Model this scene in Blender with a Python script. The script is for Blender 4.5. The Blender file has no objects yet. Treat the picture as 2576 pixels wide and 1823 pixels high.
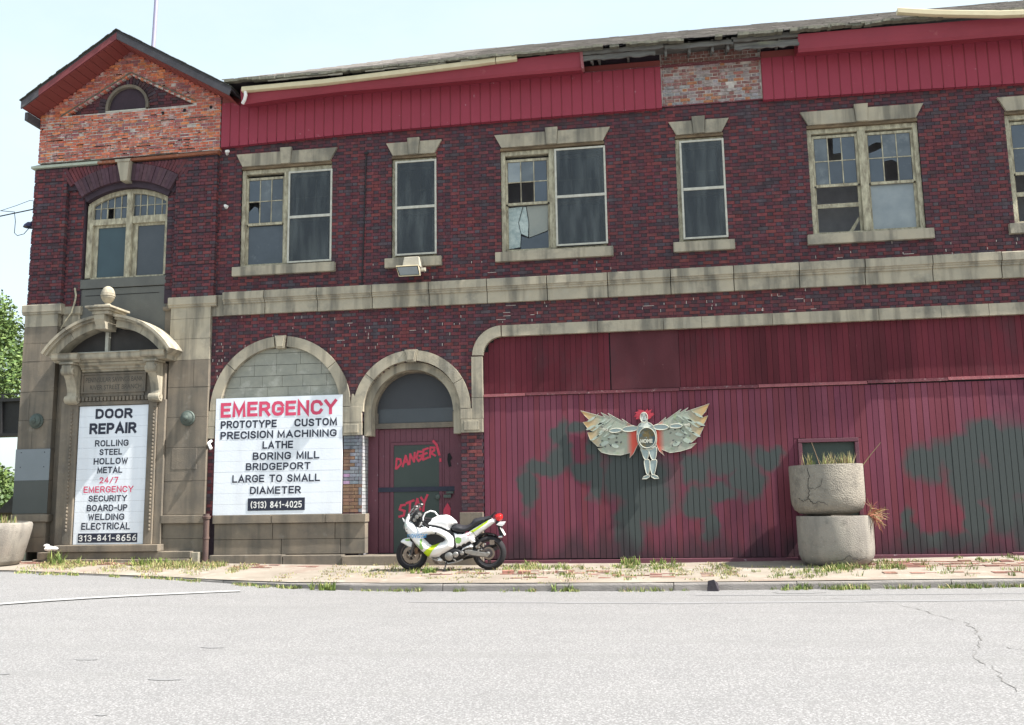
import bpy, bmesh, math, random
from mathutils import Vector, Matrix
from mathutils.geometry import delaunay_2d_cdt
random.seed(7)
R = math.radians
sc = bpy.context.scene
COL = sc.collection
PI = math.pi

# ------------------------------------------------------------------ camera, sky, sun, exposure
EYE = 1.35
PITCH, YAW, ROLL = R(8.569), R(8.588), R(-0.927)
cam_data = bpy.data.cameras.new('camera')
cam_data.sensor_width = 36.0
cam_data.lens = 2350.0 / 2576.0 * 36.0
cam_data.clip_end = 3000.0
cam = bpy.data.objects.new('camera', cam_data)
COL.objects.link(cam)
fwd = Vector((-math.sin(YAW) * math.cos(PITCH), math.cos(YAW) * math.cos(PITCH), math.sin(PITCH)))
rt = Vector((math.cos(YAW), math.sin(YAW), 0))
up = rt.cross(fwd)
rt2 = rt * math.cos(ROLL) + up * math.sin(ROLL)
up2 = -rt * math.sin(ROLL) + up * math.cos(ROLL)
m = Matrix((rt2, up2, -fwd)).transposed().to_4x4()
m.translation = (0, 0, EYE)
cam.matrix_world = m
sc.camera = cam

SUNV = Vector((0.75, -0.115, 1.0)).normalized()      # towards the sun
SUN_EL = math.asin(SUNV.z)
SUN_ROT = math.atan2(SUNV.x, SUNV.y)
world = bpy.data.worlds.new('World')
sc.world = world
world.use_nodes = True
wn = world.node_tree
bg = wn.nodes['Background']
sky = wn.nodes.new('ShaderNodeTexSky')
sky.sky_type = 'NISHITA'
sky.sun_disc = False
sky.sun_elevation = SUN_EL
sky.sun_rotation = SUN_ROT
sky.air_density = 1.0
sky.dust_density = 3.0
sky.ozone_density = 1.0
# thin bright summer haze over the whole sky, a little uneven like high cloud
wtc = wn.nodes.new('ShaderNodeTexCoord')
wmp = wn.nodes.new('ShaderNodeMapping'); wmp.inputs['Scale'].default_value = (1.0, 1.0, 2.2)
wns = wn.nodes.new('ShaderNodeTexNoise'); wns.inputs['Scale'].default_value = 3.0; wns.inputs['Detail'].default_value = 7; wns.inputs['Roughness'].default_value = 0.6
wmr = wn.nodes.new('ShaderNodeMapRange'); wmr.inputs['From Min'].default_value = 0.35; wmr.inputs['From Max'].default_value = 0.68
wmr.inputs['To Min'].default_value = 0.60; wmr.inputs['To Max'].default_value = 0.86
wmx = wn.nodes.new('ShaderNodeMix'); wmx.data_type = 'RGBA'; wmx.inputs[7].default_value = (2.15, 2.46, 2.42, 1)
wn.links.new(wtc.outputs['Generated'], wmp.inputs[0]); wn.links.new(wmp.outputs[0], wns.inputs['Vector']); wn.links.new(wns.outputs[0], wmr.inputs['Value'])
wn.links.new(wmr.outputs[0], wmx.inputs[0]); wn.links.new(sky.outputs[0], wmx.inputs[6]); wn.links.new(wmx.outputs[2], bg.inputs[0])
bg.inputs[1].default_value = 0.15
sun_d = bpy.data.lights.new('sun', 'SUN')
sun_d.energy = 4.2
sun_d.angle = R(0.6)
sun_d.color = (1.0, 0.95, 0.88)
sun = bpy.data.objects.new('sun', sun_d)
COL.objects.link(sun)
sun.rotation_euler = SUNV.to_track_quat('Z', 'Y').to_euler()
sun.location = (20, -5, 30)
sc.view_settings.view_transform = 'Standard'
sc.view_settings.look = 'None'
sc.view_settings.gamma = 1.0
sc.view_settings.use_curve_mapping = False
sc.view_settings.exposure = 1.55

# ------------------------------------------------------------------ materials
def _n(nt, t, **kw):
    n = nt.nodes.new(t)
    for k, v in kw.items():
        setattr(n, k, v)
    return n

def pmat(name, c1, c2=None, scale=6.0, contrast=0.25, rough=0.8, bump=0.15, bscale=60.0, metallic=0.0,
         attr=False, streak=0.0, streak_col=(0.03, 0.03, 0.03), stains=None, spec=0.3, local=False, stretch=(1, 1, 1), detail=6.0,
         alpha=None, coat=0.0, fleck=None, extra=None):
    """procedural material: two tones by noise, optional vertical streaks, stains, flecks and fine bump"""
    mt = bpy.data.materials.new(name)
    mt.use_nodes = True
    nt = mt.node_tree
    b = nt.nodes['Principled BSDF']
    b.inputs['Roughness'].default_value = rough
    b.inputs['Metallic'].default_value = metallic
    b.inputs['Specular IOR Level'].default_value = spec
    if coat:
        b.inputs['Coat Weight'].default_value = coat
        b.inputs['Coat Roughness'].default_value = 0.08
    if local:
        tc = _n(nt, 'ShaderNodeTexCoord'); pos = tc.outputs['Object']
    else:
        tc = _n(nt, 'ShaderNodeNewGeometry'); pos = tc.outputs['Position']
    mp = _n(nt, 'ShaderNodeMapping'); mp.inputs['Scale'].default_value = stretch
    nt.links.new(pos, mp.inputs['Vector'])
    if attr:
        at = _n(nt, 'ShaderNodeAttribute'); at.attribute_name = 'Col'
        col = at.outputs['Color']
        hs = _n(nt, 'ShaderNodeTexNoise'); hs.inputs['Scale'].default_value = scale; hs.inputs['Detail'].default_value = detail
        nt.links.new(mp.outputs[0], hs.inputs['Vector'])
        rp = _n(nt, 'ShaderNodeMapRange'); rp.inputs['From Min'].default_value = 0.3; rp.inputs['From Max'].default_value = 0.7
        rp.inputs['To Min'].default_value = 1 - contrast; rp.inputs['To Max'].default_value = 1 + contrast
        nt.links.new(hs.outputs[0], rp.inputs['Value'])
        mx = _n(nt, 'ShaderNodeMix', data_type='RGBA', blend_type='MULTIPLY'); mx.inputs[0].default_value = 1.0
        nt.links.new(col, mx.inputs[6]); nt.links.new(rp.outputs[0], mx.inputs[7])
        col = mx.outputs[2]
    else:
        c2 = c2 or tuple(x * 0.75 for x in c1)
        ns = _n(nt, 'ShaderNodeTexNoise'); ns.inputs['Scale'].default_value = scale; ns.inputs['Detail'].default_value = detail
        ns.inputs['Roughness'].default_value = 0.62
        nt.links.new(mp.outputs[0], ns.inputs['Vector'])
        rp = _n(nt, 'ShaderNodeMapRange'); rp.inputs['From Min'].default_value = 0.5 - contrast; rp.inputs['From Max'].default_value = 0.5 + contrast
        nt.links.new(ns.outputs[0], rp.inputs['Value'])
        mx = _n(nt, 'ShaderNodeMix', data_type='RGBA')
        mx.inputs[6].default_value = (*c1, 1); mx.inputs[7].default_value = (*c2, 1)
        nt.links.new(rp.outputs[0], mx.inputs[0])
        col = mx.outputs[2]
    if streak:
        sm = _n(nt, 'ShaderNodeMapping'); sm.inputs['Scale'].default_value = (5.0, 5.0, 0.5)
        nt.links.new(pos, sm.inputs['Vector'])
        sn = _n(nt, 'ShaderNodeTexNoise'); sn.inputs['Scale'].default_value = 1.0; sn.inputs['Detail'].default_value = 5
        nt.links.new(sm.outputs[0], sn.inputs['Vector'])
        sr = _n(nt, 'ShaderNodeMapRange'); sr.inputs['From Min'].default_value = 0.46; sr.inputs['From Max'].default_value = 0.64
        sr.inputs['To Max'].default_value = streak
        nt.links.new(sn.outputs[0], sr.inputs['Value'])
        m2 = _n(nt, 'ShaderNodeMix', data_type='RGBA'); m2.inputs[7].default_value = (*streak_col, 1)
        nt.links.new(sr.outputs[0], m2.inputs[0]); nt.links.new(col, m2.inputs[6])
        col = m2.outputs[2]
    for st in (stains or []):
        # (colour, noise scale, threshold lo, hi, strength)
        sn = _n(nt, 'ShaderNodeTexNoise'); sn.inputs['Scale'].default_value = st[1]; sn.inputs['Detail'].default_value = 7
        sn.inputs['Roughness'].default_value = 0.68
        off = _n(nt, 'ShaderNodeMapping'); off.inputs['Location'].default_value = (st[1] * 3.1, 7.7, st[2] * 40)
        nt.links.new(mp.outputs[0], off.inputs['Vector']); nt.links.new(off.outputs[0], sn.inputs['Vector'])
        sr = _n(nt, 'ShaderNodeMapRange'); sr.inputs['From Min'].default_value = st[2]; sr.inputs['From Max'].default_value = st[3]
        sr.inputs['To Max'].default_value = st[4]
        nt.links.new(sn.outputs[0], sr.inputs['Value'])
        m2 = _n(nt, 'ShaderNodeMix', data_type='RGBA'); m2.inputs[7].default_value = (*st[0], 1)
        nt.links.new(sr.outputs[0], m2.inputs[0]); nt.links.new(col, m2.inputs[6])
        col = m2.outputs[2]
    if extra:
        col = extra(nt, pos, col)
    nt.links.new(col, b.inputs['Base Color'])
    if bump:
        bn = _n(nt, 'ShaderNodeTexNoise'); bn.inputs['Scale'].default_value = bscale; bn.inputs['Detail'].default_value = 4
        nt.links.new(pos, bn.inputs['Vector'])
        bp = _n(nt, 'ShaderNodeBump'); bp.inputs['Strength'].default_value = bump; bp.inputs['Distance'].default_value = 0.02
        nt.links.new(bn.outputs[0], bp.inputs['Height']); nt.links.new(bp.outputs[0], b.inputs['Normal'])
    if alpha is not None:
        b.inputs['Alpha'].default_value = alpha
    return mt

def ellipse_mask(nt, pos, ells, soft=0.03, wob=0.10, wscale=3.0, axes='XZ'):
    """painted patches: union of ellipses (cx, cz, rx, rz), edge slightly wobbly; returns a 0-1 socket"""
    nz = _n(nt, 'ShaderNodeTexNoise'); nz.inputs['Scale'].default_value = wscale; nz.inputs['Detail'].default_value = 2
    nt.links.new(pos, nz.inputs['Vector'])
    sub = _n(nt, 'ShaderNodeVectorMath', operation='SUBTRACT'); sub.inputs[1].default_value = (0.5, 0.5, 0.5)
    nt.links.new(nz.outputs['Color'], sub.inputs[0])
    scl = _n(nt, 'ShaderNodeVectorMath', operation='SCALE'); scl.inputs['Scale'].default_value = wob * 2.2
    nt.links.new(sub.outputs[0], scl.inputs[0])
    add = _n(nt, 'ShaderNodeVectorMath', operation='ADD')
    nt.links.new(pos, add.inputs[0]); nt.links.new(scl.outputs[0], add.inputs[1])
    cur = None
    for (cx, cz, rx, rz) in [(a, b, c * 1.10, d * 1.10) for a, b, c, d in ells]:
        s = _n(nt, 'ShaderNodeVectorMath', operation='SUBTRACT'); s.inputs[1].default_value = (cx, 0, cz)
        nt.links.new(add.outputs[0], s.inputs[0])
        d = _n(nt, 'ShaderNodeVectorMath', operation='MULTIPLY'); d.inputs[1].default_value = (1 / rx, 0, 1 / rz)
        nt.links.new(s.outputs[0], d.inputs[0])
        l = _n(nt, 'ShaderNodeVectorMath', operation='LENGTH'); nt.links.new(d.outputs[0], l.inputs[0])
        if cur is None:
            cur = l.outputs['Value']
        else:
            mn = _n(nt, 'ShaderNodeMath', operation='SMOOTH_MIN'); mn.inputs[2].default_value = 0.25
            nt.links.new(cur, mn.inputs[0]); nt.links.new(l.outputs['Value'], mn.inputs[1]); cur = mn.outputs[0]
    r = _n(nt, 'ShaderNodeMapRange'); r.inputs['From Min'].default_value = 1 + soft; r.inputs['From Max'].default_value = 1 - soft * 2
    nt.links.new(cur, r.inputs['Value'])
    return r.outputs[0]

def mixc(nt, fac, a, colb):
    m2 = _n(nt, 'ShaderNodeMix', data_type='RGBA')
    if isinstance(colb, tuple):
        m2.inputs[7].default_value = (*colb, 1)
    else:
        nt.links.new(colb, m2.inputs[7])
    if isinstance(fac, (int, float)):
        m2.inputs[0].default_value = fac
    else:
        nt.links.new(fac, m2.inputs[0])
    nt.links.new(a, m2.inputs[6])
    return m2.outputs[2]

# ------------------------------------------------------------------ mesh helpers
WPOS = {}
class MB:
    def __init__(s):
        s.v = []; s.f = []; s.c = []
    def quad(s, a, b, c, d, col=None):
        i = len(s.v); s.v += [a, b, c, d]; s.f.append((i, i + 1, i + 2, i + 3)); s.c.append(col)
    def box(s, x0, x1, y0, y1, z0, z1, col=None, back=True):
        i = len(s.v)
        s.v += [(x0, y0, z0), (x1, y0, z0), (x1, y0, z1), (x0, y0, z1), (x0, y1, z0), (x1, y1, z0), (x1, y1, z1), (x0, y1, z1)]
        fs = [(0, 1, 2, 3), (1, 5, 6, 2), (4, 0, 3, 7), (3, 2, 6, 7), (4, 5, 1, 0)]
        if back:
            fs.append((5, 4, 7, 6))
        for f in fs:
            s.f.append(tuple(i + k for k in f)); s.c.append(col)
    def prism(s, poly, y0, y1, col=None, top=None):
        """polygon in XZ pushed from y0 (front) to y1"""
        n = len(poly); i = len(s.v)
        s.v += [(p[0], y0, p[1]) for p in poly] + [(p[0], y1, p[1]) for p in poly]
        s.f.append(tuple(range(i, i + n))); s.c.append(col)
        s.f.append(tuple(range(i + 2 * n - 1, i + n - 1, -1))); s.c.append(col)
        for k in range(n):
            k2 = (k + 1) % n
            s.f.append((i + k, i + n + k, i + n + k2, i + k2)); s.c.append(col)
    def xprism(s, prof, x0, x1, col=None):
        """profile in (y,z) pushed along x"""
        n = len(prof); i = len(s.v)
        s.v += [(x0, p[0], p[1]) for p in prof] + [(x1, p[0], p[1]) for p in prof]
        s.f.append(tuple(range(i, i + n))); s.c.append(col)
        s.f.append(tuple(range(i + 2 * n - 1, i + n - 1, -1))); s.c.append(col)
        for k in range(n):
            k2 = (k + 1) % n
            s.f.append((i + k, i + n + k, i + n + k2, i + k2)); s.c.append(col)
    def sweepx(s, stations, col=None, cap=True):
        """stations: list of (x, profile[(y,z)]) joined along x"""
        i = len(s.v); n = len(stations[0][1])
        for x, pr in stations:
            s.v += [(x, p[0], p[1]) for p in pr]
        for a in range(len(stations) - 1):
            for k in range(n):
                k2 = (k + 1) % n
                s.f.append((i + a * n + k, i + a * n + k2, i + (a + 1) * n + k2, i + (a + 1) * n + k)); s.c.append(col)
        if cap:
            s.f.append(tuple(range(i, i + n))); s.c.append(col)
            e = i + (len(stations) - 1) * n
            s.f.append(tuple(range(e + n - 1, e - 1, -1))); s.c.append(col)
    def arc(s, cx, cz, r0, r1, a0, a1, y0, y1, n=16, col=None):
        """ring segment in XZ (angles in degrees, 0 = +x) pushed y0..y1"""
        i = len(s.v)
        for k in range(n + 1):
            a = R(a0 + (a1 - a0) * k / n); c, sn = math.cos(a), math.sin(a)
            s.v += [(cx + r0 * c, y0, cz + r0 * sn), (cx + r1 * c, y0, cz + r1 * sn), (cx + r1 * c, y1, cz + r1 * sn), (cx + r0 * c, y1, cz + r0 * sn)]
        for k in range(n):
            for q in range(4):
                q2 = (q + 1) % 4
                s.f.append((i + 4 * k + q, i + 4 * k + q2, i + 4 * k + 4 + q2, i + 4 * k + 4 + q)); s.c.append(col)
        s.f.append((i, i + 1, i + 2, i + 3)); s.c.append(col)
        e = i + 4 * n
        s.f.append((e + 3, e + 2, e + 1, e)); s.c.append(col)
    def tube(s, pts, r, n=8, col=None, closed=False):
        pts = [Vector(p) for p in pts]; i = len(s.v); m_ = len(pts)
        rr = r if isinstance(r, (list, tuple)) else [r] * m_
        prev = None
        for k, p in enumerate(pts):
            if closed:
                t = pts[(k + 1) % m_] - pts[k - 1]
            else:
                t = pts[min(k + 1, m_ - 1)] - pts[max(k - 1, 0)]
            t.normalize()
            if prev is None:
                a = Vector((0, 0, 1)) if abs(t.z) < 0.9 else Vector((1, 0, 0))
                u = t.cross(a).normalized()
            else:
                u = (prev - t * prev.dot(t)).normalized()
            prev = u; w = t.cross(u)
            for q in range(n):
                a = 2 * PI * q / n
                s.v.append(tuple(p + (u * math.cos(a) + w * math.sin(a)) * rr[k]))
        for k in range(m_ if closed else m_ - 1):
            k2 = (k + 1) % m_
            for q in range(n):
                q2 = (q + 1) % n
                s.f.append((i + k * n + q, i + k * n + q2, i + k2 * n + q2, i + k2 * n + q)); s.c.append(col)
        if not closed:
            s.f.append(tuple(i + q for q in range(n - 1, -1, -1))); s.c.append(col)
            e = i + (m_ - 1) * n
            s.f.append(tuple(e + q for q in range(n))); s.c.append(col)
    def lathe(s, prof, c, axis='z', n=24, col=None, caps=True):
        """prof: list of (r, h); axis z or y (y: h grows towards -y, i.e. to the street)"""
        i = len(s.v); c = Vector(c)
        for r, h in prof:
            for q in range(n):
                a = 2 * PI * q / n
                if axis == 'z':
                    s.v.append((c.x + r * math.cos(a), c.y + r * math.sin(a), c.z + h))
                else:
                    s.v.append((c.x + r * math.cos(a), c.y - h, c.z + r * math.sin(a)))
        for k in range(len(prof) - 1):
            for q in range(n):
                q2 = (q + 1) % n
                s.f.append((i + k * n + q, i + k * n + q2, i + (k + 1) * n + q2, i + (k + 1) * n + q)); s.c.append(col)
        if caps:
            s.f.append(tuple(i + q for q in range(n - 1, -1, -1))); s.c.append(col)
            e = i + (len(prof) - 1) * n
            s.f.append(tuple(e + q for q in range(n))); s.c.append(col)
    def mesh(s, name, mat=None, off=(0, 0, 0), smooth=False, recalc=True):
        me = bpy.data.meshes.new(name)
        ox, oy, oz = off
        me.from_pydata([(a - ox, b - oy, c - oz) for a, b, c in s.v], [], s.f)
        if any(c is not None for c in s.c):
            at = me.color_attributes.new('Col', 'FLOAT_COLOR', 'CORNER')
            buf = []
            for f, c in zip(s.f, s.c):
                c = c or (0.5, 0.5, 0.5)
                buf += [c[0], c[1], c[2], 1.0] * len(f)
            at.data.foreach_set('color', buf)
        if recalc:
            bm = bmesh.new(); bm.from_mesh(me)
            if smooth:
                bmesh.ops.remove_doubles(bm, verts=bm.verts, dist=1e-5)
            bmesh.ops.recalc_face_normals(bm, faces=bm.faces)
            bm.to_mesh(me); bm.free()
        if smooth:
            me.polygons.foreach_set('use_smooth', [True] * len(me.polygons))
            try:
                me.set_sharp_from_angle(angle=R(40))
            except Exception:
                pass
        if mat:
            me.materials.append(mat)
        return me
    def build(s, name, mat, parent=None, smooth=False, kind=None, recalc=True, base=None, label=None, bevel=0):
        off = base if base is not None else (WPOS.get(parent.name, (0, 0, 0)) if parent else (0, 0, 0))
        me = s.mesh(name, mat, off, smooth, recalc)
        o = bpy.data.objects.new(name, me); COL.objects.link(o)
        if parent:
            o.parent = parent
            p = WPOS.get(parent.name, (0, 0, 0))
            o.location = tuple(off[k] - p[k] for k in range(3))
        else:
            o.location = off
        WPOS[o.name] = off
        if kind: o['kind'] = kind
        if label: o['label'] = label
        if bevel:
            bv = o.modifiers.new('bevel', 'BEVEL'); bv.width = bevel; bv.segments = 2; bv.limit_method = 'ANGLE'; bv.angle_limit = R(35)
        return o

def thing(name, label, cat, loc=(0, 0, 0), group=None):
    o = bpy.data.objects.new(name, None); COL.objects.link(o)
    o.location = loc; o.empty_display_size = 0.2
    WPOS[o.name] = tuple(loc)
    o['label'] = label; o['category'] = cat
    if group: o['group'] = group
    return o

def tag(o, label, cat, group=None):
    o['label'] = label; o['category'] = cat
    if group: o['group'] = group
    return o

def link_mesh(name, me, pos, parent, rot=None):
    o = bpy.data.objects.new(name, me); COL.objects.link(o)
    p = WPOS.get(parent.name, (0, 0, 0)) if parent else (0, 0, 0)
    if parent: o.parent = parent
    o.location = (pos[0] - p[0], pos[1] - p[1], pos[2] - p[2])
    if rot: o.rotation_euler = rot
    return o

GLY = {
'A': (.86, [[(0, 0), (.5, 1), (1, 0)], [(.17, .30), (.83, .30)]]), 'B': (.72, [[(0, .52), (.66, .52), (.90, .64), (.90, .88), (.66, 1), (0, 1), (0, 0), (.70, 0), (1, .13), (1, .40), (.66, .52)]]),
'C': (.78, [[(1, .76), (.82, .95), (.5, 1), (.18, .95), (0, .74), (0, .26), (.18, .05), (.5, 0), (.82, .05), (1, .24)]]), 'D': (.76, [[(0, 0), (0, 1), (.55, 1), (.88, .86), (1, .62), (1, .38), (.88, .14), (.55, 0), (0, 0)]]),
'E': (.66, [[(1, 1), (0, 1), (0, 0), (1, 0)], [(.06, .52), (.88, .52)]]), 'G': (.80, [[(1, .76), (.82, .95), (.5, 1), (.18, .95), (0, .74), (0, .26), (.18, .05), (.5, 0), (.82, .05), (1, .22), (1, .46), (.58, .46)]]),
'H': (.76, [[(0, 0), (0, 1)], [(1, 0), (1, 1)], [(.06, .52), (.94, .52)]]), 'I': (.0, [[(0, 0), (0, 1)]]), 'L': (.62, [[(0, 1), (0, 0), (1, 0)]]), 'M': (.92, [[(0, 0), (.04, 1), (.5, .12), (.96, 1), (1, 0)]]),
'N': (.76, [[(0, 0), (0, 1), (1, 0), (1, 1)]]), 'O': (.80, [[(.5, 0), (.18, .06), (0, .28), (0, .72), (.18, .94), (.5, 1), (.82, .94), (1, .72), (1, .28), (.82, .06), (.5, 0)]]),
'P': (.70, [[(0, 0), (0, 1), (.68, 1), (.95, .86), (.95, .62), (.68, .46), (.06, .46)]]), 'R': (.74, [[(0, 0), (0, 1), (.68, 1), (.95, .86), (.95, .62), (.68, .47), (.06, .47)], [(.55, .45), (1, 0)]]),
'S': (.70, [[(.94, .80), (.76, .96), (.45, 1), (.16, .94), (.04, .76), (.18, .58), (.5, .51), (.84, .42), (.98, .24), (.84, .05), (.5, 0), (.18, .04), (0, .20)]]), 'T': (.76, [[(0, 1), (1, 1)], [(.5, .96), (.5, 0)]]),
'U': (.74, [[(0, 1), (0, .28), (.16, .05), (.5, 0), (.84, .05), (1, .28), (1, 1)]]), 'W': (1.0, [[(0, 1), (.24, 0), (.5, .85), (.76, 0), (1, 1)]]), 'Y': (.84, [[(0, 1), (.5, .48), (1, 1)], [(.5, .5), (.5, 0)]]),
'-': (.36, [[(0, .45), (1, .45)]]), '/': (.5, [[(0, 0), (1, 1)]]), '(': (.18, [[(1, 1.06), (.2, .8), (0, .5), (.2, .2), (1, -.06)]]), ')': (.18, [[(0, 1.06), (.8, .8), (1, .5), (.8, .2), (0, -.06)]]),
'0': (.56, [[(.5, 0), (.1, .1), (0, .35), (0, .65), (.1, .9), (.5, 1), (.9, .9), (1, .65), (1, .35), (.9, .1), (.5, 0)]]), '1': (.26, [[(0, .78), (.9, 1), (.9, 0)]]),
'2': (.58, [[(0, .78), (.15, .95), (.5, 1), (.9, .92), (1, .72), (.85, .48), (0, 0), (1, 0)]]), '3': (.56, [[(0, .86), (.4, 1), (.85, .95), (.95, .74), (.75, .56), (.35, .53), (.75, .5), (1, .30), (.88, .06), (.45, 0), (0, .12)]]),
'4': (.62, [[(.72, 0), (.72, 1), (0, .28), (1, .28)]]), '5': (.56, [[(.92, 1), (.12, 1), (.05, .54), (.5, .62), (.92, .52), (1, .28), (.85, .05), (.4, 0), (0, .1)]]), '6': (.56, [[(.85, .98), (.4, .85), (.06, .5), (0, .2), (.3, 0), (.75, 0), (1, .18), (.98, .42), (.7, .56), (.3, .54), (.04, .36)]]),
'7': (.56, [[(0, 1), (1, 1), (.35, 0)]]), '8': (.56, [[(.5, .53), (.1, .68), (.1, .9), (.5, 1), (.9, .9), (.9, .68), (.5, .53), (0, .34), (0, .1), (.5, 0), (1, .1), (1, .34), (.5, .53)]])}
def ribbon(g, pts, w, y):
    """flat mitred stroke of width w on the plane y"""
    n = len(pts); L = []; closed = pts[0] == pts[-1]
    for i in range(n):
        p = Vector(pts[i])
        a = Vector(pts[i - 1]) if i else (Vector(pts[-2]) if closed else None)
        b = Vector(pts[i + 1]) if i < n - 1 else (Vector(pts[1]) if closed else None)
        d1 = (p - a).normalized() if a is not None else None; d2 = (b - p).normalized() if b is not None else None
        d1 = d1 or d2; d2 = d2 or d1
        n1 = Vector((-d1.y, d1.x)); n2 = Vector((-d2.y, d2.x)); m_ = (n1 + n2)
        m_ = n1 if m_.length < .2 else m_.normalized(); k = 1 / max(.42, m_.dot(n1)); e = Vector((0, 0))
        if not closed and i == 0: e = -d2 * w * .5
        if not closed and i == n - 1: e = d1 * w * .5
        L.append((p + e + m_ * k * w / 2, p + e - m_ * k * w / 2))
    for (a, b), (c, d) in zip(L, L[1:]):
        g.quad((a.x, y, a.y), (b.x, y, b.y), (d.x, y, d.y), (c.x, y, c.y)); y -= .00006
def sign_geo(body, x0, x1, z0, z1, y, weight=.2):
    """sign painter's block capitals fitted to a box"""
    h = z1 - z0; w = h * weight; gap = .40; ws = [GLY[c][0] if c != ' ' else .30 for c in body]
    tot = sum(ws) + gap * (len(body) - 1); g = MB()
    sx = (x1 - x0 - w) / tot if tot else 1
    x = x0 + w / 2
    for c, cw in zip(body, ws):
        if c != ' ':
            jz = random.uniform(-.02, .02) * h
            for k, st in enumerate(GLY[c][1]):
                ribbon(g, [(x + u * cw * sx, z0 + w / 2 + jz + v * (h - w)) for u, v in st], w, y - .0005 * k)
        x += (cw + gap) * sx
    return g
_font = {}
def text_geo(body, x0, x1, z0, z1, y, bold=0.02, depth=0.002, spacing=1.0):
    """outline lettering fitted into the box x0..x1, z0..z1 on the plane y"""
    cu = bpy.data.curves.new('lettering', 'FONT')
    cu.body = body; cu.size = 1.0; cu.offset = bold; cu.resolution_u = 4; cu.space_character = spacing; cu.extrude = 0.0
    cu.fill_mode = 'FRONT'
    ob = bpy.data.objects.new('tmp_text', cu); COL.objects.link(ob)
    dg = bpy.context.evaluated_depsgraph_get(); dg.update()
    me = bpy.data.meshes.new_from_object(ob.evaluated_get(dg))
    vs = [tuple(v.co) for v in me.vertices]; fs = [tuple(p.vertices) for p in me.polygons]
    bpy.data.objects.remove(ob); bpy.data.meshes.remove(me)
    ax = min(v[0] for v in vs); bx = max(v[0] for v in vs); az = min(v[1] for v in vs); bz = max(v[1] for v in vs)
    g = MB()
    g.v = [(x0 + (v[0] - ax) / (bx - ax) * (x1 - x0), y, z0 + (v[1] - az) / (bz - az) * (z1 - z0)) for v in vs]
    g.f = fs; g.c = [None] * len(fs)
    return g

def interp(tab, x):
    if x <= tab[0][0]: return tab[0][1]
    for (a, fa), (b, fb) in zip(tab, tab[1:]):
        if x <= b:
            return fa + (fb - fa) * (x - a) / (b - a)
    return tab[-1][1]

def vary(c, amt):
    k = 1 + random.uniform(-amt, amt)
    return tuple(max(0, min(1, x * k * (1 + random.uniform(-amt, amt) * 0.3))) for x in c)

# ------------------------------------------------------------------ material library
M = {}
M['brick'] = pmat('dark_brick', None, attr=True, scale=9, contrast=0.2, bump=0.35, bscale=90, rough=0.85, spec=.12,
                  stains=[((0.30, 0.27, 0.28), 2.2, 0.64, 0.80, 0.35), ((0.045, 0.035, 0.045), 0.55, 0.50, 0.70, 0.5)], streak=.4, streak_col=(0.05, 0.04, 0.05))
M['mortar'] = pmat('dark_mortar', (0.055, 0.036, 0.050), (0.03, 0.022, 0.03), scale=3, bump=0.3)
M['old_brick'] = pmat('old_common_brick', None, attr=True, scale=14, contrast=0.35, bump=0.5, bscale=60, rough=0.9,
                      stains=[((0.55, 0.52, 0.50), 5.0, 0.56, 0.72, 0.55), ((0.16, 0.16, 0.15), 2.4, 0.58, 0.75, 0.6)])
M['old_mortar'] = pmat('lime_mortar', (0.60, 0.56, 0.52), (0.30, 0.25, 0.22), scale=7, contrast=0.2, bump=0.6, bscale=45)
M['stone'] = pmat('sandstone', (0.41, 0.36, 0.27), (0.30, 0.275, 0.22), scale=2.2, contrast=0.22, bump=0.25, bscale=70, rough=0.9,
                  streak=0.65, streak_col=(0.085, 0.082, 0.072), stains=[((0.12, 0.118, 0.105), 1.6, 0.52, 0.68, 0.6), ((0.36, 0.35, 0.30), 2.8, 0.60, 0.74, 0.5)])
M['stone_dark'] = pmat('soot_stained_stone', (0.225, 0.185, 0.14), (0.135, 0.12, 0.10), scale=2.2, contrast=0.22, bump=0.3, bscale=60, rough=0.9,
                       streak=0.5, streak_col=(0.06, 0.058, 0.052), stains=[((0.09, 0.085, 0.08), 1.1, 0.52, 0.7, 0.6), ((0.33, 0.31, 0.27), 3.0, 0.6, 0.75, 0.35)])
M['cement'] = pmat('cement_render', (0.135, 0.137, 0.125), (0.10, 0.102, 0.098), scale=2.0, contrast=0.2, bump=0.2, bscale=50, rough=0.95,
                   streak=0.25, streak_col=(0.09, 0.09, 0.085))
M['infill'] = pmat('limestone_block', (0.31, 0.31, 0.26), (0.235, 0.24, 0.21), scale=4, contrast=0.2, bump=0.3, bscale=50,
                   stains=[((0.50, 0.49, 0.44), 3.0, 0.55, 0.7, 0.5)])
M['siding'] = pmat('red_metal_siding', (0.275, 0.045, 0.070), (0.25, 0.042, 0.064), scale=2, contrast=0.2, bump=0.05, rough=0.6, spec=.15,
                   stains=[((0.50, 0.32, 0.34), 7.0, 0.66, 0.72, 0.6)])
M['fascia'] = pmat('red_metal_fascia', (0.26, 0.042, 0.062), (0.225, 0.038, 0.056), scale=2, contrast=0.2, bump=0.25, bscale=4, rough=0.5, spec=.2,
                   stains=[((0.38, 0.15, 0.15), 3.0, 0.63, 0.75, 0.4)])
M['soffit'] = pmat('red_brown_soffit', (0.22, 0.055, 0.05), (0.19, 0.05, 0.045), scale=4, bump=0.05, rough=0.6)
M['black_gap'] = pmat('dark_void', (0.012, 0.012, 0.014), (0.008, 0.008, 0.009), bump=0)
M['room'] = pmat('dim_room_plaster', (0.66, 0.66, 0.70), (0.5, 0.5, 0.55), bump=0)
M['glass'] = pmat('dusty_glass', (0.075, 0.095, 0.12), (0.05, 0.065, 0.083), scale=1.6, contrast=0.25, bump=0.02, bscale=3, rough=0.22, spec=0.5,
                  stains=[((0.22, 0.25, 0.27), 2.2, 0.55, 0.8, 0.35)])
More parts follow.
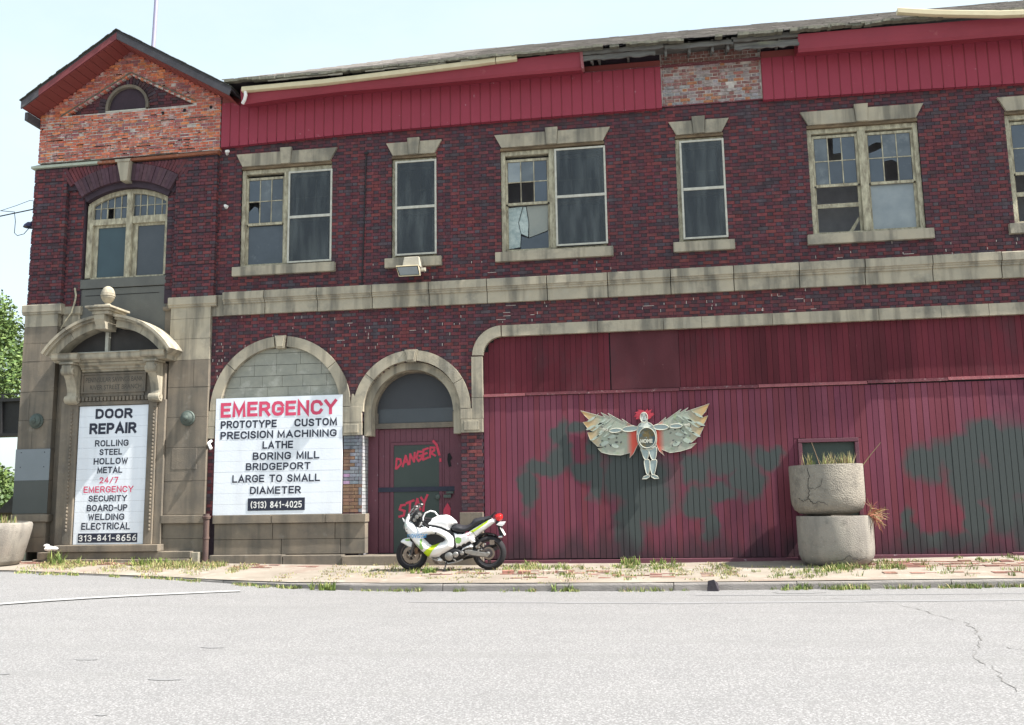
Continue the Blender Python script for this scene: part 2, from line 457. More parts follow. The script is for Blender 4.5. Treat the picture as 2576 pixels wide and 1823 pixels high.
M['glass_hazy'] = pmat('hazy_glass', (0.115, 0.135, 0.150), (0.06, 0.075, 0.09), scale=2.5, contrast=0.2, bump=0.02, bscale=3, rough=0.3, spec=0.5, stains=[((0.26, 0.28, 0.28), 5, 0.52, 0.75, 0.5)])
M['glass_clear'] = pmat('grimy_dark_glass', (0.055, 0.068, 0.085), (0.035, 0.045, 0.058), scale=2.2, contrast=0.2, bump=0.02, bscale=3, rough=0.12, spec=0.6, stains=[((0.18, 0.20, 0.21), 7, 0.6, 0.75, 0.4)])
M['glass_pale'] = pmat('whitewashed_glass', (0.26, 0.29, 0.30), (0.17, 0.20, 0.22), scale=3, contrast=0.25, bump=0.02, rough=0.4, spec=0.5)
M['glass_dark'] = pmat('screened_glass', (0.035, 0.042, 0.052), (0.055, 0.062, 0.072), scale=1.5, contrast=0.25, bump=0.02, bscale=2, rough=0.25, spec=0.5)
M['frame'] = pmat('peeling_cream_paint', (0.50, 0.465, 0.34), (0.22, 0.195, 0.145), scale=16, contrast=0.16, bump=0.6, bscale=90, rough=0.85, stretch=(1, 1, 0.35),
                  stains=[((0.10, 0.075, 0.05), 12, 0.6, 0.7, 0.7)])
M['frame_rot'] = pmat('rotten_window_head', (0.22, 0.16, 0.10), (0.10, 0.075, 0.05), scale=12, contrast=0.15, bump=0.6, rough=0.9, stretch=(0.3, 1, 1),
                      stains=[((0.30, 0.15, 0.05), 8, 0.58, 0.7, 0.6)])
M['storm'] = pmat('white_aluminium', (0.52, 0.51, 0.45), (0.36, 0.35, 0.30), scale=9, contrast=0.2, bump=0.05, rough=0.5)
M['white_sign'] = pmat('white_sign_paint', (0.74, 0.78, 0.83), (0.66, 0.70, 0.76), scale=1.5, contrast=0.25, bump=0.10, bscale=30, rough=0.6, streak=.16, streak_col=(0.42, 0.42, 0.42), stains=[((0.45, 0.44, 0.43), 5, .64, .76, .35)])
M['ink'] = pmat('navy_black_paint', (0.018, 0.022, 0.040), (0.028, 0.032, 0.050), scale=8, bump=0, rough=0.55)
M['red_ink'] = pmat('crimson_sign_paint', (0.52, 0.045, 0.11), (0.60, 0.08, 0.15), scale=8, bump=0, rough=0.55)
M['spray'] = pmat('red_spray_paint', (0.52, 0.045, 0.085), (0.42, 0.045, 0.075), scale=12, bump=0, rough=0.6)
M['white'] = pmat('white_paint', (0.78, 0.78, 0.77), (0.66, 0.66, 0.64), scale=5, bump=0.03, rough=0.45)
M['gutter'] = pmat('cream_gutter_metal', (0.60, 0.53, 0.36), (0.50, 0.43, 0.28), scale=5, bump=0.05, rough=0.5, stains=[((0.30, 0.25, 0.15), 6, 0.62, 0.74, 0.5)])
M['rot'] = pmat('weathered_board', (0.17, 0.165, 0.155), (0.08, 0.078, 0.075), scale=10, contrast=0.18, bump=0.8, bscale=50, stretch=(0.25, 1, 2.5),
                stains=[((0.28, 0.29, 0.17), 5, 0.58, 0.7, 0.5)])
M['shingle'] = pmat('asphalt_shingle', (0.21, 0.19, 0.175), (0.14, 0.125, 0.115), scale=5, contrast=0.25, bump=0.8, bscale=120, rough=0.95,
                    stains=[((0.10, 0.11, 0.08), 2.5, 0.55, 0.7, 0.6)])
M['moss'] = pmat('mossy_shingle_edge', (0.19, 0.185, 0.14), (0.09, 0.09, 0.075), scale=12, contrast=0.2, bump=0.8, bscale=90)
M['tar'] = pmat('tarred_fascia', (0.095, 0.090, 0.100), (0.055, 0.052, 0.06), scale=4, bump=0.3, stains=[((0.20, 0.19, 0.18), 5, 0.6, 0.74, 0.5)])
M['bronze'] = pmat('verdigris_bronze', (0.10, 0.13, 0.115), (0.065, 0.075, 0.07), scale=20, bump=0.3, rough=0.6, metallic=0.3)
M['iron'] = pmat('rusty_iron_pipe', (0.085, 0.05, 0.048), (0.05, 0.035, 0.035), scale=10, bump=0.4, rough=0.8, streak=0.4, streak_col=(0.2, 0.14, 0.11))
M['steel_dark'] = pmat('black_steel', (0.022, 0.022, 0.025), (0.012, 0.012, 0.014), scale=5, bump=0.2, rough=0.6)
M['alu'] = pmat('cast_aluminium', (0.36, 0.35, 0.33), (0.24, 0.23, 0.22), scale=20, bump=0.1, rough=0.4, metallic=0.7, local=True)
M['concrete'] = pmat('planter_concrete', (0.31, 0.285, 0.245), (0.22, 0.205, 0.185), scale=3, contrast=0.25, bump=0.5, bscale=55, rough=0.95,
                     stains=[((0.26, 0.23, 0.20), 2.2, 0.50, 0.62, 0.75), ((0.13, 0.12, 0.105), 5.5, 0.56, 0.68, 0.6), ((0.45, 0.42, 0.37), 26, 0.62, 0.7, 0.6)], streak=.5, streak_col=(0.13, 0.12, 0.11))
def maroon_extra(nt, pos, col):
    base = [(-2.42, 1.60, .16, .40), (-2.12, 2.02, .42, .16), (-1.75, 2.22, .26, .26), (-1.78, 2.60, .16, .35), (-1.42, 2.78, .26, .14), (-1.40, 1.95, .24, .22), (-1.18, 1.80, .16, .45), (-1.1, 2.45, .16, .4),
            (-.4, 1.84, .70, .55), (-.5, .82, .25, .62), (-.13, 1.32, .46, .42), (-.55, 2.28, .5, .16), (.72, 1.9, .28, .3), (1.32, 2.08, .5, .3),
            (1.68, 1.72, .30, .33), (.72, 1.25, .30, .28), (1.12, 1.5, .36, .17), (.95, .85, .14, .3), (2.05, 2.1, .28, .17),
            (4.8, 1.95, .33, .33), (5.36, 2.12, .42, .35), (5.85, 2.38, .35, .33), (6.3, 1.95, .5, .7), (5.63, 1.6, .5, .4), (6.07, 1.15, .32, .5),
            (5.55, .95, .2, .6), (4.96, .55, .6, .16), (4.44, .75, .12, .4), (6.45, .85, .3, .55), (7.4, 1.5, .8, .9)]
    f = ellipse_mask(nt, pos, base, soft=0.16, wob=0.22, wscale=3.0)
    col = mixc(nt, f, col, (0.060, 0.070, 0.069))
    # splashed grime on the lowest boards, ragged upper edge
    sx = _n(nt, 'ShaderNodeSeparateXYZ'); nt.links.new(pos, sx.inputs[0])
    gm = _n(nt, 'ShaderNodeMapping'); gm.inputs['Scale'].default_value = (1.3, 1, .25); nt.links.new(pos, gm.inputs['Vector'])
    gn = _n(nt, 'ShaderNodeTexNoise'); gn.inputs['Scale'].default_value = 2.2; gn.inputs['Detail'].default_value = 6; nt.links.new(gm.outputs[0], gn.inputs['Vector'])
    ga = _n(nt, 'ShaderNodeMath', operation='MULTIPLY_ADD'); ga.inputs[1].default_value = 1.6; nt.links.new(gn.outputs[0], ga.inputs[0])
    gs_ = _n(nt, 'ShaderNodeMath', operation='MULTIPLY'); gs_.inputs[1].default_value = -1.0; nt.links.new(sx.outputs[2], gs_.inputs[0]); nt.links.new(gs_.outputs[0], ga.inputs[2])
    gr = _n(nt, 'ShaderNodeMapRange'); gr.inputs['From Min'].default_value = -0.05; gr.inputs['From Max'].default_value = 0.45; gr.inputs['To Max'].default_value = .8; nt.links.new(ga.outputs[0], gr.inputs['Value'])
    return mixc(nt, gr.outputs[0], col, (0.040, 0.030, 0.036))
M['plank'] = pmat('maroon_painted_plank', None, attr=True, scale=1.1, contrast=0.16, bump=0.15, bscale=60, rough=0.7, spec=.12, stretch=(1, 1, 0.5),
                  stains=[((0.070, 0.026, 0.042), 0.8, 0.50, 0.64, 0.6)], extra=maroon_extra)
M['plank_up'] = pmat('dark_maroon_plank', None, attr=True, scale=1.6, contrast=0.22, bump=0.15, bscale=60, rough=0.65, spec=.12, stretch=(1, 1, 0.4),
                     stains=[((0.06, 0.035, 0.04), 1.0, 0.54, 0.72, 0.6), ((0.30, 0.14, 0.15), 14, 0.67, 0.74, 0.5)])
M['maroon'] = pmat('maroon_paint', (0.14, 0.048, 0.066), (0.105, 0.04, 0.055), scale=3, contrast=0.25, bump=0.15, rough=0.6,
                   stains=[((0.45, 0.42, 0.44), 10, 0.64, 0.72, 0.55)])
M['greenpanel'] = pmat('grey_green_panel', (0.052, 0.068, 0.062), (0.043, 0.058, 0.052), scale=2, bump=0.1, rough=0.7)
M['leaf'] = pmat('leaf', None, attr=True, scale=3, contrast=0.3, bump=0, rough=0.6)
M['bark'] = pmat('bark', (0.10, 0.085, 0.07), (0.06, 0.05, 0.042), scale=8, bump=0.6, bscale=30)
M['black'] = pmat('black_plastic', (0.018, 0.018, 0.02), (0.012, 0.012, 0.014), scale=20, bump=0.05, rough=0.45, local=True)
M['rubber'] = pmat('tyre_rubber', (0.022, 0.021, 0.024), (0.016, 0.015, 0.017), scale=30, bump=0.2, rough=0.8, local=True)
M['red_plastic'] = pmat('red_tail_lens', (0.65, 0.02, 0.02), (0.5, 0.015, 0.015), scale=20, bump=0, rough=0.2, spec=0.6)
M['gable'] = pmat('gable_brick', None, attr=True, scale=18, contrast=0.3, bump=0.5, bscale=60, rough=0.9,
                  stains=[((0.62, 0.60, 0.58), 4.5, 0.56, 0.68, 0.6), ((0.20, 0.17, 0.15), 2.2, 0.56, 0.72, 0.45)])
M['frame_pale'] = pmat('pale_greenish_flashing', (0.42, 0.46, 0.38), (0.30, 0.33, 0.27), scale=8, bump=0.4)
M['rust_trim'] = pmat('rusty_flashing', (0.28, 0.10, 0.05), (0.16, 0.06, 0.04), scale=8, bump=0.4, stains=[((0.45, 0.46, 0.42), 5, 0.6, 0.72, 0.7)])
M['moss_dark'] = pmat('dark_mossy_shingle', (0.07, 0.08, 0.06), (0.045, 0.045, 0.045), scale=8, bump=0.6)
M['soffit_red'] = pmat('red_fascia_board', (0.19, 0.045, 0.05), (0.15, 0.04, 0.045), scale=5, bump=0.1, rough=0.6)
M['glass_teal'] = pmat('frosted_teal_pane', (0.055, 0.090, 0.105), (0.04, 0.065, 0.08), scale=1.2, bump=0, rough=0.35)
M['glass_fan'] = pmat('dusty_fanlight_board', (0.050, 0.053, 0.060), (0.036, 0.039, 0.046), scale=1.5, bump=0.03, rough=0.5)
# ================================================================== THE BUILDING
BX, BY, BZ = -3.0, 17.8, 0.25
bld = thing('brick_building', 'long two-storey dark brick building with stone trim, gabled corner bay and boarded shopfront', 'building', (BX, BY, BZ))
FY = 17.8
XR = 9.0
WIN = [(-8.38, -6.40), (-5.12, -4.18), (-2.86, -0.76), (0.62, 1.55), (3.12, 5.15), (6.69, 8.70)]
WZ0, WZ1 = 6.27, 8.44
AC, AZ = -7.42, 3.30       # wide blocked arch
DC, DZ = -4.70, 3.19       # door arch

def minus(ints, a, b):
    out = []
    for p, q in ints:
        if b <= p or a >= q: out.append((p, q)); continue
        if a > p: out.append((p, a))
        if b < q: out.append((b, q))
    return out
def free_main(z, bricks=True):
    iv = [(-8.93, XR)]
    if z > 9.06:
        iv = [(0.38, 2.36)] if not bricks else []
        if not bricks: iv = [(-8.93, XR)]
    if WZ0 < z < WZ1 - 0.02:
        for a, b in WIN: iv = minus(iv, a, b)
    if 5.26 < z < 5.73 and bricks: return []
    if 1.19 < z <= AZ:
        iv = minus(iv, AC - 1.33, AC + 1.33)
    elif AZ < z < AZ + 1.30:
        h = math.sqrt(max(0, 1.30 ** 2 - (z - AZ) ** 2)); iv = minus(iv, AC - h, AC + h)
    if z <= DZ:
        iv = minus(iv, DC - 1.0, DC + 0.99)
    elif z < DZ + 1.0:
        h = math.sqrt(max(0, 1.0 ** 2 - (z - DZ) ** 2)); iv = minus(iv, DC - h, DC + h)
    if z < 4.62:
        if z < 4.22: x0 = -3.28
        else: x0 = -2.88 - math.sqrt(max(0, .40 ** 2 - (z - 4.22) ** 2))
        iv = minus(iv, x0, XR + 1)
    if z < 1.16 and bricks:
        iv = minus(iv, -9.0, -5.6); iv = minus(iv, -3.75, -3.2)
    return [(a, b) for a, b in iv if b - a > 0.03]

# --- backing wall of mortar, stepped round the openings
mb = MB()
zs = sorted(set([0.0, 10.3, WZ0, WZ1 - .02, 1.19, AZ, 9.06, 4.22, 4.62, 5.26, 5.73] + [2.9 + .06 * k for k in range(34)]))
for a, b in zip(zs, zs[1:]):
    if b - a < 1e-6: continue
    for p, q in free_main((a + b) / 2, False):
        mb.box(p, q, FY + .008, FY + .33, a, b)
mb.build('wall', M['mortar'], bld)

# --- Flemish bond: red-brown stretchers, blue-grey headers
RED = [(0.138, 0.044, 0.050), (0.150, 0.047, 0.051), (0.128, 0.043, 0.050), (0.116, 0.042, 0.051), (0.160, 0.050, 0.052), (0.104, 0.040, 0.050)]
BLUE = [(0.072, 0.054, 0.064), (0.066, 0.047, 0.056), (0.082, 0.067, 0.078), (0.068, 0.043, 0.049), (0.086, 0.048, 0.053)]
PITCH_B = 0.0685
BR = []       # (x0,x1,z0,z1,y0,y1,col,full)
def lay(z0, z1, free, y, depth=0.1, band=None, red=RED, blue=BLUE, pr=0.88, pb=0.90, jit=0.0016, ox=0.0, tone=1.0):
    k = 0; z = z0
    while z + 0.03 < z1:
        h = PITCH_B - 0.008
        yy = y
        zt = z + h
        if band and k % band == band - 1:
            h -= 0.012; zt = z + h; yy = y + 0.016
        zt = min(zt, z1)
        for a, b in free((z + zt) / 2):
            off = (0.15 if k % 2 else 0.0) + ox
            n0 = math.floor((a - off) / 0.3) - 1
            x = off + n0 * 0.3; st = True
            while x < b:
                w = 0.2 if st else 0.1
                p, q = max(a, x + .004), min(b, x + w - .004)
                if q - p > 0.022:
                    if st: c = random.choice(red) if random.random() < pr else random.choice(blue)
                    else: c = random.choice(blue) if random.random() < pb else random.choice(red)
                    c = vary(c, .12)
                    j = random.uniform(-jit, jit) - (0.004 if random.random() < .02 else 0)
                    BR.append((p, q, z, zt, yy + j, y + depth, c, (st, q - p > w - .012 and h > .06)))
                x += w; st = not st
        z += PITCH_B; k += 1
lay(0.27, 9.05, free_main, FY)
main_n = len(BR)
# pick the nearest (largest in view) 300 as single bricks
idx = sorted([i for i in range(main_n) if BR[i][7][1] and BR[i][7][0]], key=lambda i: (BR[i][0] ** 2 + (BR[i][2] - EYE) ** 2))[:240]
idx += sorted([i for i in range(main_n) if BR[i][7][1] and not BR[i][7][0]], key=lambda i: (BR[i][0] ** 2 + (BR[i][2] - EYE) ** 2))[:60]
idx = set(idx)
variants = {}
for st in (True, False):
    L = []
    for k in range(10 if st else 6):
        g = MB(); w = 0.192 if st else 0.092
        if st: c = vary(random.choice(RED) if random.random() < .8 else random.choice(BLUE), .15)
        else: c = vary(random.choice(BLUE) if random.random() < .88 else random.choice(RED), .15)
        g.box(0, w, 0, .09, 0, 0.0605, c)
        L.append(g.mesh('brick', M['brick']))
    variants[st] = L
g = MB()
for i, (p, q, z, zt, y0, y1, c, fl) in enumerate(BR):
    if i in idx:
        link_mesh('brick', random.choice(variants[fl[0]]), (p, y0, z), bld)
    else:
        g.box(p, q, y0, y1, z, zt, c, back=False)
g.build('brickwork', M['brick'], bld, kind='stuff', recalc=False)
BR = []

# --- white mortar smears and bits of pale debris on the facade
g = MB()
for (x0, x1, z0, z1, n) in [(-8.8, -3.6, 4.4, 5.2, 50), (-3, 3, 4.84, 5.2, 40), (-8.9, -8.0, 3.9, 4.7, 18), (-6, 0, 5.8, 6.2, 14), (3, 7, 5.78, 6.0, 14), (-8.9, -8.7, 3.5, 4.4, 14)]:
    for _ in range(n):
        x = random.uniform(x0, x1); z = 0.27 + PITCH_B * round((random.uniform(z0, z1) - .27) / PITCH_B)
        if not any(a < x < b for a, b in free_main(z + .03)): continue
        if random.random() < .90: g.box(x, x + .010, FY - .003, FY + .01, z, z + random.uniform(.03, .062))
        else: g.box(x, x + random.uniform(.08, .22), FY - .003, FY + .01, z - .008, z + .001)
g.build('mortar_smear', M['old_mortar'], bld, kind='stuff')

# --- string course: stone blocks with a moulded profile
prof = [(FY - .08, 5.26), (FY - .08, 5.485), (FY - .11, 5.495), (FY - .11, 5.525), (FY - .13, 5.54), (FY - .13, 5.56), (FY - .155, 5.575), (FY - .155, 5.715), (FY - .13, 5.735), (FY + .15, 5.745), (FY + .15, 5.26)]
xs = [-8.66, -7.76, -6.64, -5.49, -4.32, -3.15, -1.96, -.78, .42, 1.60, 2.80, 3.98, 5.17, 6.36, 7.55, 9.0]
for a, b in zip(xs, xs[1:]):
    g = MB(); dz = random.uniform(-.004, .004); dy = random.uniform(-.004, .004)
    g.xprism([(y + dy, z + dz) for y, z in prof], a + .008, b - .008)
    g.build('stone_block', M['stone'], bld)
g = MB(); g.xprism([(FY - .04, 5.26), (FY - .04, 5.7), (FY + .1, 5.7), (FY + .1, 5.26)], -8.93, -8.668); g.build('stone_block', M['stone'], bld)
g = MB(); g.box(-8.92, XR, FY + .004, FY + .2, 5.27, 5.72); g.build('string_course_core', M['black_gap'], bld)

# --- stone band framing the boarded opening
def band(parts):
    for kind, a in parts:
        g = MB()
        if kind == 'box': g.box(*a)
        else: g.arc(*a)
        g.build('stone_block', M['stone'], bld)
bxs = [-2.88, -1.0, .25, .97, 2.27, 4.18, 5.27, 6.09, 7.6, 9.0]
P = [('box', (a + .004, b - .004, FY - .045 + random.uniform(-.003, .003), FY + .12, 4.585, 4.80)) for a, b in zip(bxs, bxs[1:])]
P += [('arc', (-2.88, 4.21, .375, .59, 92, 178, FY - .045, FY + .12, 12)), ('box', (-3.485, -3.27, FY - .045, FY + .12, 3.40, 4.20)), ('box', (-3.485, -3.27, FY - .046, FY + .12, 2.99, 3.392))]
band(P)

# --- blocked arch (sign) and door arch
def ring(cx, cz, r0, r1, y0, y1, seams, name='arch_stone', mat='stone'):
    for a, b in zip(seams, seams[1:]):
        g = MB(); g.arc(cx, cz, r0, r1, a + .25, b - .25, y0 + random.uniform(-.003, .003), y1, max(4, int(abs(b - a) / 5)))
        g.build(name, M[mat], bld)
ring(AC, AZ, 1.27, 1.48, FY - .05, FY + .14, [0, 38, 84.5])
ring(AC, AZ, 1.27, 1.48, FY - .052, FY + .14, [95.5, 140, 180])
ring(DC, DZ, .985, 1.19, FY - .052, FY + .10, [0, 30, 84])
ring(DC, DZ, .985, 1.19, FY - .05, FY + .10, [94, 141, 180])
for cx, zt, z0, w in [(AC, 4.79, 4.53, .12), (DC, 4.39, 4.15, .13)]:
    g = MB(); g.prism([(cx - w, zt), (cx + w, zt), (cx + w * .72, z0), (cx - w * .72, z0)], FY - .075, FY + .1)
    for e in ((cx - w, cx - w + .025), (cx + w - .025, cx + w)):
        pass
    g.prism([(cx - w + .03, zt - .03), (cx + w - .03, zt - .03), (cx + w * .5, z0 + .03), (cx - w * .5, z0 + .03)], FY - .10, FY - .07)
    g.build('keystone', M['stone'], bld, bevel=.004)
# springers and imposts
for (a, b, z0, z1, y) in [(-8.93, -8.70, 2.98, 3.297, .05), (-8.93, -8.785, 2.74, 2.975, .05), (-6.135, -5.705, 2.985, 3.297, .051), (-6.13, -5.70, 2.73, 2.98, .05), (-3.715, -3.49, 2.985, 3.185, .051), (-3.70, -3.275, 2.72, 2.982, .05)]:
    g = MB(); g.box(a, b, FY - y, FY + .12, z0, z1)
    if z1 < 2.99 and b - a > .2:
        g.box(a + .06, b - .07, FY - y - .02, FY - y + .01, z0 + .045, z1 - .04)
    g.build('impost_block' if z1 < 2.99 else 'springer_block', M['stone'], bld, bevel=.006)
g = MB(); g.prism([(-5.945, 3.30), (-5.70, 3.30), (-5.885, 3.55), (-5.91, 3.55)], FY - .046, FY + .1); g.build('springer_block', M['stone'], bld)
# blockwork infill of the wide arch
rows = [3.50, 3.76, 3.99, 4.21, 4.45, 4.60]
g = MB(); g.box(AC - 1.34, AC + 1.34, FY + .075, FY + .3, 1.2, 3.52)
pts = [(AC + 1.30 * math.cos(R(t)), AZ + 1.30 * math.sin(R(t))) for t in range(0, 181, 9)]
g.prism(pts, FY + .072, FY + .3); g.build('infill_core', M['cement'], bld)
for k, (a, b) in enumerate(zip(rows, rows[1:])):
    h = math.sqrt(max(.02, 1.275 ** 2 - (a - AZ) ** 2)); ht = math.sqrt(max(.0, 1.275 ** 2 - (b - AZ) ** 2)) if b - AZ < 1.27 else .1
    x = AC - h; first = True
    cuts = [x]; t = AC - h + (.30 if k % 2 else .48)
    while t < AC + h - .15: cuts.append(t); t += random.uniform(.42, .54)
    cuts.append(AC + h)
    for p, q in zip(cuts, cuts[1:]):
        def edge(xx, z): # clip to the circle
            hh = math.sqrt(max(.0001, 1.275 ** 2 - (z - AZ) ** 2)); return max(AC - hh, min(AC + hh, xx))
        g = MB(); zb = min(b - .006, AZ + 1.24)
        g.prism([(edge(p + .003, a + .003), a + .003), (edge(q - .003, a + .003), a + .003), (edge(q - .003, zb), zb), (edge(p + .003, zb), zb)], FY + .05 + random.uniform(0, .006), FY + .09)
        g.build('stone_block', M['infill'], bld)
# painted plank slab carrying the sign: separate thing further down
# --- brick pier paint: grey wash patches over the pier between arches
g = MB()
z = 1.24 - .03; k = 0
zz = 0.27
while zz < 2.70:
    if zz > 1.18:
        x = -6.085
        cuts = [-6.085, -5.95 + (.1 if k % 2 else 0) , -5.80 + (.03 if k % 3 else -.02), -5.705]
        for a, b in zip(cuts, cuts[1:]):
            u = (a + b) / 2
            brown = (zz < 1.72 and u < -5.75) or (2.02 < zz < 2.4 and u < -5.93)
            c = (0.20, 0.125, 0.085) if brown else (0.20, 0.22, 0.25)
            if 1.75 < zz < 2.05 and u < -6.0: c = (0.42, 0.28, 0.42)
            g.box(a + .004, b - .004, FY - .004, FY + .05, zz, zz + .0595, vary(c, .15), back=False)
    zz += PITCH_B; k += 1
g.build('painted_brickwork', M['brick'], bld, kind='stuff')
# deep reveal on the left of the door, painted courses
g = MB(); zz = .40
while zz < 2.70:
    g.box(-5.76, -5.695, FY + .005, FY + .39, zz, zz + .0605, vary((0.34, 0.35, 0.36), .1)); zz += PITCH_B
g.build('reveal_brickwork', M['brick'], bld, kind='stuff')
g = MB(); g.box(-5.80, -5.70, FY + .02, FY + .40, .38, 3.0); g.box(-3.70, -3.6, FY + .02, FY + .4, .38, 3.0); g.build('reveal_core', M['cement'], bld)
# --- plinth under the blocked arch
def blocks(tab, mat, name='stone_block', bev=.006):
    for t in tab:
        g = MB(); g.box(*t); g.build(name, M[mat], bld, bevel=bev)
blocks([(-8.72, -7.5, FY - .15, FY + .1, 1.04, 1.20), (-7.49, -6.4, FY - .152, FY + .1, 1.04, 1.20), (-6.39, -5.58, FY - .15, FY + .1, 1.04, 1.198),
        (-8.70, -7.49, FY - .10, FY + .1, .73, 1.034), (-7.48, -6.21, FY - .10, FY + .1, .73, 1.034), (-6.2, -5.60, FY - .10, FY + .1, .73, 1.034),
        (-8.70, -7.30, FY - .095, FY + .1, .44, .724), (-7.29, -6.1, FY - .10, FY + .1, .44, .724), (-6.09, -5.60, FY - .097, FY + .1, .44, .724),
        (-3.73, -3.285, FY - .10, FY + .1, .95, 1.19), (-3.73, -3.285, FY - .10, FY + .1, .62, .944), (-3.73, -3.285, FY - .10, FY + .1, .2, .614)], 'stone_dark')
blocks([(-8.70, -7.2, FY - .28, FY + .05, .18, .435), (-7.19, -6.0, FY - .28, FY + .05, .18, .425), (-5.99, -4.6, FY - .32, FY + .4, .18, .405), (-4.59, -3.3, FY - .32, FY + .4, .18, .40)], 'stone_dark', 'step_stone', .012)

# --- windows
def pane(parent, x0, x1, z0, z1, y, mat='glass', poly=None):
    if mat == 'glass': mat = random.choice(['glass', 'glass', 'glass_hazy', 'glass_clear'])
    g = MB(); g.prism(poly or [(x0, z0), (x1, z0), (x1, z1), (x0, z1)], y, y + .004); g.build('pane', M[mat], parent)
def sash(win, x0, x1, zm, y, up_missing=(), low='glass', cols=3, rows=2, broken=None, z0=6.33, z1=8.22):
    """double-hung sash pair: divided upper light, single lower light"""
    g = MB(); t = .045
    g.box(x0, x0 + t, y, y + .035, zm, z1); g.box(x1 - t, x1, y, y + .035, zm, z1)
    g.box(x0 + t, x1 - t, y, y + .035, z1 - .05, z1); g.box(x0 + t, x1 - t, y - .004, y + .035, zm - .03, zm + .022)
    iw = (x1 - x0 - 2 * t); ih = (z1 - .05 - zm - .022)
    mt_ = .018
    for c in range(1, cols): xx = x0 + t + iw * c / cols; g.box(xx - mt_ / 2, xx + mt_ / 2, y + .003, y + .03, zm + .022, z1 - .05)
    for r_ in range(1, rows):
        zz_ = zm + .022 + ih * r_ / rows
        for c in range(cols): g.box(x0 + t + iw * c / cols + (mt_ / 2 if c else 0), x0 + t + iw * (c + 1) / cols - (mt_ / 2 if c < cols - 1 else 0), y + .004, y + .029, zz_ - mt_ / 2, zz_ + mt_ / 2)
    g.build('upper_sash', M['frame'], win)
    for c in range(cols):
        for r_ in range(rows):
            a = x0 + t + iw * c / cols + mt_ / 2; b = x0 + t + iw * (c + 1) / cols - mt_ / 2
            p = zm + .022 + ih * r_ / rows + mt_ / 2; q = zm + .022 + ih * (r_ + 1) / rows - mt_ / 2
            key = (c, r_)
            if key in up_missing:
                kind = up_missing[key]
                if kind is None: continue
                if kind == 'pale': pane(win, a, b, p, q, y + .012, 'glass_pale'); continue
                for kk in (kind if isinstance(kind[0][0], tuple) else [kind]):
                    pane(win, a, b, p, q, y + .012, 'glass', [(a + (b - a) * u, p + (q - p) * v) for u, v in kk])
            else:
                pane(win, a, b, p, q, y + .012)
    y2 = y + .04
    g = MB()
    g.box(x0, x0 + t, y2, y2 + .035, z0, zm - .03); g.box(x1 - t, x1, y2, y2 + .035, z0, zm - .03)
    g.box(x0 + t, x1 - t, y2, y2 + .035, z0, z0 + .03 if low != 'open' else z0 + .02)
    if low == 'open': g.box(x0 + t, x1 - t, y2 + .01, y2 + .04, 6.83, 6.91)
    g.build('lower_sash', M['frame'], win)
    if low == 'open': return
    if isinstance(low, list):
        for poly, mt_n in low:
            pane(win, 0, 0, 0, 0, y2 + .012, mt_n, [(x0 + t + (x1 - x0 - 2 * t) * u, z0 + .03 + (zm - .03 - z0 - .03) * v) for u, v in poly])
    else:
        pane(win, x0 + t, x1 - t, z0 + .03, zm - .03, y2 + .012, low)
def storm(win, x0, x1, z0, z1, zm, y=FY - .02, ghost=True):
    g = MB(); t = .038
    g.box(x0, x0 + t, y, y + .03, z0, z1); g.box(x1 - t, x1, y, y + .03, z0, z1)
    g.box(x0 + t, x1 - t, y, y + .03, z1 - t, z1); g.box(x0 + t, x1 - t, y, y + .03, z0, z0 + t)
    g.box(x0 + t, x1 - t, y - .003, y + .03, zm - .028, zm + .028)
    g.build('storm_frame', M['storm'], win, bevel=.004)
    pane(win, x0 + t, x1 - t, zm + .028, z1 - t, y + .014, 'glass_screen')
    pane(win, x0 + t, x1 - t, z0 + t, zm - .028, y + .014, 'glass_screen')
def gs():
    mt = bpy.data.materials.new('insect_screen_glass'); mt.use_nodes = True; nt = mt.node_tree
    b = nt.nodes['Principled BSDF']; b.inputs['Base Color'].default_value = (0.030, 0.038, 0.044, 1); b.inputs['Roughness'].default_value = .3
    b.inputs['Alpha'].default_value = 0.66; b.inputs['Specular IOR Level'].default_value = .5
    geo = _n(nt, 'ShaderNodeNewGeometry'); mpp = _n(nt, 'ShaderNodeMapping'); mpp.inputs['Scale'].default_value = (5, 1, .8); nt.links.new(geo.outputs['Position'], mpp.inputs[0])
    nn = _n(nt, 'ShaderNodeTexNoise'); nn.inputs['Scale'].default_value = 1.5; nn.inputs['Detail'].default_value = 6; nt.links.new(mpp.outputs[0], nn.inputs['Vector'])
    rr = _n(nt, 'ShaderNodeMapRange'); rr.inputs['From Min'].default_value = .42; rr.inputs['From Max'].default_value = .72; nt.links.new(nn.outputs[0], rr.inputs['Value'])
    mm = _n(nt, 'ShaderNodeMix', data_type='RGBA'); mm.inputs[6].default_value = (0.024, 0.030, 0.036, 1); mm.inputs[7].default_value = (0.075, 0.088, 0.092, 1); nt.links.new(rr.outputs[0], mm.inputs[0]); nt.links.new(mm.outputs[2], b.inputs['Base Color'])
    return mt
M['glass_screen'] = gs()
holes1 = {(0, 0): [(0, 0), (1, 0), (1, .25), (.85, .72), (.5, .8), (0, .55)]}
holes3 = {(0, 0): None, (1, 0): None, (0, 1): 'pale'}
holes5l = {(1, 1): [(.38, .3), (.42, 1), (1, 1), (1, .32)]}
holes5r = {(0, 1): [[(0, .52), (.3, .62), (.6, .68), (1, .66), (1, 1), (0, 1)], [(0, 0), (1, 0), (1, .42), (.5, .30), (0, .22)]], (1, 0): [(0, .86), (0, 1), (1, 1), (1, .8), (.6, .92)]}
HOLE5 = 1
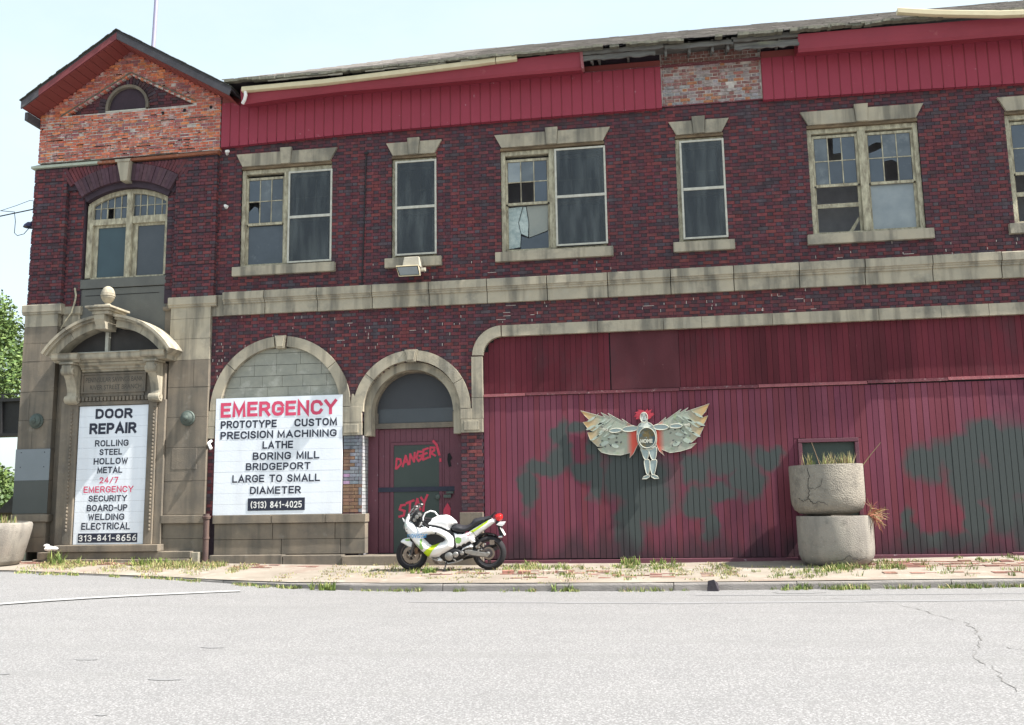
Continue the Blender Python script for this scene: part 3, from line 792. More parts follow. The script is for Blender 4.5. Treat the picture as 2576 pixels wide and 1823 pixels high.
low3 = [([(0, .02), (.28, .05), (.30, .34), (.24, .62), (.36, .98), (0, .96)], 'paper'), ([(.31, .36), (.48, .28), (.50, .60), (.44, .97), (.38, .97), (.26, .62)], 'paper'), ([(.51, .26), (.98, .40), (1, .98), (.46, .98), (.52, .6)], 'card'), ([(.30, 0), (1, 0), (1, .38), (.5, .24), (.32, .3)], 'glass')]
M['paper'] = pmat('crumpled_pale_paper', (0.42, 0.48, 0.46), (0.24, 0.30, 0.30), scale=9, contrast=.15, bump=.8, bscale=14)
M['card'] = pmat('grey_cardboard', (0.27, 0.28, 0.25), (0.21, 0.23, 0.22), scale=3, bump=.1)
for n, (x0, x1) in enumerate(WIN):
    g = MB(); ya, yb = FY + .045, FY + .20
    g.box(x0, x0 + .085, ya, yb, 6.27, 8.38); g.box(x1 - .085, x1, ya, yb, 6.27, 8.38)
    g.box(x0 + .085, x1 - .085, ya + .002, yb, 8.29, 8.38); g.box(x0 + .085, x1 - .085, ya + .002, yb, 6.27, 6.325)
    mids = {0: (-7.45, -7.325), 2: (-1.885, -1.755), 4: (4.055, 4.20), 5: (7.62, 7.76)}
    if n in mids: g.box(mids[n][0], mids[n][1], ya - .006, yb, 6.325, 8.29)
    w = g.build('window', M['frame'], bld, bevel=.006)
    g = MB(); g.box(x0 + .002, x1 - .002, FY - .01, FY + .2, 8.385, 8.437); g.build('head_board', M['frame_rot'], w)
    g = MB(); g.box(x0 - .12, x1 + .11, FY - .09, FY + .22, 6.075, 6.268); g.build('sill', M['stone'], w, bevel=.008)
    c = (x0 + x1) / 2; kw = .13
    for sgn, (a, b, e) in ((-1, (x0 + .03, c - kw * .82, x0 - .11)), (1, (c + kw * .82, x1 - .03, x1 + .12))):
        g = MB()
        if sgn < 0: g.prism([(a, 8.442), (b, 8.442), (c - kw, 8.715), (e, 8.715)], FY - .05, FY + .15)
        else: g.prism([(a, 8.442), (b, 8.442), (e, 8.715), (c + kw, 8.715)], FY - .05, FY + .15)
        g.build('lintel', M['stone'], w, bevel=.004)
    g = MB(); g.prism([(c - kw * .8, 8.442), (c + kw * .8, 8.442), (c + kw * .98, 8.79), (c - kw * .98, 8.79)], FY - .075, FY + .15); g.build('keystone', M['stone'], w, bevel=.004)
    if n == 0:
        sash(w, x0 + .085, -7.45, 7.21, FY + .09, holes1, 'glass'); storm(w, -7.335, -6.385, 6.305, 8.27, 7.28)
        sash(w, -7.325, x1 - .085, 7.25, FY + .10)
    elif n in (1, 3):
        storm(w, x0 + .08, x1 + .0, 6.33, 8.32, 7.33); sash(w, x0 + .085, x1 - .085, 7.25, FY + .10)
    elif n == 2:
        sash(w, x0 + .085, -1.885, 7.29, FY + .09, holes3, low3); storm(w, -1.765, x1 + .01, 6.34, 8.345, 7.345)
        sash(w, -1.755, x1 - .085, 7.25, FY + .10)
    elif n == 4:
        sash(w, x0 + .085, 4.055, 7.26, FY + .09, holes5l, 'open', z1=8.26); sash(w, 4.20, x1 - .085, 7.25, FY + .09, holes5r, 'glass_pale', z1=8.26)
    else:
        sash(w, x0 + .085, 7.62, 7.26, FY + .09, {}, 'open', z1=8.26); sash(w, 7.76, x1 - .085, 7.25, FY + .09, {}, 'glass', z1=8.26)
# leaning broken stick in the open window
g = MB(); g.prism([(3.80, 6.34), (3.88, 6.34), (4.03, 6.60), (4.00, 6.64)], FY + .2, FY + .23); g.build('loose_stick', M['frame'], bld)

# --- door in the arch
g = MB(); g.prism([(-5.64, .40), (-3.88, .40), (-3.88, 3.0), (-5.64, 3.0)], FY + .52, FY + .56); g.build('door_core', M['black_gap'], bld)
pts = lambda r, a0, a1, n: [(DC - .02 + r * math.cos(R(a0 + (a1 - a0) * k / n)), DZ - .01 + r * math.sin(R(a0 + (a1 - a0) * k / n))) for k in range(n + 1)]
g = MB(); g.arc(DC - .02, DZ - .01, .83, .985, 0, 180, FY + .102, FY + .40, 30); g.build('arch_soffit_ring', M['stone'], bld)
g = MB(); g.arc(DC - .02, DZ - .01, .80, .86, 0, 180, FY + .34, FY + .42, 30); g.box(-5.55, -5.49, FY + .34, FY + .42, 2.97, 3.18); g.box(-3.95, -3.89, FY + .34, FY + .42, 2.97, 3.18); g.build('fanlight_frame', M['stone_dark'], bld)
for a, b in ((-5.70, -5.55), (-3.88, -3.70)):
    g = MB(); g.box(a, b, FY + .1, FY + .41, 2.72, 3.18); g.build('reveal_stone', M['stone'], bld)
fl = MB(); fl.prism([(-5.5, 2.98), (-3.93, 2.98)] + pts(.80, 0, 180, 20), FY + .405, FY + .41); fan = fl.build('fanlight', M['glass_fan'] if 'glass_fan' in M else M['glass_dark'], bld)
g = MB(); g.box(-5.49, -3.95, FY + .398, FY + .404, 2.985, 3.265); g.build('lower_board', M['glass_dark'], fan)
g = MB(); g.box(-5.58, -3.88, FY + .36, FY + .46, 2.87, 2.975); g.build('door_head', M['stone_dark'], bld)
for a, b in ((-5.71, -5.49), (-3.93, -3.69)):
    g = MB(); g.box(a, b, FY + .38, FY + .45, .40, 2.868); g.build('door_jamb', M['maroon'], bld)
dr = MB(); dr.box(-5.488, -3.932, FY + .43, FY + .47, .41, 2.868); door = dr.build('door', M['maroon'], bld)
x = -5.485
while x < -3.95:
    w_ = min(.112, -3.935 - x)
    if not (-5.25 < x + w_ / 2 < -4.20): 
        g = MB(); g.box(x + .003, x + w_ - .003, FY + .415, FY + .432, .42, 2.86); g.build('plank', M['maroon'], door)
    else:
        g = MB(); g.box(x + .003, x + w_ - .003, FY + .415, FY + .432, 2.60, 2.86); g.build('plank', M['maroon'], door)
    x += .112
g = MB(); g.box(-5.24, -5.175, FY + .40, FY + .432, .42, 2.59); g.box(-4.245, -4.19, FY + .40, FY + .432, .42, 2.59); g.box(-5.175, -4.245, FY + .40, FY + .432, 2.535, 2.59); g.build('panel_frame', M['maroon'], door)
g = MB(); g.box(-5.172, -4.248, FY + .41, FY + .43, .42, 2.532); g.build('green_panel', M['greenpanel'], door)
g = MB(); g.box(-5.64, -3.885, FY + .392, FY + .399, 1.61, 1.70); g.build('black_strip', M['ink'], door)
g = MB(); g.lathe([(.045, 0), (.05, .02), (.035, .03)], (-4.27, FY + .39, 1.50), 'y', 12); g.box(-4.15, -4.0, FY + .37, FY + .40, 1.48, 1.54); g.box(-4.10, -3.95, FY + .36, FY + .40, 1.56, 1.60); g.build('lock', M['bronze'], door)
g = MB(); g.prism([(-4.07, 2.34), (-4.03, 2.36), (-3.98, 2.26), (-4.02, 2.2), (-4.0, 2.1), (-4.05, 2.08), (-4.08, 2.22)], FY + .405, FY + .414); g.build('splintered_hole', M['black_gap'], door)
# --- red spray lettering on the door
def stroke(g, pts, w, y):
    for (a, b) in zip(pts, pts[1:]):
        d = Vector((b[0] - a[0], b[1] - a[1])); L = d.length
        if L < 1e-4: continue
        n = Vector((-d.y, d.x)) / L * w / 2; e = d / L * w * .35
        g.prism([(a[0] - e.x + n.x, a[1] - e.y + n.y), (a[0] - e.x - n.x, a[1] - e.y - n.y), (b[0] + e.x - n.x, b[1] + e.y - n.y), (b[0] + e.x + n.x, b[1] + e.y + n.y)], y + random.uniform(0, .0015), y + .003)
GL = {'D': [[(0, 0), (.1, 1), (.6, .8), (.7, .35), (.15, 0)]], 'A': [[(0, 0), (.4, 1), (.75, 0)], [(.15, .35), (.62, .4)]], 'N': [[(0, 0), (.1, 1), (.6, .1), (.7, 1)]],
      'G': [[(.7, .85), (.25, 1), (0, .45), (.3, 0), (.7, .2), (.7, .5), (.4, .5)]], 'E': [[(.65, 1), (.05, 1), (0, 0), (.65, .05)], [(.03, .5), (.5, .55)]],
      'R': [[(0, 0), (.08, 1), (.6, .85), (.55, .55), (.08, .45), (.7, 0)]], '!': [[(.3, 1.4), (.25, .35)], [(.25, .05), (.26, 0)]],
      'S': [[(.65, .9), (.2, 1), (.05, .7), (.6, .4), (.5, .05), (0, .1)]], 'T': [[(0, 1), (.8, 1)], [(.4, 1), (.35, 0)]], 'Y': [[(0, 1), (.35, .5), (.7, 1)], [(.35, .5), (.25, -.2)]]}
def graffiti(text, x, z, size, rise, y, adv=.9, w=.034, name='graffiti'):
    g = MB()
    for i, ch in enumerate(text):
        for st in GL[ch]:
            stroke(g, [(x + i * size * adv + u * size, z + i * size * adv * rise + v * size * 1.25 + u * size * rise) for u, v in st], w, y)
    return g.build(name, M['spray'], door)
graffiti('DANGER', -5.13, 2.07, .155, .30, FY + .4045, w=.042)
g = MB(); stroke(g, [(-4.36, 2.60), (-4.29, 2.52), (-4.24, 2.33)], .05, FY + .395); stroke(g, [(-4.22, 2.24), (-4.215, 2.2)], .045, FY + .395); g.build('graffiti', M['spray'], door)
graffiti('STAY', -5.06, 1.10, .185, .36, FY + .4045, adv=.80, w=.045)
g = MB(); g.prism([(-4.18, .95), (-4.02, .95), (-4.02, 1.28), (-4.08, 1.38), (-4.16, 1.25)], FY + .400, FY + .404); g.build('graffiti', M['spray'], door)

# --- boarded shopfront: tongue-and-groove planks
bpar = bld
cols_lo = [(0.150, 0.044, 0.066), (0.140, 0.041, 0.063), (0.160, 0.049, 0.073), (0.150, 0.041, 0.056)]
cols_up = [(0.100, 0.019, 0.028), (0.088, 0.019, 0.026), (0.110, 0.021, 0.030)]
g = MB(); g.box(-3.30, XR, FY + .075, FY + .3, .2, 4.66); g.build('board_backing', M['black_gap'], bld)
x = -3.27; k = 0
while x < XR - .02:
    w_ = .1095
    yj = FY + .045 + random.uniform(0, .004)
    top = 3.40
    zones = [(.305, top)]
    xa_, xb_ = x, x + w_; hatch = None
    if x + w_ > 2.63 and x < 3.64:
        zones = [(.305, .78), (2.44, top)]
        if x < 2.60: hatch = (x, 2.60)
        if x + w_ > 3.67: hatch = (3.67, x + w_)
    if hatch and hatch[1] - hatch[0] > .012:
        g = MB(); g.box(hatch[0] + .0045, hatch[1] - .0045, yj, FY + .08, .785, 2.435, vary(random.choice(cols_lo), .05)); g.build('plank', M['plank'], bld)
    for a, b in zones:
        g = MB(); g.box(x + .0045, x + w_ - .0045, yj, FY + .08, a + random.uniform(0, .012), b, vary(random.choice(cols_lo), .05)); g.build('plank', M['plank'], bld)
    x += w_; k += 1
x = -3.27
while x < XR - .02:
    w_ = .1075
    if -.78 < x < .50:
        x = .52 if x > -.77 else x
    if x < -.78 < x + w_: w_ = -.78 - x
    zt = 4.60
    if x < -2.88: zt = 4.21 + math.sqrt(max(0, .37 ** 2 - (x + .03 + 2.88) ** 2))
    if w_ > .02:
        g = MB(); g.box(x + .0028, x + w_ - .0028, FY + .062 + random.uniform(0, .003), FY + .08, 3.47, zt, vary(random.choice(cols_up), .06)); g.build('plank', M['plank_up'], bld)
    x += w_
    if abs(x + .78) < .01: x = .525
g = MB(); g.box(-.775, .52, FY + .058, FY + .08, 3.47, 4.60, (0.085, 0.026, 0.032)); g.build('plywood_panel', M['plank_up'], bld)
# moulding between the two tiers, broken into lengths
for a, b, dz, mt_ in [(-3.26, -2.45, .0, 'trim_pale'), (-2.44, -1.25, .004, 'trim'), (-1.24, .5, -.002, 'trim'), (.51, 1.95, .006, 'trim'), (1.96, 3.9, .01, 'trim_pale'), (3.91, 5.3, .02, 'trim'), (5.31, 9.0, .03, 'trim_pale')]:
    if mt_ not in M:
        M['trim'] = pmat('worn_maroon_trim', (0.17, 0.05, 0.06), (0.11, 0.04, 0.05), scale=9, bump=.3, stains=[((0.42, 0.33, 0.32), 16, .57, .68, .7)])
        M['trim_pale'] = pmat('faded_maroon_trim', (0.34, 0.12, 0.13), (0.20, 0.07, 0.08), scale=9, bump=.3, stains=[((0.45, 0.38, 0.36), 14, .6, .7, .7)])
    g = MB(); g.box(a, b, FY + .012, FY + .08, 3.405 + dz, 3.435 + dz); g.box(a, b, FY + .03, FY + .08, 3.436 + dz, 3.462 + dz); g.build('moulding', M[mt_], bld)
for a, b, z1, y in [(-3.27, -.70, .285, FY + .0), (-.69, 2.5, .30, FY - .03), (2.51, 6.1, .335, FY - .03), (6.11, 9.0, .36, FY - .03)]:
    g = MB(); g.box(a, b, y, FY + .08, .12, z1); g.build('baseboard', M['maroon'], bld, bevel=.006)
# hatch behind the planters
g = MB(); g.box(2.60, 2.67, FY - .02, FY + .08, .80, 2.36); g.box(3.60, 3.67, FY - .02, FY + .08, .80, 2.36); g.box(2.60, 3.67, FY - .022, FY + .08, 2.365, 2.435); hf = g.build('hatch_frame', M['maroon'], bld, bevel=.006)
g = MB(); g.box(2.672, 3.598, FY + .05, FY + .075, .80, 2.362); g.build('hatch_panel', M['greenpanel'], hf)

# --- red ribbed siding, eaves box, rotten section
sb = [(-8.83, 8.88), (-6.1, 8.96), (-3.3, 8.99), (0.4, 9.0), (2.3, 9.0), (5.3, 8.97), (9.0, 8.90)]
def siding(xa, xb):
    x = xa
    while x < xb - .03:
        w_ = min(.207, xb - x)
        zb = interp(sb, x + w_ / 2); zb2 = interp(sb, x + w_)
        g = MB(); y = FY - .10
        prof_ = [(x + .004, y + .012), (x + .016, y), (x + w_ - .016, y), (x + w_ - .004, y + .012)]
        z0a, z0b = interp(sb, x), zb2
        i = 0
        for (xa_, ya_), (xb_, yb_) in zip(prof_, prof_[1:]):
            za = interp(sb, xa_); zc = interp(sb, xb_)
            g.quad((xa_, ya_, za), (xb_, yb_, zc), (xb_, yb_, 9.86), (xa_, ya_, 9.86))
        g.quad((x + .004, y + .012, z0a), (x + w_ - .004, y + .012, z0b), (x + w_ - .004, FY, z0b), (x + .004, FY, z0a))
        g.build('siding_panel', M['siding'], bld, recalc=False)
        x += w_
siding(-8.83, .40); siding(2.33, XR)
g = MB(); g.box(-8.82, .395, FY - .085, FY - .0, 9.02, 10.0); g.box(2.335, XR, FY - .085, FY, 9.02, 10.0); g.build('siding_backing', M['soffit'], bld)
# rusty flashing strips round the bare patch
g = MB(); g.box(.40, 2.33, FY - .03, FY + .0, 9.045, 9.065); g.box(-1.1, 2.33, FY - .12, FY - .0, 9.862, 9.875); g.build('flashing', M['trim'], bld)
def eaves_box(xa, xb, seg, zb, zt, name='fascia'):
    n = max(2, int((xb - xa) / seg)); st = []
    for k in range(n + 1):
        x = xa + (xb - xa) * k / n; j = random.uniform(-.012, .012); b = interp(zb, x); t = interp(zt, x)
        st.append((x, [(FY - .46 + j, b), (FY - .50 + j * .6, b + .05), (FY - .53 + j, (b + t) / 2), (FY - .56 + j, t), (FY - .05, t + .02), (FY - .05, b + .10), (FY - .44, b + .012)]))
    g = MB(); g.sweepx(st); g.build(name, M['fascia'], bld)
eaves_box(-8.20, -1.12, .7, [(-8.2, 9.62), (-6.4, 9.72), (-4, 9.735), (-1.1, 9.76)], [(-8.2, 9.92), (-6.4, 9.98), (-3.2, 10.02), (-1.1, 10.10)])
eaves_box(2.98, XR, .8, [(2.9, 9.74), (9, 9.70)], [(2.9, 10.06), (5, 10.05), (9, 9.99)])
g = MB(); g.prism([(-1.135, 9.75), (-1.085, 9.73), (-1.11, 10.14), (-1.17, 10.14)], FY - .56, FY - .40); g.build('bent_end_flap', M['trim_pale'], bld)
# exposed rotten boards and rafter tails between the two boxes
def ragged(x0, x1, z0, z1, y, n, amp_b, amp_t, name, mat, thick=.03, tilt=0):
    g = MB(); top = []; bot = []
    for k in range(n + 1):
        x = x0 + (x1 - x0) * k / n
        top.append((x, z1 + random.uniform(-amp_t, amp_t) + tilt * (x - x0))); bot.append((x, z0 + random.uniform(-amp_b, amp_b) + tilt * (x - x0)))
    for k in range(n):
        g.prism([bot[k], bot[k + 1], top[k + 1], top[k]], y, y + thick)
    return g.build(name, M[mat], bld)
ragged(-1.10, .45, 10.02, 10.11, FY - .56, 14, .006, .006, 'rotten_board', 'rot')
ragged(-1.10, .30, 9.90, 10.0, FY - .54, 14, .018, .004, 'rotten_board', 'rot')
ragged(-.1, .46, 10.0, 10.10, FY - .58, 6, .02, .02, 'rotten_board', 'rot', tilt=.03)
ragged(.48, 1.78, 9.985, 10.07, FY - .55, 14, .012, .008, 'rotten_board', 'rot')
ragged(1.75, 3.0, 10.02, 10.12, FY - .55, 12, .012, .01, 'rotten_board', 'rot')
ragged(1.80, 3.0, 9.86, 9.99, FY - .53, 12, .02, .006, 'rotten_board', 'rot', tilt=-.01)
for x in (-.96, -.82, -.25, .48, .93, 1.37, 1.66, 2.28, 2.62):
    g = MB(); g.prism([(x, 9.90 + random.uniform(-.03, .03)), (x + .045, 9.88), (x + .045, 10.14), (x, 10.14)], FY - .50, FY - .42); g.box(x + .002, x + .043, FY - .42, FY - .0, 10.03, 10.14); g.build('rafter_tail', M['rot'], bld)
g = MB(); g.box(-1.1, 3.0, FY - .4, FY - .02, 10.15, 10.17); g.build('roof_deck', M['rot'], bld)
# bare old brick in the gap of the siding
COM = [(0.27, 0.115, 0.10), (0.24, 0.12, 0.11), (0.22, 0.11, 0.105), (0.30, 0.25, 0.25), (0.26, 0.245, 0.26), (0.34, 0.15, 0.08), (0.25, 0.2, 0.2)]
g = MB(); g.box(.39, 2.35, FY - .012, FY + .004, 9.05, 10.2); g.box(-8.9, XR, FY + .01, FY + .3, 10.0, 10.28); g.build('bare_patch_mortar', M['old_mortar'], bld)
lay(9.06, 10.16, lambda z: [(.42, 2.31)], FY - .022, depth=.02, red=COM, blue=COM, jit=.009)
g = MB()
bare = [MB() for _ in range(0)]
for (p, q, z, zt, y0, y1, c, fl) in BR:
    if random.random() < .012: continue
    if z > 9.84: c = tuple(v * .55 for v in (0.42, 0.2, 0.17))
    g.box(p + .003, q - .003, y0, y1, z + .003, zt - .003, c, back=False)
g.build('old_brickwork', M['old_brick'], bld, kind='stuff', recalc=False)
BR = []
# gutters
def gutter(xs_, name, label, y):
    pr = lambda z, x: [(y, z), (y, z + .085), (y + .015, z + .10), (y + .01, z + .07), (y + .12, z + .07), (y + .12, z), (y + .06, z - .012)]
    g = MB(); g.sweepx([(x, pr(z, x)) for x, z in xs_]); return g.build(name, M['gutter'], bld, label=label)
gutter([(-8.13, 9.83), (-6.4, 9.84), (-4.8, 9.90), (-3.2, 9.965), (-2.83, 9.985)], 'gutter', 'sagging cream gutter length', FY - .66)
gutter([(-2.815, 9.985), (-2.40, 10.0)], 'gutter', 'short cream gutter end piece', FY - .66)
gutter([(4.74, 10.20), (5.0, 10.155), (5.4, 10.09), (5.9, 10.03), (6.5, 9.96), (7.2, 9.92), (9.0, 9.86)], 'gutter', 'cream gutter with its end bent up over the roof edge', FY - .80)
g = MB(); g.tube([(-8.06, FY - .62, 9.85), (-8.05, FY - .62, 9.74), (-8.08, FY - .60, 9.66), (-8.14, FY - .56, 9.60)], .035, 10); g.build('gutter_elbow', M['white'], bld)

# --- main roof: stepped shingle courses
g = MB(); n = 17
for k in range(n):
    t0, t1 = k / n, (k + 1) / n + .02
    ya, za = 17.13 + 3.07 * t0, 10.13 + 1.74 * t0; yb, zb = 17.13 + 3.07 * t1, 10.13 + 1.74 * t1
    xa = -8.55 + 4.75 * t0; x = xa
    while x < XR + .4:
        w_ = random.uniform(.22, .34); j = random.uniform(0, .012) + .012
        e = random.uniform(-.02, .02) if k else random.uniform(-.03, .03)
        sag = -.05 * math.exp(-((x + 7) / 2.5) ** 2)
        g.v += [(x, ya + e, za + j + sag + e * .5), (x + w_ - .006, ya + e, za + j + sag + e * .5), (x + w_ - .006, yb, zb + .004 + sag * (1 - t1)), (x, yb, zb + .004 + sag * (1 - t1)),
                (x, ya + e, za - .015 + sag), (x + w_ - .006, ya + e, za - .015 + sag)]
        i = len(g.v) - 6; g.f += [(i, i + 1, i + 2, i + 3), (i + 4, i + 5, i + 1, i)]; g.c += [None, None]
        x += w_
rf = MB()
rf.quad((-8.5, 17.16, 10.10), (XR + .4, 17.16, 10.10), (XR + .4, 20.2, 11.83), (-3.8, 20.2, 11.83))
rf.quad((-3.8, 20.2, 11.83), (XR + .4, 20.2, 11.83), (XR + .4, 27, 9.9), (-8.5, 27, 9.9))
rf.quad((-8.5, 17.16, 10.10), (-3.8, 20.2, 11.83), (-8.5, 27, 9.9), (-8.5, 20, 9.9))
roof = rf.build('roof', M['tar'], bld)
g.build('shingles', M['shingle'], roof, kind='stuff', recalc=False)
g = MB()
x = -8.5
while x < XR:
    if not (-.9 < x < 2.9 and random.random() < .3):
        w_ = random.uniform(.06, .22); sag = -.05 * math.exp(-((x + 7) / 2.5) ** 2)
        g.box(x, x + w_, 17.10 + random.uniform(-.02, .02), 17.22, 10.085 + sag + random.uniform(-.02, .01), 10.125 + sag + random.uniform(-.008, .012))
        x += w_ * .9
    else: x += .15
g.build('roof_edge', M['moss'], roof, kind='stuff')
g = MB(); x = -7.9
while x < -3.4:
    w_ = random.uniform(.2, .5)
    if random.random() < .62: g.box(x, x + w_, 17.16, 17.19, 10.0 + (x + 7.9) * .012 + random.uniform(-.01, .01), 10.045 + (x + 7.9) * .012 + random.uniform(-.01, .01))
    x += w_
g.build('torn_flashing', M['storm'], roof, kind='stuff')

# --- inside: dark rooms behind the glass
g = MB()
X0, X1, Y0, Y1, Z0, Z1 = -13.0, XR - .02, 18.36, 26.0, .1, 9.9
g.quad((X0, Y1, Z0), (X1, Y1, Z0), (X1, Y1, Z1), (X0, Y1, Z1)); g.quad((X0, 19.25, 5.6), (X1, 19.25, 5.6), (X1, 19.25, Z1), (X0, 19.25, Z1)); g.quad((X0, Y0, Z0), (X0, Y1, Z0), (X0, Y1, Z1), (X0, Y0, Z1)); g.quad((X1, Y0, Z0), (X1, Y1, Z0), (X1, Y1, Z1), (X1, Y0, Z1))  # upper partition added close behind the windows so daylight reaches it
g.quad((X0, 18.0, Z1), (X1, 18.0, Z1), (X1, Y1, Z1), (X0, Y1, Z1)); g.quad((X0, 18.14, 5.6), (X1, 18.14, 5.6), (X1, Y1, 5.6), (X0, Y1, 5.6)); g.quad((X0, 18.14, Z0), (X1, 18.14, Z0), (X1, Y1, Z0), (X0, Y1, Z0))
g.build('interior', M['room'], bld, recalc=False)
g = MB(); g.box(XR - .02, XR + .0, 18.14, 26.1, .1, 10.05); g.box(-13.06, -13.02, 18.1, 26.1, .1, 9.9); g.box(-13.02, XR - .02, 26.02, 26.1, .1, 9.95); g.build('side_wall', M['stone_dark'], bld)
# ================================================================== CORNER BAY (part of the building)
TY = 17.7
# brick pilasters, rusticated every fifth course
def lay_to(fn_free, z0, z1, y, **k):
    lay(z0, z1, fn_free, y, **k)
def pilL(z): return [(-13.10, -12.33)]
def pilR(z): return [(-9.80, -8.885)]
lay(5.66, 8.68, pilL, TY, depth=.2, band=5); lay(5.69, 8.68, pilR, TY, depth=.2, band=5)
lay(5.62, 8.2, lambda z: [(-12.325, -11.95)], FY - .005, depth=.1, band=5)
lay(5.9, 8.2, lambda z: [(-10.02, -9.805)], FY - .005, depth=.1, band=5)
def above(z):
    iv = [(-12.325, -9.805)]
    r = 2.72; cz = 6.18
    if z < cz + r:
        h = math.sqrt(max(0, r * r - (z - cz) ** 2)); iv = minus(iv, -10.92 - min(h, 1.45), -10.92 + min(h, 1.25))
    return [p for p in iv if p[1] - p[0] > .03]
lay(8.2, 8.68, above, TY + .02, depth=.1)
g = MB()
for (p, q, z, zt, y0, y1, c, fl) in BR: g.box(p, q, y0, y1, z, zt, c, back=False)
BR = []
g.build('pilaster_brickwork', M['brick'], bld, kind='stuff', recalc=False)
g = MB()
g.box(-13.09, -12.335, TY + .02, TY + .3, 5.6, 8.8); g.box(-9.79, -8.90, TY + .02, TY + .3, 5.6, 8.8)
g.box(-12.34, -11.93, FY + .012, FY + .25, 5.6, 8.2); g.box(-10.03, -9.79, FY + .012, FY + .25, 5.6, 8.2)
g.box(-12.34, -9.79, TY + .045, FY + .10, 8.42, 8.8); g.box(-12.34, -11.9, TY + .045, FY + .10, 8.18, 8.43); g.box(-9.95, -9.79, TY + .045, FY + .10, 8.18, 8.43)
g.build('bay_wall', M['mortar'], bld)
# voussoir arch over the bay window: radial blocks
VC, VZ = -10.92, 6.36
for (r0, r1, y, n, a0, a1, tone) in [(1.93, 2.30, TY - .03, 9, 59, 122, 1.0)]:
    for k in range(n):
        a = a0 + (a1 - a0) * k / n; b = a0 + (a1 - a0) * (k + 1) / n
        if k == n // 2: continue
        # each block is a clump of radial bricks
        g = MB(); m_ = 3
        for j in range(m_):
            p = a + (b - a) * j / m_; q = a + (b - a) * (j + 1) / m_
            g.arc(VC, VZ, r0, r1, p + .06 + (.22 if j == 0 else 0), q - .06, y + random.uniform(0, .003), TY + .12, 1, vary((0.088, 0.050, 0.062), .14))
        g.build('voussoir', M['brick'], bld)
g = MB()
for k in range(40):
    a = 56 + 69 * k / 40; b = 56 + 69 * (k + 1) / 40
    if 86.5 < (a + b) / 2 < 94: continue
    rr = 2.36 + .22 * abs(math.cos(R(a)))
    zmax = 8.68
    r1 = min(2.66, (zmax - VZ) / max(.2, math.sin(R((a + b) / 2))))
    if r1 > 2.34: g.arc(VC, VZ, 2.31, r1, a + .12, b - .12, TY + random.uniform(-.004, .002), TY + .12, 1, vary(random.choice(RED[1:4]), .15))
g.build('outer_arch_bricks', M['brick'], bld, kind='stuff')
g = MB(); g.arc(VC, VZ, 1.80, 1.93, 59.5, 121.5, TY + .04, FY + .13, 20); g.build('inner_arch_reveal', M['mortar'], bld)  # shade of the arch recess put into the dark mortar colour
g = MB(); g.arc(VC, VZ, 1.93, 2.5, 57, 123, TY + .05, FY + .13, 20); g.build('arch_core', M['mortar'], bld)
g = MB(); g.prism([(-11.09, 8.70), (-10.80, 8.70), (-10.83, 8.24), (-10.98, 8.24)], TY - .16, TY + .1); g.prism([(-11.13, 8.72), (-10.76, 8.72), (-10.78, 8.66), (-11.11, 8.66)], TY - .18, TY - .16); g.build('keystone', M['stone'], bld, bevel=.008)
# bay window
BW0, BW1 = -11.90, -10.03
wc = (BW0 + BW1) / 2
def archz(x, r=1.80): return VZ + math.sqrt(max(0, r * r - (x - VC) ** 2))
g = MB(); ya, yb = FY + .06, FY + .2
g.box(BW0, BW0 + .13, ya, yb, 6.21, archz(BW0) - .02); g.box(BW1 - .07, BW1, ya, yb, 6.21, archz(BW1) - .02)
g.arc(VC, VZ, 1.70, 1.80, 60, 122.5, ya - .003, yb, 18)
g.box(-10.99, -10.86, ya - .02, yb, 6.21, 8.10); g.box(BW0 + .13, -10.99, ya + .003, yb, 7.40, 7.53); g.box(-10.86, BW1 - .07, ya + .003, yb, 7.40, 7.56); g.box(BW0, BW1, ya, yb, 6.195, 6.245)
bw = g.build('window', M['frame'], bld, bevel=.006)
bw['label'] = 'tall arched bay window with a cross of cream painted timber'
g = MB()
for xx in (-11.62, -11.47, -11.31, -11.15, -10.71, -10.55, -10.38, -10.21): g.box(xx - .009, xx + .009, FY + .10, FY + .13, 7.53, archz(xx) - .1)
g.box(BW0 + .13, -10.99, FY + .105, FY + .125, 7.77, 7.785); g.box(-10.86, BW1 - .07, FY + .105, FY + .125, 7.79, 7.805)
g.build('glazing_bar', M['frame'], bw)
xsx = [BW0 + .13, -11.62, -11.47, -11.31, -11.15, -10.99]
for grp, zb in ((xsx, 7.775), ([-10.86, -10.71, -10.55, -10.38, -10.21, BW1 - .07], 7.795)):
    for a, b in zip(grp, grp[1:]):
        if abs(a + 11.47) > .01: pane(bw, 0, 0, 0, 0, FY + .115, 'glass', [(a + .009, 7.54), (b - .009, 7.54), (b - .009, zb - .005), (a + .009, zb - .005)])
        pane(bw, 0, 0, 0, 0, FY + .115, 'glass', [(a + .009, zb + .01), (b - .009, zb + .01), (b - .009, archz(b) - .09), (a + .009, archz(a) - .09)])
g = MB()
for a, b in ((-11.77, -10.995), (-10.855, -10.10)):
    g.box(a, a + .10, FY + .12, FY + .17, 6.25, 7.40); g.box(b - .04, b, FY + .12, FY + .17, 6.25, 7.40); g.box(a + .1, b - .04, FY + .12, FY + .17, 7.35, 7.40)
g.build('casement', M['frame'], bw)
pane(bw, -11.67, -11.035, 6.25, 7.35, FY + .14, 'glass_teal'); pane(bw, -10.755, -10.14, 6.25, 7.35, FY + .14, 'glass_dark')

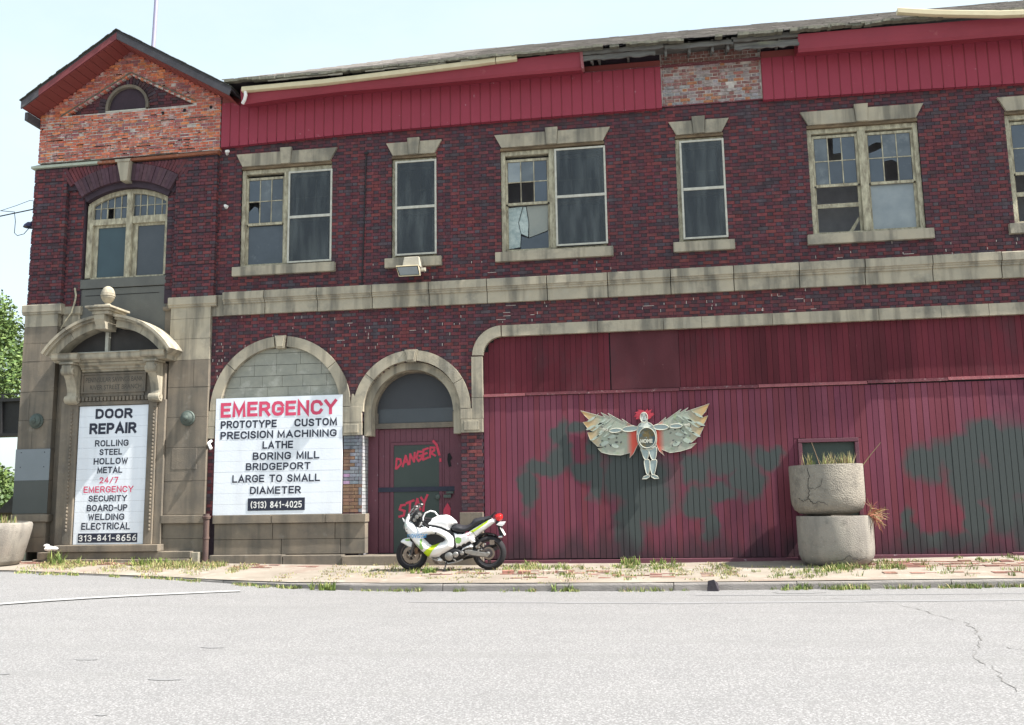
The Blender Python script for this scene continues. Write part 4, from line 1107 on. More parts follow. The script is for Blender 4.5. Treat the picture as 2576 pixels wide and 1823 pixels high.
# apron of grey render under the window, with incised lines
g = MB(); g.box(-12.06, -10.0, FY + .00, FY + .3, 6.0, 6.20); g.box(-12.06, -10.0, FY + .025, FY + .3, 4.2, 5.985); g.build('render_apron', M['cement'], bld, bevel=.005)
g = MB(); g.box(-11.83, -10.15, FY + .018, FY + .03, 5.84, 5.85); g.build('render_groove', M['black_gap'], bld)
g = MB(); g.box(-12.35, -12.05, FY + .03, FY + .3, .3, 5.62); g.box(-10.01, -9.78, FY + .03, FY + .3, .3, 5.9); g.box(-12.06, -10.0, FY + .03, FY + .3, .3, 4.2); g.build('bay_stone_wall', M['stone_dark'], bld)

# stone piers, block by block
def pier(x0, x1, joints, mats, split=None, y=TY, depth=.25):
    for k, (a, b) in enumerate(zip(joints, joints[1:])):
        mt_ = mats(k)
        if split and k in split:
            s_ = split[k]
            for p, q in ((x0, s_), (s_ + .006, x1)):
                g = MB(); g.box(p, q, y + random.uniform(-.003, .003), y + depth, a + .003, b - .003); g.build('stone_block', M[mt_], bld)
        else:
            g = MB(); g.box(x0, x1, y + random.uniform(-.003, .003), y + depth, a + .003, b - .003); g.build('stone_block', M[mt_], bld)
pier(-13.12, -12.36, [.52, .82, 1.13, 1.97, 2.62, 3.22, 3.82, 4.46, 4.85, 5.20, 5.48], lambda k: 'stone_dark' if k < 9 else 'stone', {3: -12.75, 4: -12.80, 5: -12.9, 7: -12.7})
pier(-9.80, -8.93, [.50, .76, 1.06, 1.23, 1.90, 2.57, 3.19, 3.80, 4.36, 4.80, 5.22, 5.47], lambda k: 'stone_dark' if k < 8 else 'stone', {4: -9.2, 7: -9.25, 9: -9.3})
for a, b in ((-13.17, -12.27), (-9.85, -8.80)):
    g = MB(); g.xprism([(TY, 5.46), (TY - .03, 5.475), (TY - .03, 5.50), (TY - .055, 5.52), (TY - .055, 5.66), (TY - .03, 5.68), (TY + .25, 5.69), (TY + .25, 5.46)], a, b); g.build('pier_cap', M['stone'], bld)
g = MB(); g.xprism([(FY - .02, 5.44), (FY - .05, 5.47), (FY - .05, 5.62), (FY + .1, 5.63), (FY + .1, 5.44)], -12.27, -11.88); g.box(-12.3, -11.92, FY - .0, FY + .1, 5.2, 5.44); g.build('pier_cap', M['stone'], bld)
g = MB(); g.xprism([(FY + .0, 5.44), (FY - .02, 5.47), (FY - .02, 5.52), (FY + .1, 5.53), (FY + .1, 5.44)], -10.03, -9.852); g.build('pier_cap', M['stone_dark'], bld)
# pier plinths
for t in [(-13.14, -12.30, TY - .05, TY + .2, 1.13, 1.28), (-9.84, -8.90, TY - .06, TY + .2, 1.06, 1.22)]:
    g = MB(); g.box(*t); g.build('plinth_cap', M['stone_dark'], bld, bevel=.01)
# raised tablet on the right pier and grey metal sheets on the left pier
g = MB(); g.box(-9.66, -9.12, TY - .008, TY + .01, 2.13, 2.555); g.build('raised_tablet', M['stone_dark'], bld, bevel=.004)
g = MB(); g.box(-13.125, -12.345, TY - .018, TY - .004, 1.975, 2.62); g.build('sheet_panel', pmat('pale_grey_sheet', (0.19, 0.215, 0.235), (0.16, 0.185, 0.20), scale=2, bump=.03, rough=.5), bld, label='pale grey screwed sheet')
g = MB()
for px in (-13.0, -12.47):
    for pz in (2.55, 2.25): g.lathe([(.012, 0), (.009, .005)], (px, TY - .018, pz), 'y', 8)
g.build('screw', M['steel_dark'], bld)
g = MB(); g.box(-13.125, -12.345, TY - .016, TY - .004, 1.30, 1.972); g.build('sheet_panel', pmat('dark_grey_sheet', (0.085, 0.092, 0.088), (0.07, 0.077, 0.074), scale=2, bump=.05, rough=.7), bld, label='dark grey sheet')
# bronze lamp roses
for x, z in ((-12.70, 3.20), (-9.34, 3.16)):
    g = MB(); g.lathe([(.155, 0), (.16, .02), (.145, .04), (.12, .045), (.125, .07), (.095, .10), (.06, .115), (.055, .14), (.02, .165)], (x, TY, z), 'y', 24); g.build('lamp_rose', M['bronze'], bld, smooth=True)
# steps
for (a, b, y0, z0, z1) in [(-12.42, -10.9, 17.42, .20, .385), (-10.89, -9.1, 17.42, .20, .38), (-12.38, -9.08, 17.5, .386, .52)]:
    g = MB(); g.box(a, b, y0, FY + .05, z0, z1); g.build('step_stone', M['stone_dark'], bld, bevel=.012)
g = MB(); g.box(-9.08, -8.93, 17.52, FY, .2, .50); g.build('step_stone', M['stone'], bld, bevel=.01)
# --- door surround
SY = 17.62
g = MB(); g.box(-12.0, -9.76, SY - .16, FY + .02, .522, .66); g.build('threshold_slab', M['stone_dark'], bld, bevel=.012)
for a, b in ((-12.12, -11.93), (-9.97, -9.81)):
    g = MB(); g.box(a, b, SY + .02, FY + .02, .66, 3.56); g.build('outer_architrave', M['stone_dark'], bld, bevel=.01)
g = MB(); g.box(-11.928, -11.72, SY - .02, FY + .02, .66, 3.56); g.box(-10.155, -9.975, SY - .02, FY + .02, .66, 3.56); g.box(-11.72, -10.155, SY - .02, FY + .02, 3.475, 3.56); g.build('inner_architrave', M['stone_dark'], bld, bevel=.012)
bead = MB(); bead.lathe([(.0, -.03), (.018, -.022), (.026, 0), (.018, .022), (.0, .03)], (0, 0, 0), 'z', 8, caps=False)
bme = bead.mesh('bead', M['stone_dark'], smooth=True)
z = .95
while z < 3.42:
    for x in (-11.84, -10.03): link_mesh('bead', bme, (x, SY - .03, z), bld)
    z += .074
bead2 = MB(); bead2.box(-.026, .026, -.02, .03, -.04, .04); b2 = bead2.mesh('dentil', M['stone_dark'])
x = -11.68
while x < -10.12: link_mesh('dentil', b2, (x, SY - .03, 3.605), bld); x += .082
g = MB(); g.box(-11.95, -9.84, SY + .02, FY + .02, 3.56, 4.30); g.box(-11.58, -10.28, SY - .0, SY + .03, 3.66, 3.73); g.build('frieze', M['stone_dark'], bld)
tb = MB(); tb.box(-11.62, -10.28, SY - .005, SY + .03, 3.76, 4.11); tab = tb.build('inscribed_tablet', M['stone_dark'], bld, bevel=.004)
g = MB(); g.box(-11.66, -10.24, SY - .03, SY + .02, 4.11, 4.145); g.box(-11.66, -10.24, SY - .03, SY + .02, 3.73, 3.76); g.box(-11.66, -11.625, SY - .03, SY + .02, 3.76, 4.11); g.box(-10.275, -10.24, SY - .03, SY + .02, 3.76, 4.11); g.build('tablet_frame', M['stone_dark'], tab)
carve = pmat('incised_letter_shade', (0.075, 0.068, 0.058), (0.06, 0.055, 0.048), bump=0)
text_geo('PENINSULAR SAVINGS BANK', -11.58, -10.31, 3.955, 4.055, SY - .008, bold=.0).build('lettering', carve, tab, recalc=False)
text_geo('RIVER STREET BRANCH', -11.48, -10.34, 3.80, 3.895, SY - .008, bold=.0).build('lettering', carve, tab, recalc=False)
# frieze mouldings above the tablet
g = MB(); g.xprism([(SY + .02, 4.16), (SY - .03, 4.18), (SY - .03, 4.20), (SY - .08, 4.23), (SY - .08, 4.26), (SY - .16, 4.30), (SY - .16, 4.345), (FY, 4.345), (FY, 4.16)], -11.66, -10.12); g.build('bed_moulding', M['stone'], bld)
# scroll consoles
for x0, x1 in ((-11.95, -11.68), (-10.10, -9.86)):
    g = MB()
    pr = [(SY + .02, 4.30), (SY - .32, 4.30), (SY - .34, 4.26), (SY - .33, 4.18), (SY - .27, 4.10), (SY - .20, 4.0), (SY - .14, 3.86), (SY - .11, 3.74), (SY - .13, 3.66), (SY - .16, 3.60), (SY - .13, 3.53), (SY - .05, 3.50), (SY + .02, 3.52)]
    g.xprism(pr, x0 + .03, x1 - .03)
    for (cy, cz, r_) in ((SY - .25, 4.17, .085), (SY - .09, 3.60, .085)):
        i = len(g.v); n = 14
        for xx, rr in ((x0, r_ * .5), (x0, r_), (x1, r_), (x1, r_ * .5)):
            for q in range(n):
                a = 2 * PI * q / n; g.v.append((xx, cy + rr * math.cos(a), cz + rr * math.sin(a)))
        for s_ in range(3):
            for q in range(n):
                q2 = (q + 1) % n; g.f.append((i + s_ * n + q, i + s_ * n + q2, i + (s_ + 1) * n + q2, i + (s_ + 1) * n + q)); g.c.append(None)
        for xx in (x0 - .012, x1 + .012):
            i = len(g.v)
            for q in range(n):
                a = 2 * PI * q / n; g.v.append((xx, cy + r_ * .5 * math.cos(a), cz + r_ * .5 * math.sin(a)))
            g.f.append(tuple(range(i, i + n))); g.c.append(None)
    g.box(x0 - .02, x1 + .02, SY - .36, SY + .02, 4.302, 4.345)
    g.build('scroll_console', M['stone'], bld, bevel=.006)
# cornice and segmental pediment
g = MB(); pf = lambda y: [(FY + .02, 4.35), (y + .10, 4.35), (y + .08, 4.38), (y + .02, 4.40), (y, 4.43), (y, 4.50), (y - .02, 4.52), (FY + .02, 4.53)]
g.xprism(pf(17.22), -12.12, -11.55); g.xprism(pf(17.22), -10.18, -9.66); g.xprism(pf(17.32), -11.55, -10.18); g.build('cornice', M['stone'], bld)
PC, PZ = -10.915, 3.59
sa = math.degrees(math.asin(.95 / 1.70))
for r0, r1, y in ((1.645, 1.70, 17.16), (1.60, 1.645, 17.22), (1.455, 1.60, 17.30)):
    for a, b in ((sa, 62), (62.3, 84.5), (95.5, 122), (122.3, 180 - sa)):
        g = MB(); g.arc(PC, PZ, r0, r1, a, b, y, FY + .02, 12); g.build('pediment_stone', M['stone'], bld)
g = MB(); half = 1.46
pts_ = [(PC + half * math.cos(R(a)), PZ + half * math.sin(R(a))) for a in range(40, 141, 5)]
g.prism(pts_, 17.60, 17.61); tym = g.build('tympanum_glass', pmat('sooty_brown_pane', (0.030, 0.028, 0.028), (0.055, 0.05, 0.048), scale=3, bump=.05, rough=.5, spec=.2), bld)
g = MB(); g.box(-11.13, -11.06, 17.52, 17.6, 4.53, 5.06); g.box(-12.0, -9.85, 17.50, 17.6, 4.53, 4.575); g.build('glazing_bar', M['storm'], tym)
# key block, pedestal and pineapple finial
g = MB(); g.xprism([(17.5, 4.97), (17.12, 4.97), (17.10, 5.05), (17.04, 5.16), (17.04, 5.26), (17.5, 5.26)], -11.10, -10.88)
g.box(-11.14, -10.78, 17.02, 17.55, 5.262, 5.33); g.box(-11.19, -10.73, 16.97, 17.6, 5.332, 5.375); g.box(-11.24, -10.68, 16.92, 17.65, 5.378, 5.42); g.box(-11.12, -10.8, 17.05, 17.5, 5.421, 5.46); g.build('finial_pedestal', M['stone'], bld, bevel=.008)
g = MB(); g.lathe([(.09, 0), (.10, .02), (.055, .05), (.05, .07), (.10, .12), (.135, .19), (.125, .21), (.142, .215), (.14, .25), (.128, .26), (.135, .265), (.12, .33), (.09, .385), (.04, .42), (.0, .425)], (-10.96, 17.27, 5.46), 'z', 20, caps=False); g.build('pineapple_finial', M['stone'], bld, smooth=True)
# --- gable wall of lighter common brick with a triangular niche
GL0 = lambda x: 9.84 + (x + 13.15) * .646     # soffit lines
GR0 = lambda x: 11.25 - (x + 10.98) * .577
NI = [(-12.50, 9.84), (-10.95, 10.70), (-9.48, 9.94)]
def gable(z):
    a = max(-13.05, -13.15 + (z - 9.84) / .646) if z > 9.84 else -13.05
    b = min(-8.84, -10.98 + (11.25 - z) / .577)
    iv = [(a, b)]
    zl = 9.88
    if z > 9.87:
        l = -12.50 + (z - 9.84) / (.86) * 1.55; r_ = -9.48 - (z - 9.94) / .76 * 1.47 if z > 9.94 else -9.40
        if l < r_: iv = minus(iv, l, r_)
    return [p for p in iv if p[1] - p[0] > .03]
GB = [(0.52, 0.15, 0.085), (0.45, 0.125, 0.08), (0.40, 0.115, 0.085), (0.34, 0.12, 0.105), (0.55, 0.19, 0.09), (0.28, 0.105, 0.11), (0.42, 0.15, 0.11)]
lay(8.84, 11.22, gable, TY, depth=.11, red=GB, blue=GB, jit=.006)
g = MB()
for (p, q, z, zt, y0, y1, c, fl) in BR:
    if random.random() < .008: continue
    k_ = random.uniform(.001, .006) if z < 9.8 else .001
    g.box(p + k_, q - k_, y0, y1, z + k_ * .8, zt - k_ * 1.2, c, back=False)
g.build('gable_brickwork', M['gable'], bld, kind='stuff', recalc=False)
BR = []
g = MB()
g.prism([(-13.04, 8.83), (-8.85, 8.83), (-8.85, 9.9), (-9.45, 9.9), (-12.5, 9.86), (-13.04, 9.86)], TY + .009, TY + .12)
g.prism([(-13.04, 9.86), (-12.5, 9.86), (-10.95, 10.70), (-10.98, 11.2)], TY + .009, TY + .12)
g.prism([(-10.98, 11.2), (-10.95, 10.70), (-9.45, 9.9), (-8.85, 9.9), (-8.85, 9.98)], TY + .009, TY + .12)
g.build('gable_wall', M['old_mortar'], bld)
g = MB(); rr_ = random.Random(11)
for _ in range(520):
    zc_ = 8.84 + PITCH_B * rr_.randint(0, 13) - .004; x = rr_.uniform(-13.0, -8.95)
    if rr_.random() < .35 + .5 * max(0, (9.4 - zc_)) and zc_ < 9.8:
        L = rr_.uniform(.04, .42); h_ = rr_.uniform(.008, .022)
        if x + L < -8.86: g.box(x, x + L, TY - .010, TY + .01, zc_ - h_ / 2, zc_ + h_ / 2)
for _ in range(160):
    zc_ = 9.9 + PITCH_B * rr_.randint(0, 14); x = rr_.uniform(-12.8, -9.0); iv = gable(zc_)
    if any(a < x < b - .2 for a, b in iv): g.box(x, x + rr_.uniform(.04, .2), TY - .008, TY + .01, zc_ - .006, zc_ + .006)
g.build('mortar_smear', M['old_mortar'], bld, kind='stuff')
lay(9.86, 10.7, lambda z: [(max(-12.55, -12.50 + (z - 9.84) / .86 * 1.55), min(-9.40, -9.48 - (z - 9.94) / .76 * 1.47))] if z < 10.62 else [], TY + .085, depth=.05, red=RED, blue=RED[2:] + BLUE)
g = MB()
for (p, q, z, zt, y0, y1, c, fl) in BR:
    cx = (p + q) / 2; cz = (z + zt) / 2
    if math.hypot(cx + 11.03, cz - 9.99) < .60: continue
    g.box(p, q, y0, y1, z, zt, c, back=False)
BR = []
for k in range(26):
    a = -8 + 196 * k / 26; g.arc(-11.03, 9.99, .50, .70, a + .8, a + 196 / 26 - .8, TY + .078, TY + .14, 1, vary(random.choice(RED[2:] + BLUE), .15))
g.build('niche_brickwork', M['brick'], bld, kind='stuff')
g = MB(); g.prism([(-12.5, 9.86), (-9.40, 9.86), (-10.95, 10.72)], TY + .1, TY + .2); g.build('niche_back', M['mortar'], bld)
g = MB(); g.box(-12.50, -9.45, TY + .0, TY + .09, 9.84, 9.868); g.build('niche_ledge', M['old_mortar'], bld)
# mossy sloping edge of the niche
g = MB()
for (x0, z0, x1, z1) in ((-12.56, 9.86, -10.95, 10.735), (-10.95, 10.735, -9.42, 9.95)):
    n = 22
    for k in range(n):
        a = (x0 + (x1 - x0) * k / n, z0 + (z1 - z0) * k / n); b = (x0 + (x1 - x0) * (k + 1) / n, z0 + (z1 - z0) * (k + 1) / n)
        t = random.uniform(.018, .03); g.prism([a, b, (b[0], b[1] + t), (a[0], a[1] + t)], TY - random.uniform(.012, .02), TY + .05)
g.build('niche_coping', M['moss'], bld)
rw = MB(); rw.arc(-11.03, 9.99, .44, .50, -8, 188, TY + .02, TY + .12, 26); rnd = rw.build('round_window_frame', M['stone_dark'], bld)  # dark stone colour carries the shade of the deep reveal
g = MB(); g.prism([(-11.03 + .45 * math.cos(R(a)), 9.99 + .45 * math.sin(R(a))) for a in range(-12, 193, 8)], TY + .155, TY + .16); g.build('pane', M['glass'], rnd)
g = MB()
for a in (30, 60, 90, 120, 150): g.tube([(-11.03 + .18 * math.cos(R(a)), TY + .14, 9.98 + .18 * math.sin(R(a))), (-11.03 + .44 * math.cos(R(a)), TY + .14, 9.98 + .44 * math.sin(R(a)))], .009, 5)
g.arc(-11.03, 9.98, .17, .19, 0, 180, TY + .135, TY + .15, 12); g.build('tracery', M['frame'], rnd)
g = MB(); g.box(-11.5, -10.56, TY - .01, TY + .15, 9.868, 9.90); g.build('round_window_sill', M['storm'], rnd)
# putlog holes and the drip moulding under the gable
g = MB()
for x, z in ((-12.6, 9.62), (-12.0, 9.66), (-11.4, 9.7), (-10.85, 9.7), (-10.2, 9.72), (-9.7, 9.74), (-9.1, 9.76), (-13.0, 9.55)): g.box(x, x + .06, TY - .003, TY + .01, z, z + .07)
g.build('putlog_hole', M['black_gap'], bld)
g = MB(); g.sweepx([(-13.16, [(TY - .06, 8.70), (TY - .06, 8.75), (TY + .1, 8.83), (TY + .1, 8.70)]), (-11.6, [(TY - .06, 8.71), (TY - .06, 8.76), (TY + .1, 8.84), (TY + .1, 8.71)])]); g.build('drip_moulding', M['frame_pale'], bld)
g = MB(); g.sweepx([(-11.6, [(TY - .055, 8.70), (TY - .055, 8.75), (TY + .1, 8.835), (TY + .1, 8.70)]), (-8.86, [(TY - .055, 8.74), (TY - .055, 8.80), (TY + .1, 8.87), (TY + .1, 8.74)])]); g.build('drip_moulding', M['rust_trim'], bld, label='rust brown length of the moulding')
# --- gable roof
g = MB()
yF, yB = 17.14, 26.0
AP = (-10.98, 11.40)
def strip(x0, z0, x1, z1, y0, y1, mat, name, par=None, th=.06):
    g = MB(); g.prism([(x0, z0), (x1, z1), (x1, z1 + th), (x0, z0 + th)], y0, y1); return g.build(name, M[mat], par or bld)
groof = strip(-13.12, 10.00, -10.98, 11.39, yF + .02, yB, 'tar', 'gable_roof')
strip(-10.98, 11.39, -8.36, 9.885, yF + .02, yB, 'tar', 'gable_roof')
g = MB()
for (xa, za, xb, zb) in ((-13.15, 10.035, -10.98, 11.455), (-10.98, 11.455, -8.33, 9.93)):
    n = 26
    for k in range(n):
        for j in range(20):
            y = yF - .03 + j * .42
            p = (xa + (xb - xa) * k / n, za + (zb - za) * k / n); q = (xa + (xb - xa) * (k + 1) / n, za + (zb - za) * (k + 1) / n)
            t = random.uniform(.008, .020)
            g.prism([p, q, (q[0], q[1] + t), (p[0], p[1] + t)], y + random.uniform(-.012, .012), y + .41)
g.build('shingles', M['moss_dark'], groof, kind='stuff')
g = MB(); g.prism([(-12.72, 10.12), (-10.98, 11.245), (-10.98, 11.39), (-12.72, 10.265)], yF, yF + .03); g.build('fascia_board', M['soffit_red'], bld, label='red fascia board')
g = MB(); g.prism([(-13.12, 9.858), (-12.722, 10.115), (-12.722, 10.262), (-13.12, 10.005)], yF, yF + .03); g.build('fascia_board', M['tar'], bld, label='black end of the left fascia')
g = MB(); g.prism([(-10.978, 11.245), (-8.40, 9.76), (-8.36, 9.88), (-10.978, 11.39)], yF, yF + .03); g.build('fascia_board', M['tar'], bld, label='weathered tarred fascia on the right slope')
# soffit panels
for (xa, za, xb, zb, n) in ((-13.10, 9.868, -10.98, 11.235, 14), (-10.98, 11.235, -8.42, 9.77, 12)):
    for k in range(n):
        t0 = k / n; t1 = (k + 1) / n - .004
        g = MB(); g.prism([(xa + (xb - xa) * t0, za + (zb - za) * t0), (xa + (xb - xa) * t1, za + (zb - za) * t1), (xa + (xb - xa) * t1, za + (zb - za) * t1 + .02), (xa + (xb - xa) * t0, za + (zb - za) * t0 + .02)], yF + .03, TY + .1)
        g.build('soffit_panel', M['soffit'], bld)
g = MB(); g.box(-13.13, -13.06, 17.3, yB, 9.66, 9.84); g.build('eaves_box', M['tar'], bld)
# downpipe at the corner of the tower and stub pipes
g = MB(); g.tube([(-8.84, TY - .06, 1.24), (-8.84, TY - .06, .3)], .058, 12); g.lathe([(.075, 0), (.085, .05), (.07, .06)], (-8.84, TY - .06, 1.14), 'z', 12); g.tube([(-8.84, TY - .06, .75), (-8.84, TY - .06, .79)], .068, 12); g.build('drain_pipe', M['iron'], bld, smooth=True)
for p in ([(-8.72, FY, 8.76), (-8.66, FY - .16, 8.76), (-8.60, FY - .18, 8.75)], [(-8.70, FY, 7.58), (-8.66, FY - .14, 7.58), (-8.60, FY - .16, 7.55)], [(-8.86, FY - .0, 2.70), (-8.84, FY - .18, 2.64), (-8.76, FY - .22, 2.52)]):
    g = MB(); g.tube(p, .03, 8); g.build('pipe_stub', M['white'], bld)
g = MB(); g.tube([(-5.66, FY - .012, 8.55), (-5.69, FY - .012, 7.3), (-5.73, FY - .012, 5.78)], .012, 6); g.box(-5.70, -5.62, FY - .03, FY, 8.53, 8.57); g.build('conduit', M['steel_dark'], bld)
# dead vine stem on the tower
g = MB(); g.tube([(-12.05, FY - .03, 6.02), (-12.0, FY - .05, 5.85), (-11.98, FY - .12, 5.66), (-12.02, FY - .15, 5.45), (-12.14, FY - .16, 5.28), (-12.25, FY - .14, 5.12)], [.018, .02, .018, .016, .014, .01], 6); g.build('vine_stem', M['frame'], bld)
# ================================================================== GROUND
KERB = [(-40, 16.4), (-20, 15.9), (-11.7, 15.6), (-8.64, 15.5), (-7.3, 15.3), (-6.0, 15.0), (-4.9, 14.80), (-3.6, 14.70), (-.3, 14.66), (2.0, 14.88), (5.3, 15.2), (9, 15.5), (30, 16.4)]
RZ = [(-30, .34), (-20, .33), (-11.7, .275), (-8.64, .155), (-7.3, .085), (-6, 0.03), (-4.6, 0), (40, 0)]
KH = [(-30, .015), (-9.3, .025), (-7.4, .045), (-5.6, .10), (-4.8, .12), (40, .12)]
ZB = [(-40, .36), (-13, .35), (-9, .31), (-5, .235), (0, .22), (3, .26), (7, .33), (30, .4)]
def kerb_y(x): return interp(KERB, x)
def road_z(x, y):
    f = max(0, min(1, (y - 9) / 6)); f = f * f * (3 - 2 * f)
    return interp(RZ, x) * f
def walk_z(x, y):
    ky = kerb_y(x) + .16; zk = interp(RZ, x) + interp(KH, x) + .009; zb = interp(ZB, x)
    t = max(0, min(1, (y - ky) / max(.2, 17.85 - ky)))
    return zk + (zb - zk) * t
def sheet(name, xs, rows, zf, mat):
    g = MB(); nx = len(xs)
    for r_ in rows:
        for x in xs:
            y = r_(x) if callable(r_) else r_
            g.v.append((x, y, zf(x, y)))
    for j in range(len(rows) - 1):
        for i in range(nx - 1):
            a = j * nx + i; g.f.append((a, a + 1, a + nx + 1, a + nx)); g.c.append(None)
    o = g.build(name, mat, None, smooth=True, kind='structure', recalc=False); return o
def asphalt_extra(nt, pos, col):
    # aggregate speckle
    v = _n(nt, 'ShaderNodeTexVoronoi'); v.inputs['Scale'].default_value = 42; nt.links.new(pos, v.inputs['Vector'])
    r = _n(nt, 'ShaderNodeMapRange'); r.inputs['From Min'].default_value = 0.05; r.inputs['From Max'].default_value = 0.55; r.inputs['To Min'].default_value = 1.25; r.inputs['To Max'].default_value = 0.72
    nt.links.new(v.outputs['Distance'], r.inputs['Value'])
    v2 = _n(nt, 'ShaderNodeTexNoise'); v2.inputs['Scale'].default_value = 75; v2.inputs['Detail'].default_value = 3; nt.links.new(pos, v2.inputs['Vector'])
    r2 = _n(nt, 'ShaderNodeMapRange'); r2.inputs['From Min'].default_value = 0.3; r2.inputs['From Max'].default_value = 0.7; r2.inputs['To Min'].default_value = 0.70; r2.inputs['To Max'].default_value = 1.32
    nt.links.new(v2.outputs[0], r2.inputs['Value'])
    mu = _n(nt, 'ShaderNodeMath', operation='MULTIPLY'); nt.links.new(r.outputs[0], mu.inputs[0]); nt.links.new(r2.outputs[0], mu.inputs[1])
    mx = _n(nt, 'ShaderNodeMix', data_type='RGBA', blend_type='MULTIPLY'); mx.inputs[0].default_value = 1
    nt.links.new(col, mx.inputs[6]); nt.links.new(mu.outputs[0], mx.inputs[7]); col = mx.outputs[2]
    # worn tyre lanes: long streaks along x
    mp = _n(nt, 'ShaderNodeMapping'); mp.inputs['Scale'].default_value = (0.10, 1.3, 1); nt.links.new(pos, mp.inputs['Vector'])
    n3 = _n(nt, 'ShaderNodeTexNoise'); n3.inputs['Scale'].default_value = 1.4; n3.inputs['Detail'].default_value = 4; nt.links.new(mp.outputs[0], n3.inputs['Vector'])
    r3 = _n(nt, 'ShaderNodeMapRange'); r3.inputs['From Min'].default_value = 0.52; r3.inputs['From Max'].default_value = 0.68; r3.inputs['To Max'].default_value = 0.35; nt.links.new(n3.outputs[0], r3.inputs['Value'])
    col = mixc(nt, r3.outputs[0], col, (0.17, 0.17, 0.168))
    return col
M['asphalt'] = pmat('sunbleached_asphalt', (0.258, 0.255, 0.256), (0.226, 0.224, 0.227), scale=1.2, contrast=0.3, bump=0.5, bscale=110, rough=0.9, extra=asphalt_extra,
                    stains=[((0.12, 0.12, 0.13), 1.7, 0.73, 0.80, 0.6)])
xs = [-60, -40, -30, -24, -20] + [-18 + .8 * k for k in range(38)] + [14, 18, 24, 32, 45]
sheet('road', xs, [-60, -20, -5, 0, 3, 5, 7, 8, 9, 10, 11, 12, 13, 13.8, lambda x: kerb_y(x) - .3, lambda x: kerb_y(x) + .05], road_z, M['asphalt'])
M['walk'] = pmat('dusty_concrete_pavement', (0.285, 0.255, 0.215), (0.20, 0.17, 0.14), scale=1.3, contrast=0.22, bump=0.5, bscale=40, rough=0.95,
                 stains=[((0.22, 0.135, 0.11), 1.1, 0.53, 0.64, 0.45), ((0.35, 0.325, 0.285), 2.3, 0.55, 0.66, 0.7), ((0.20, 0.19, 0.13), 4.5, 0.62, 0.70, 0.6)])
sheet('sidewalk', xs, [lambda x: kerb_y(x) + .02, lambda x: kerb_y(x) + .13, lambda x: kerb_y(x) + .5, lambda x: kerb_y(x) + 1.0, lambda x: min(17.3, kerb_y(x) + 1.8), 17.6, 17.95], walk_z, M['walk'])
# far ground past the corner of the building and behind everything
M['grassland'] = pmat('dry_grass_ground', (0.16, 0.17, 0.08), (0.22, 0.19, 0.12), scale=.6, bump=.4, bscale=20)
g = MB(); g.quad((-1500, 18.0, .12), (-13.2, 18.0, .30), (-13.2, 60, .1), (-1500, 1500, -3)); g.quad((-13.2, 26.2, .2), (1500, 26.2, .1), (1500, 1500, -3), (-13.2, 1500, -3)); g.quad((-13.2, 60, .1), (-13.2, 1500, -3), (-1500, 1500, -3), (-1500, 1499, -3.01))
g.quad((XR + .0, 16, .3), (1500, 16, -.02), (1500, 26.2, .1), (XR + .0, 26.2, .2))
g.quad((-1500, -1500, -.06), (1500, -1500, -.06), (1500, 18, -.06), (-1500, 18, -.06))
g.build('ground', M['grassland'], None, kind='structure', recalc=False)
# kerb stones
M['kerb'] = pmat('worn_kerb_concrete', (0.27, 0.25, 0.235), (0.19, 0.175, 0.165), scale=3, contrast=.2, bump=.5, bscale=50, stains=[((0.17, 0.16, 0.15), 3, .56, .7, .5)])
kerb = bpy.data.objects.new('kerb', None); COL.objects.link(kerb); kerb['kind'] = 'structure'; WPOS['kerb'] = (0, 0, 0)
x = -22.0
while x < 14:
    L = random.uniform(1.7, 2.3); g = MB(); n = 5; st = []
    for k in range(n + 1):
        xx = x + .006 + (L - .012) * k / n; ky = kerb_y(xx); rz = interp(RZ, xx); h = interp(KH, xx) + random.uniform(-.006, .004)
        st.append((xx, [(ky, rz - .1), (ky + .004, rz + h * .7), (ky + .012, rz + h - .014), (ky + .03, rz + h + .001), (ky + .17, rz + h + .004), (ky + .17, rz - .1)]))
    g.sweepx(st); g.build('kerb_stone', M['kerb'], kerb); x += L
# brick pavers exposed by the wall and the kerb
M['paver'] = pmat('red_paver', None, attr=True, scale=9, contrast=.3, bump=.4, rough=.95, stains=[((0.45, 0.40, 0.34), 4, .54, .68, .6)])
g = MB()
for (xa, xb, ya, yb, dens) in [(-13.0, -10.0, 16.95, 17.35, .6), (-4.3, -1.0, 15.9, 16.5, .35), (-2.4, 1.2, 15.3, 15.9, .18), (2.6, 9.0, 16.5, 17.3, .7), (3.5, 9, 15.75, 15.95, .5), (-8.6, -6.5, 16.9, 17.4, .3)]:
    y = ya
    while y < yb:
        x = xa
        while x < xb:
            if random.random() < dens:
                a = random.uniform(-.06, .06); z = walk_z(x, y)
                g.box(x, x + .195, y, y + .092, z - .03, z + .010 + random.uniform(-.006, .008), vary((0.22, 0.115, 0.09), .22), back=False)
            x += .204
        y += .10
g.build('brick_pavers', M['paver'], None, kind='stuff')
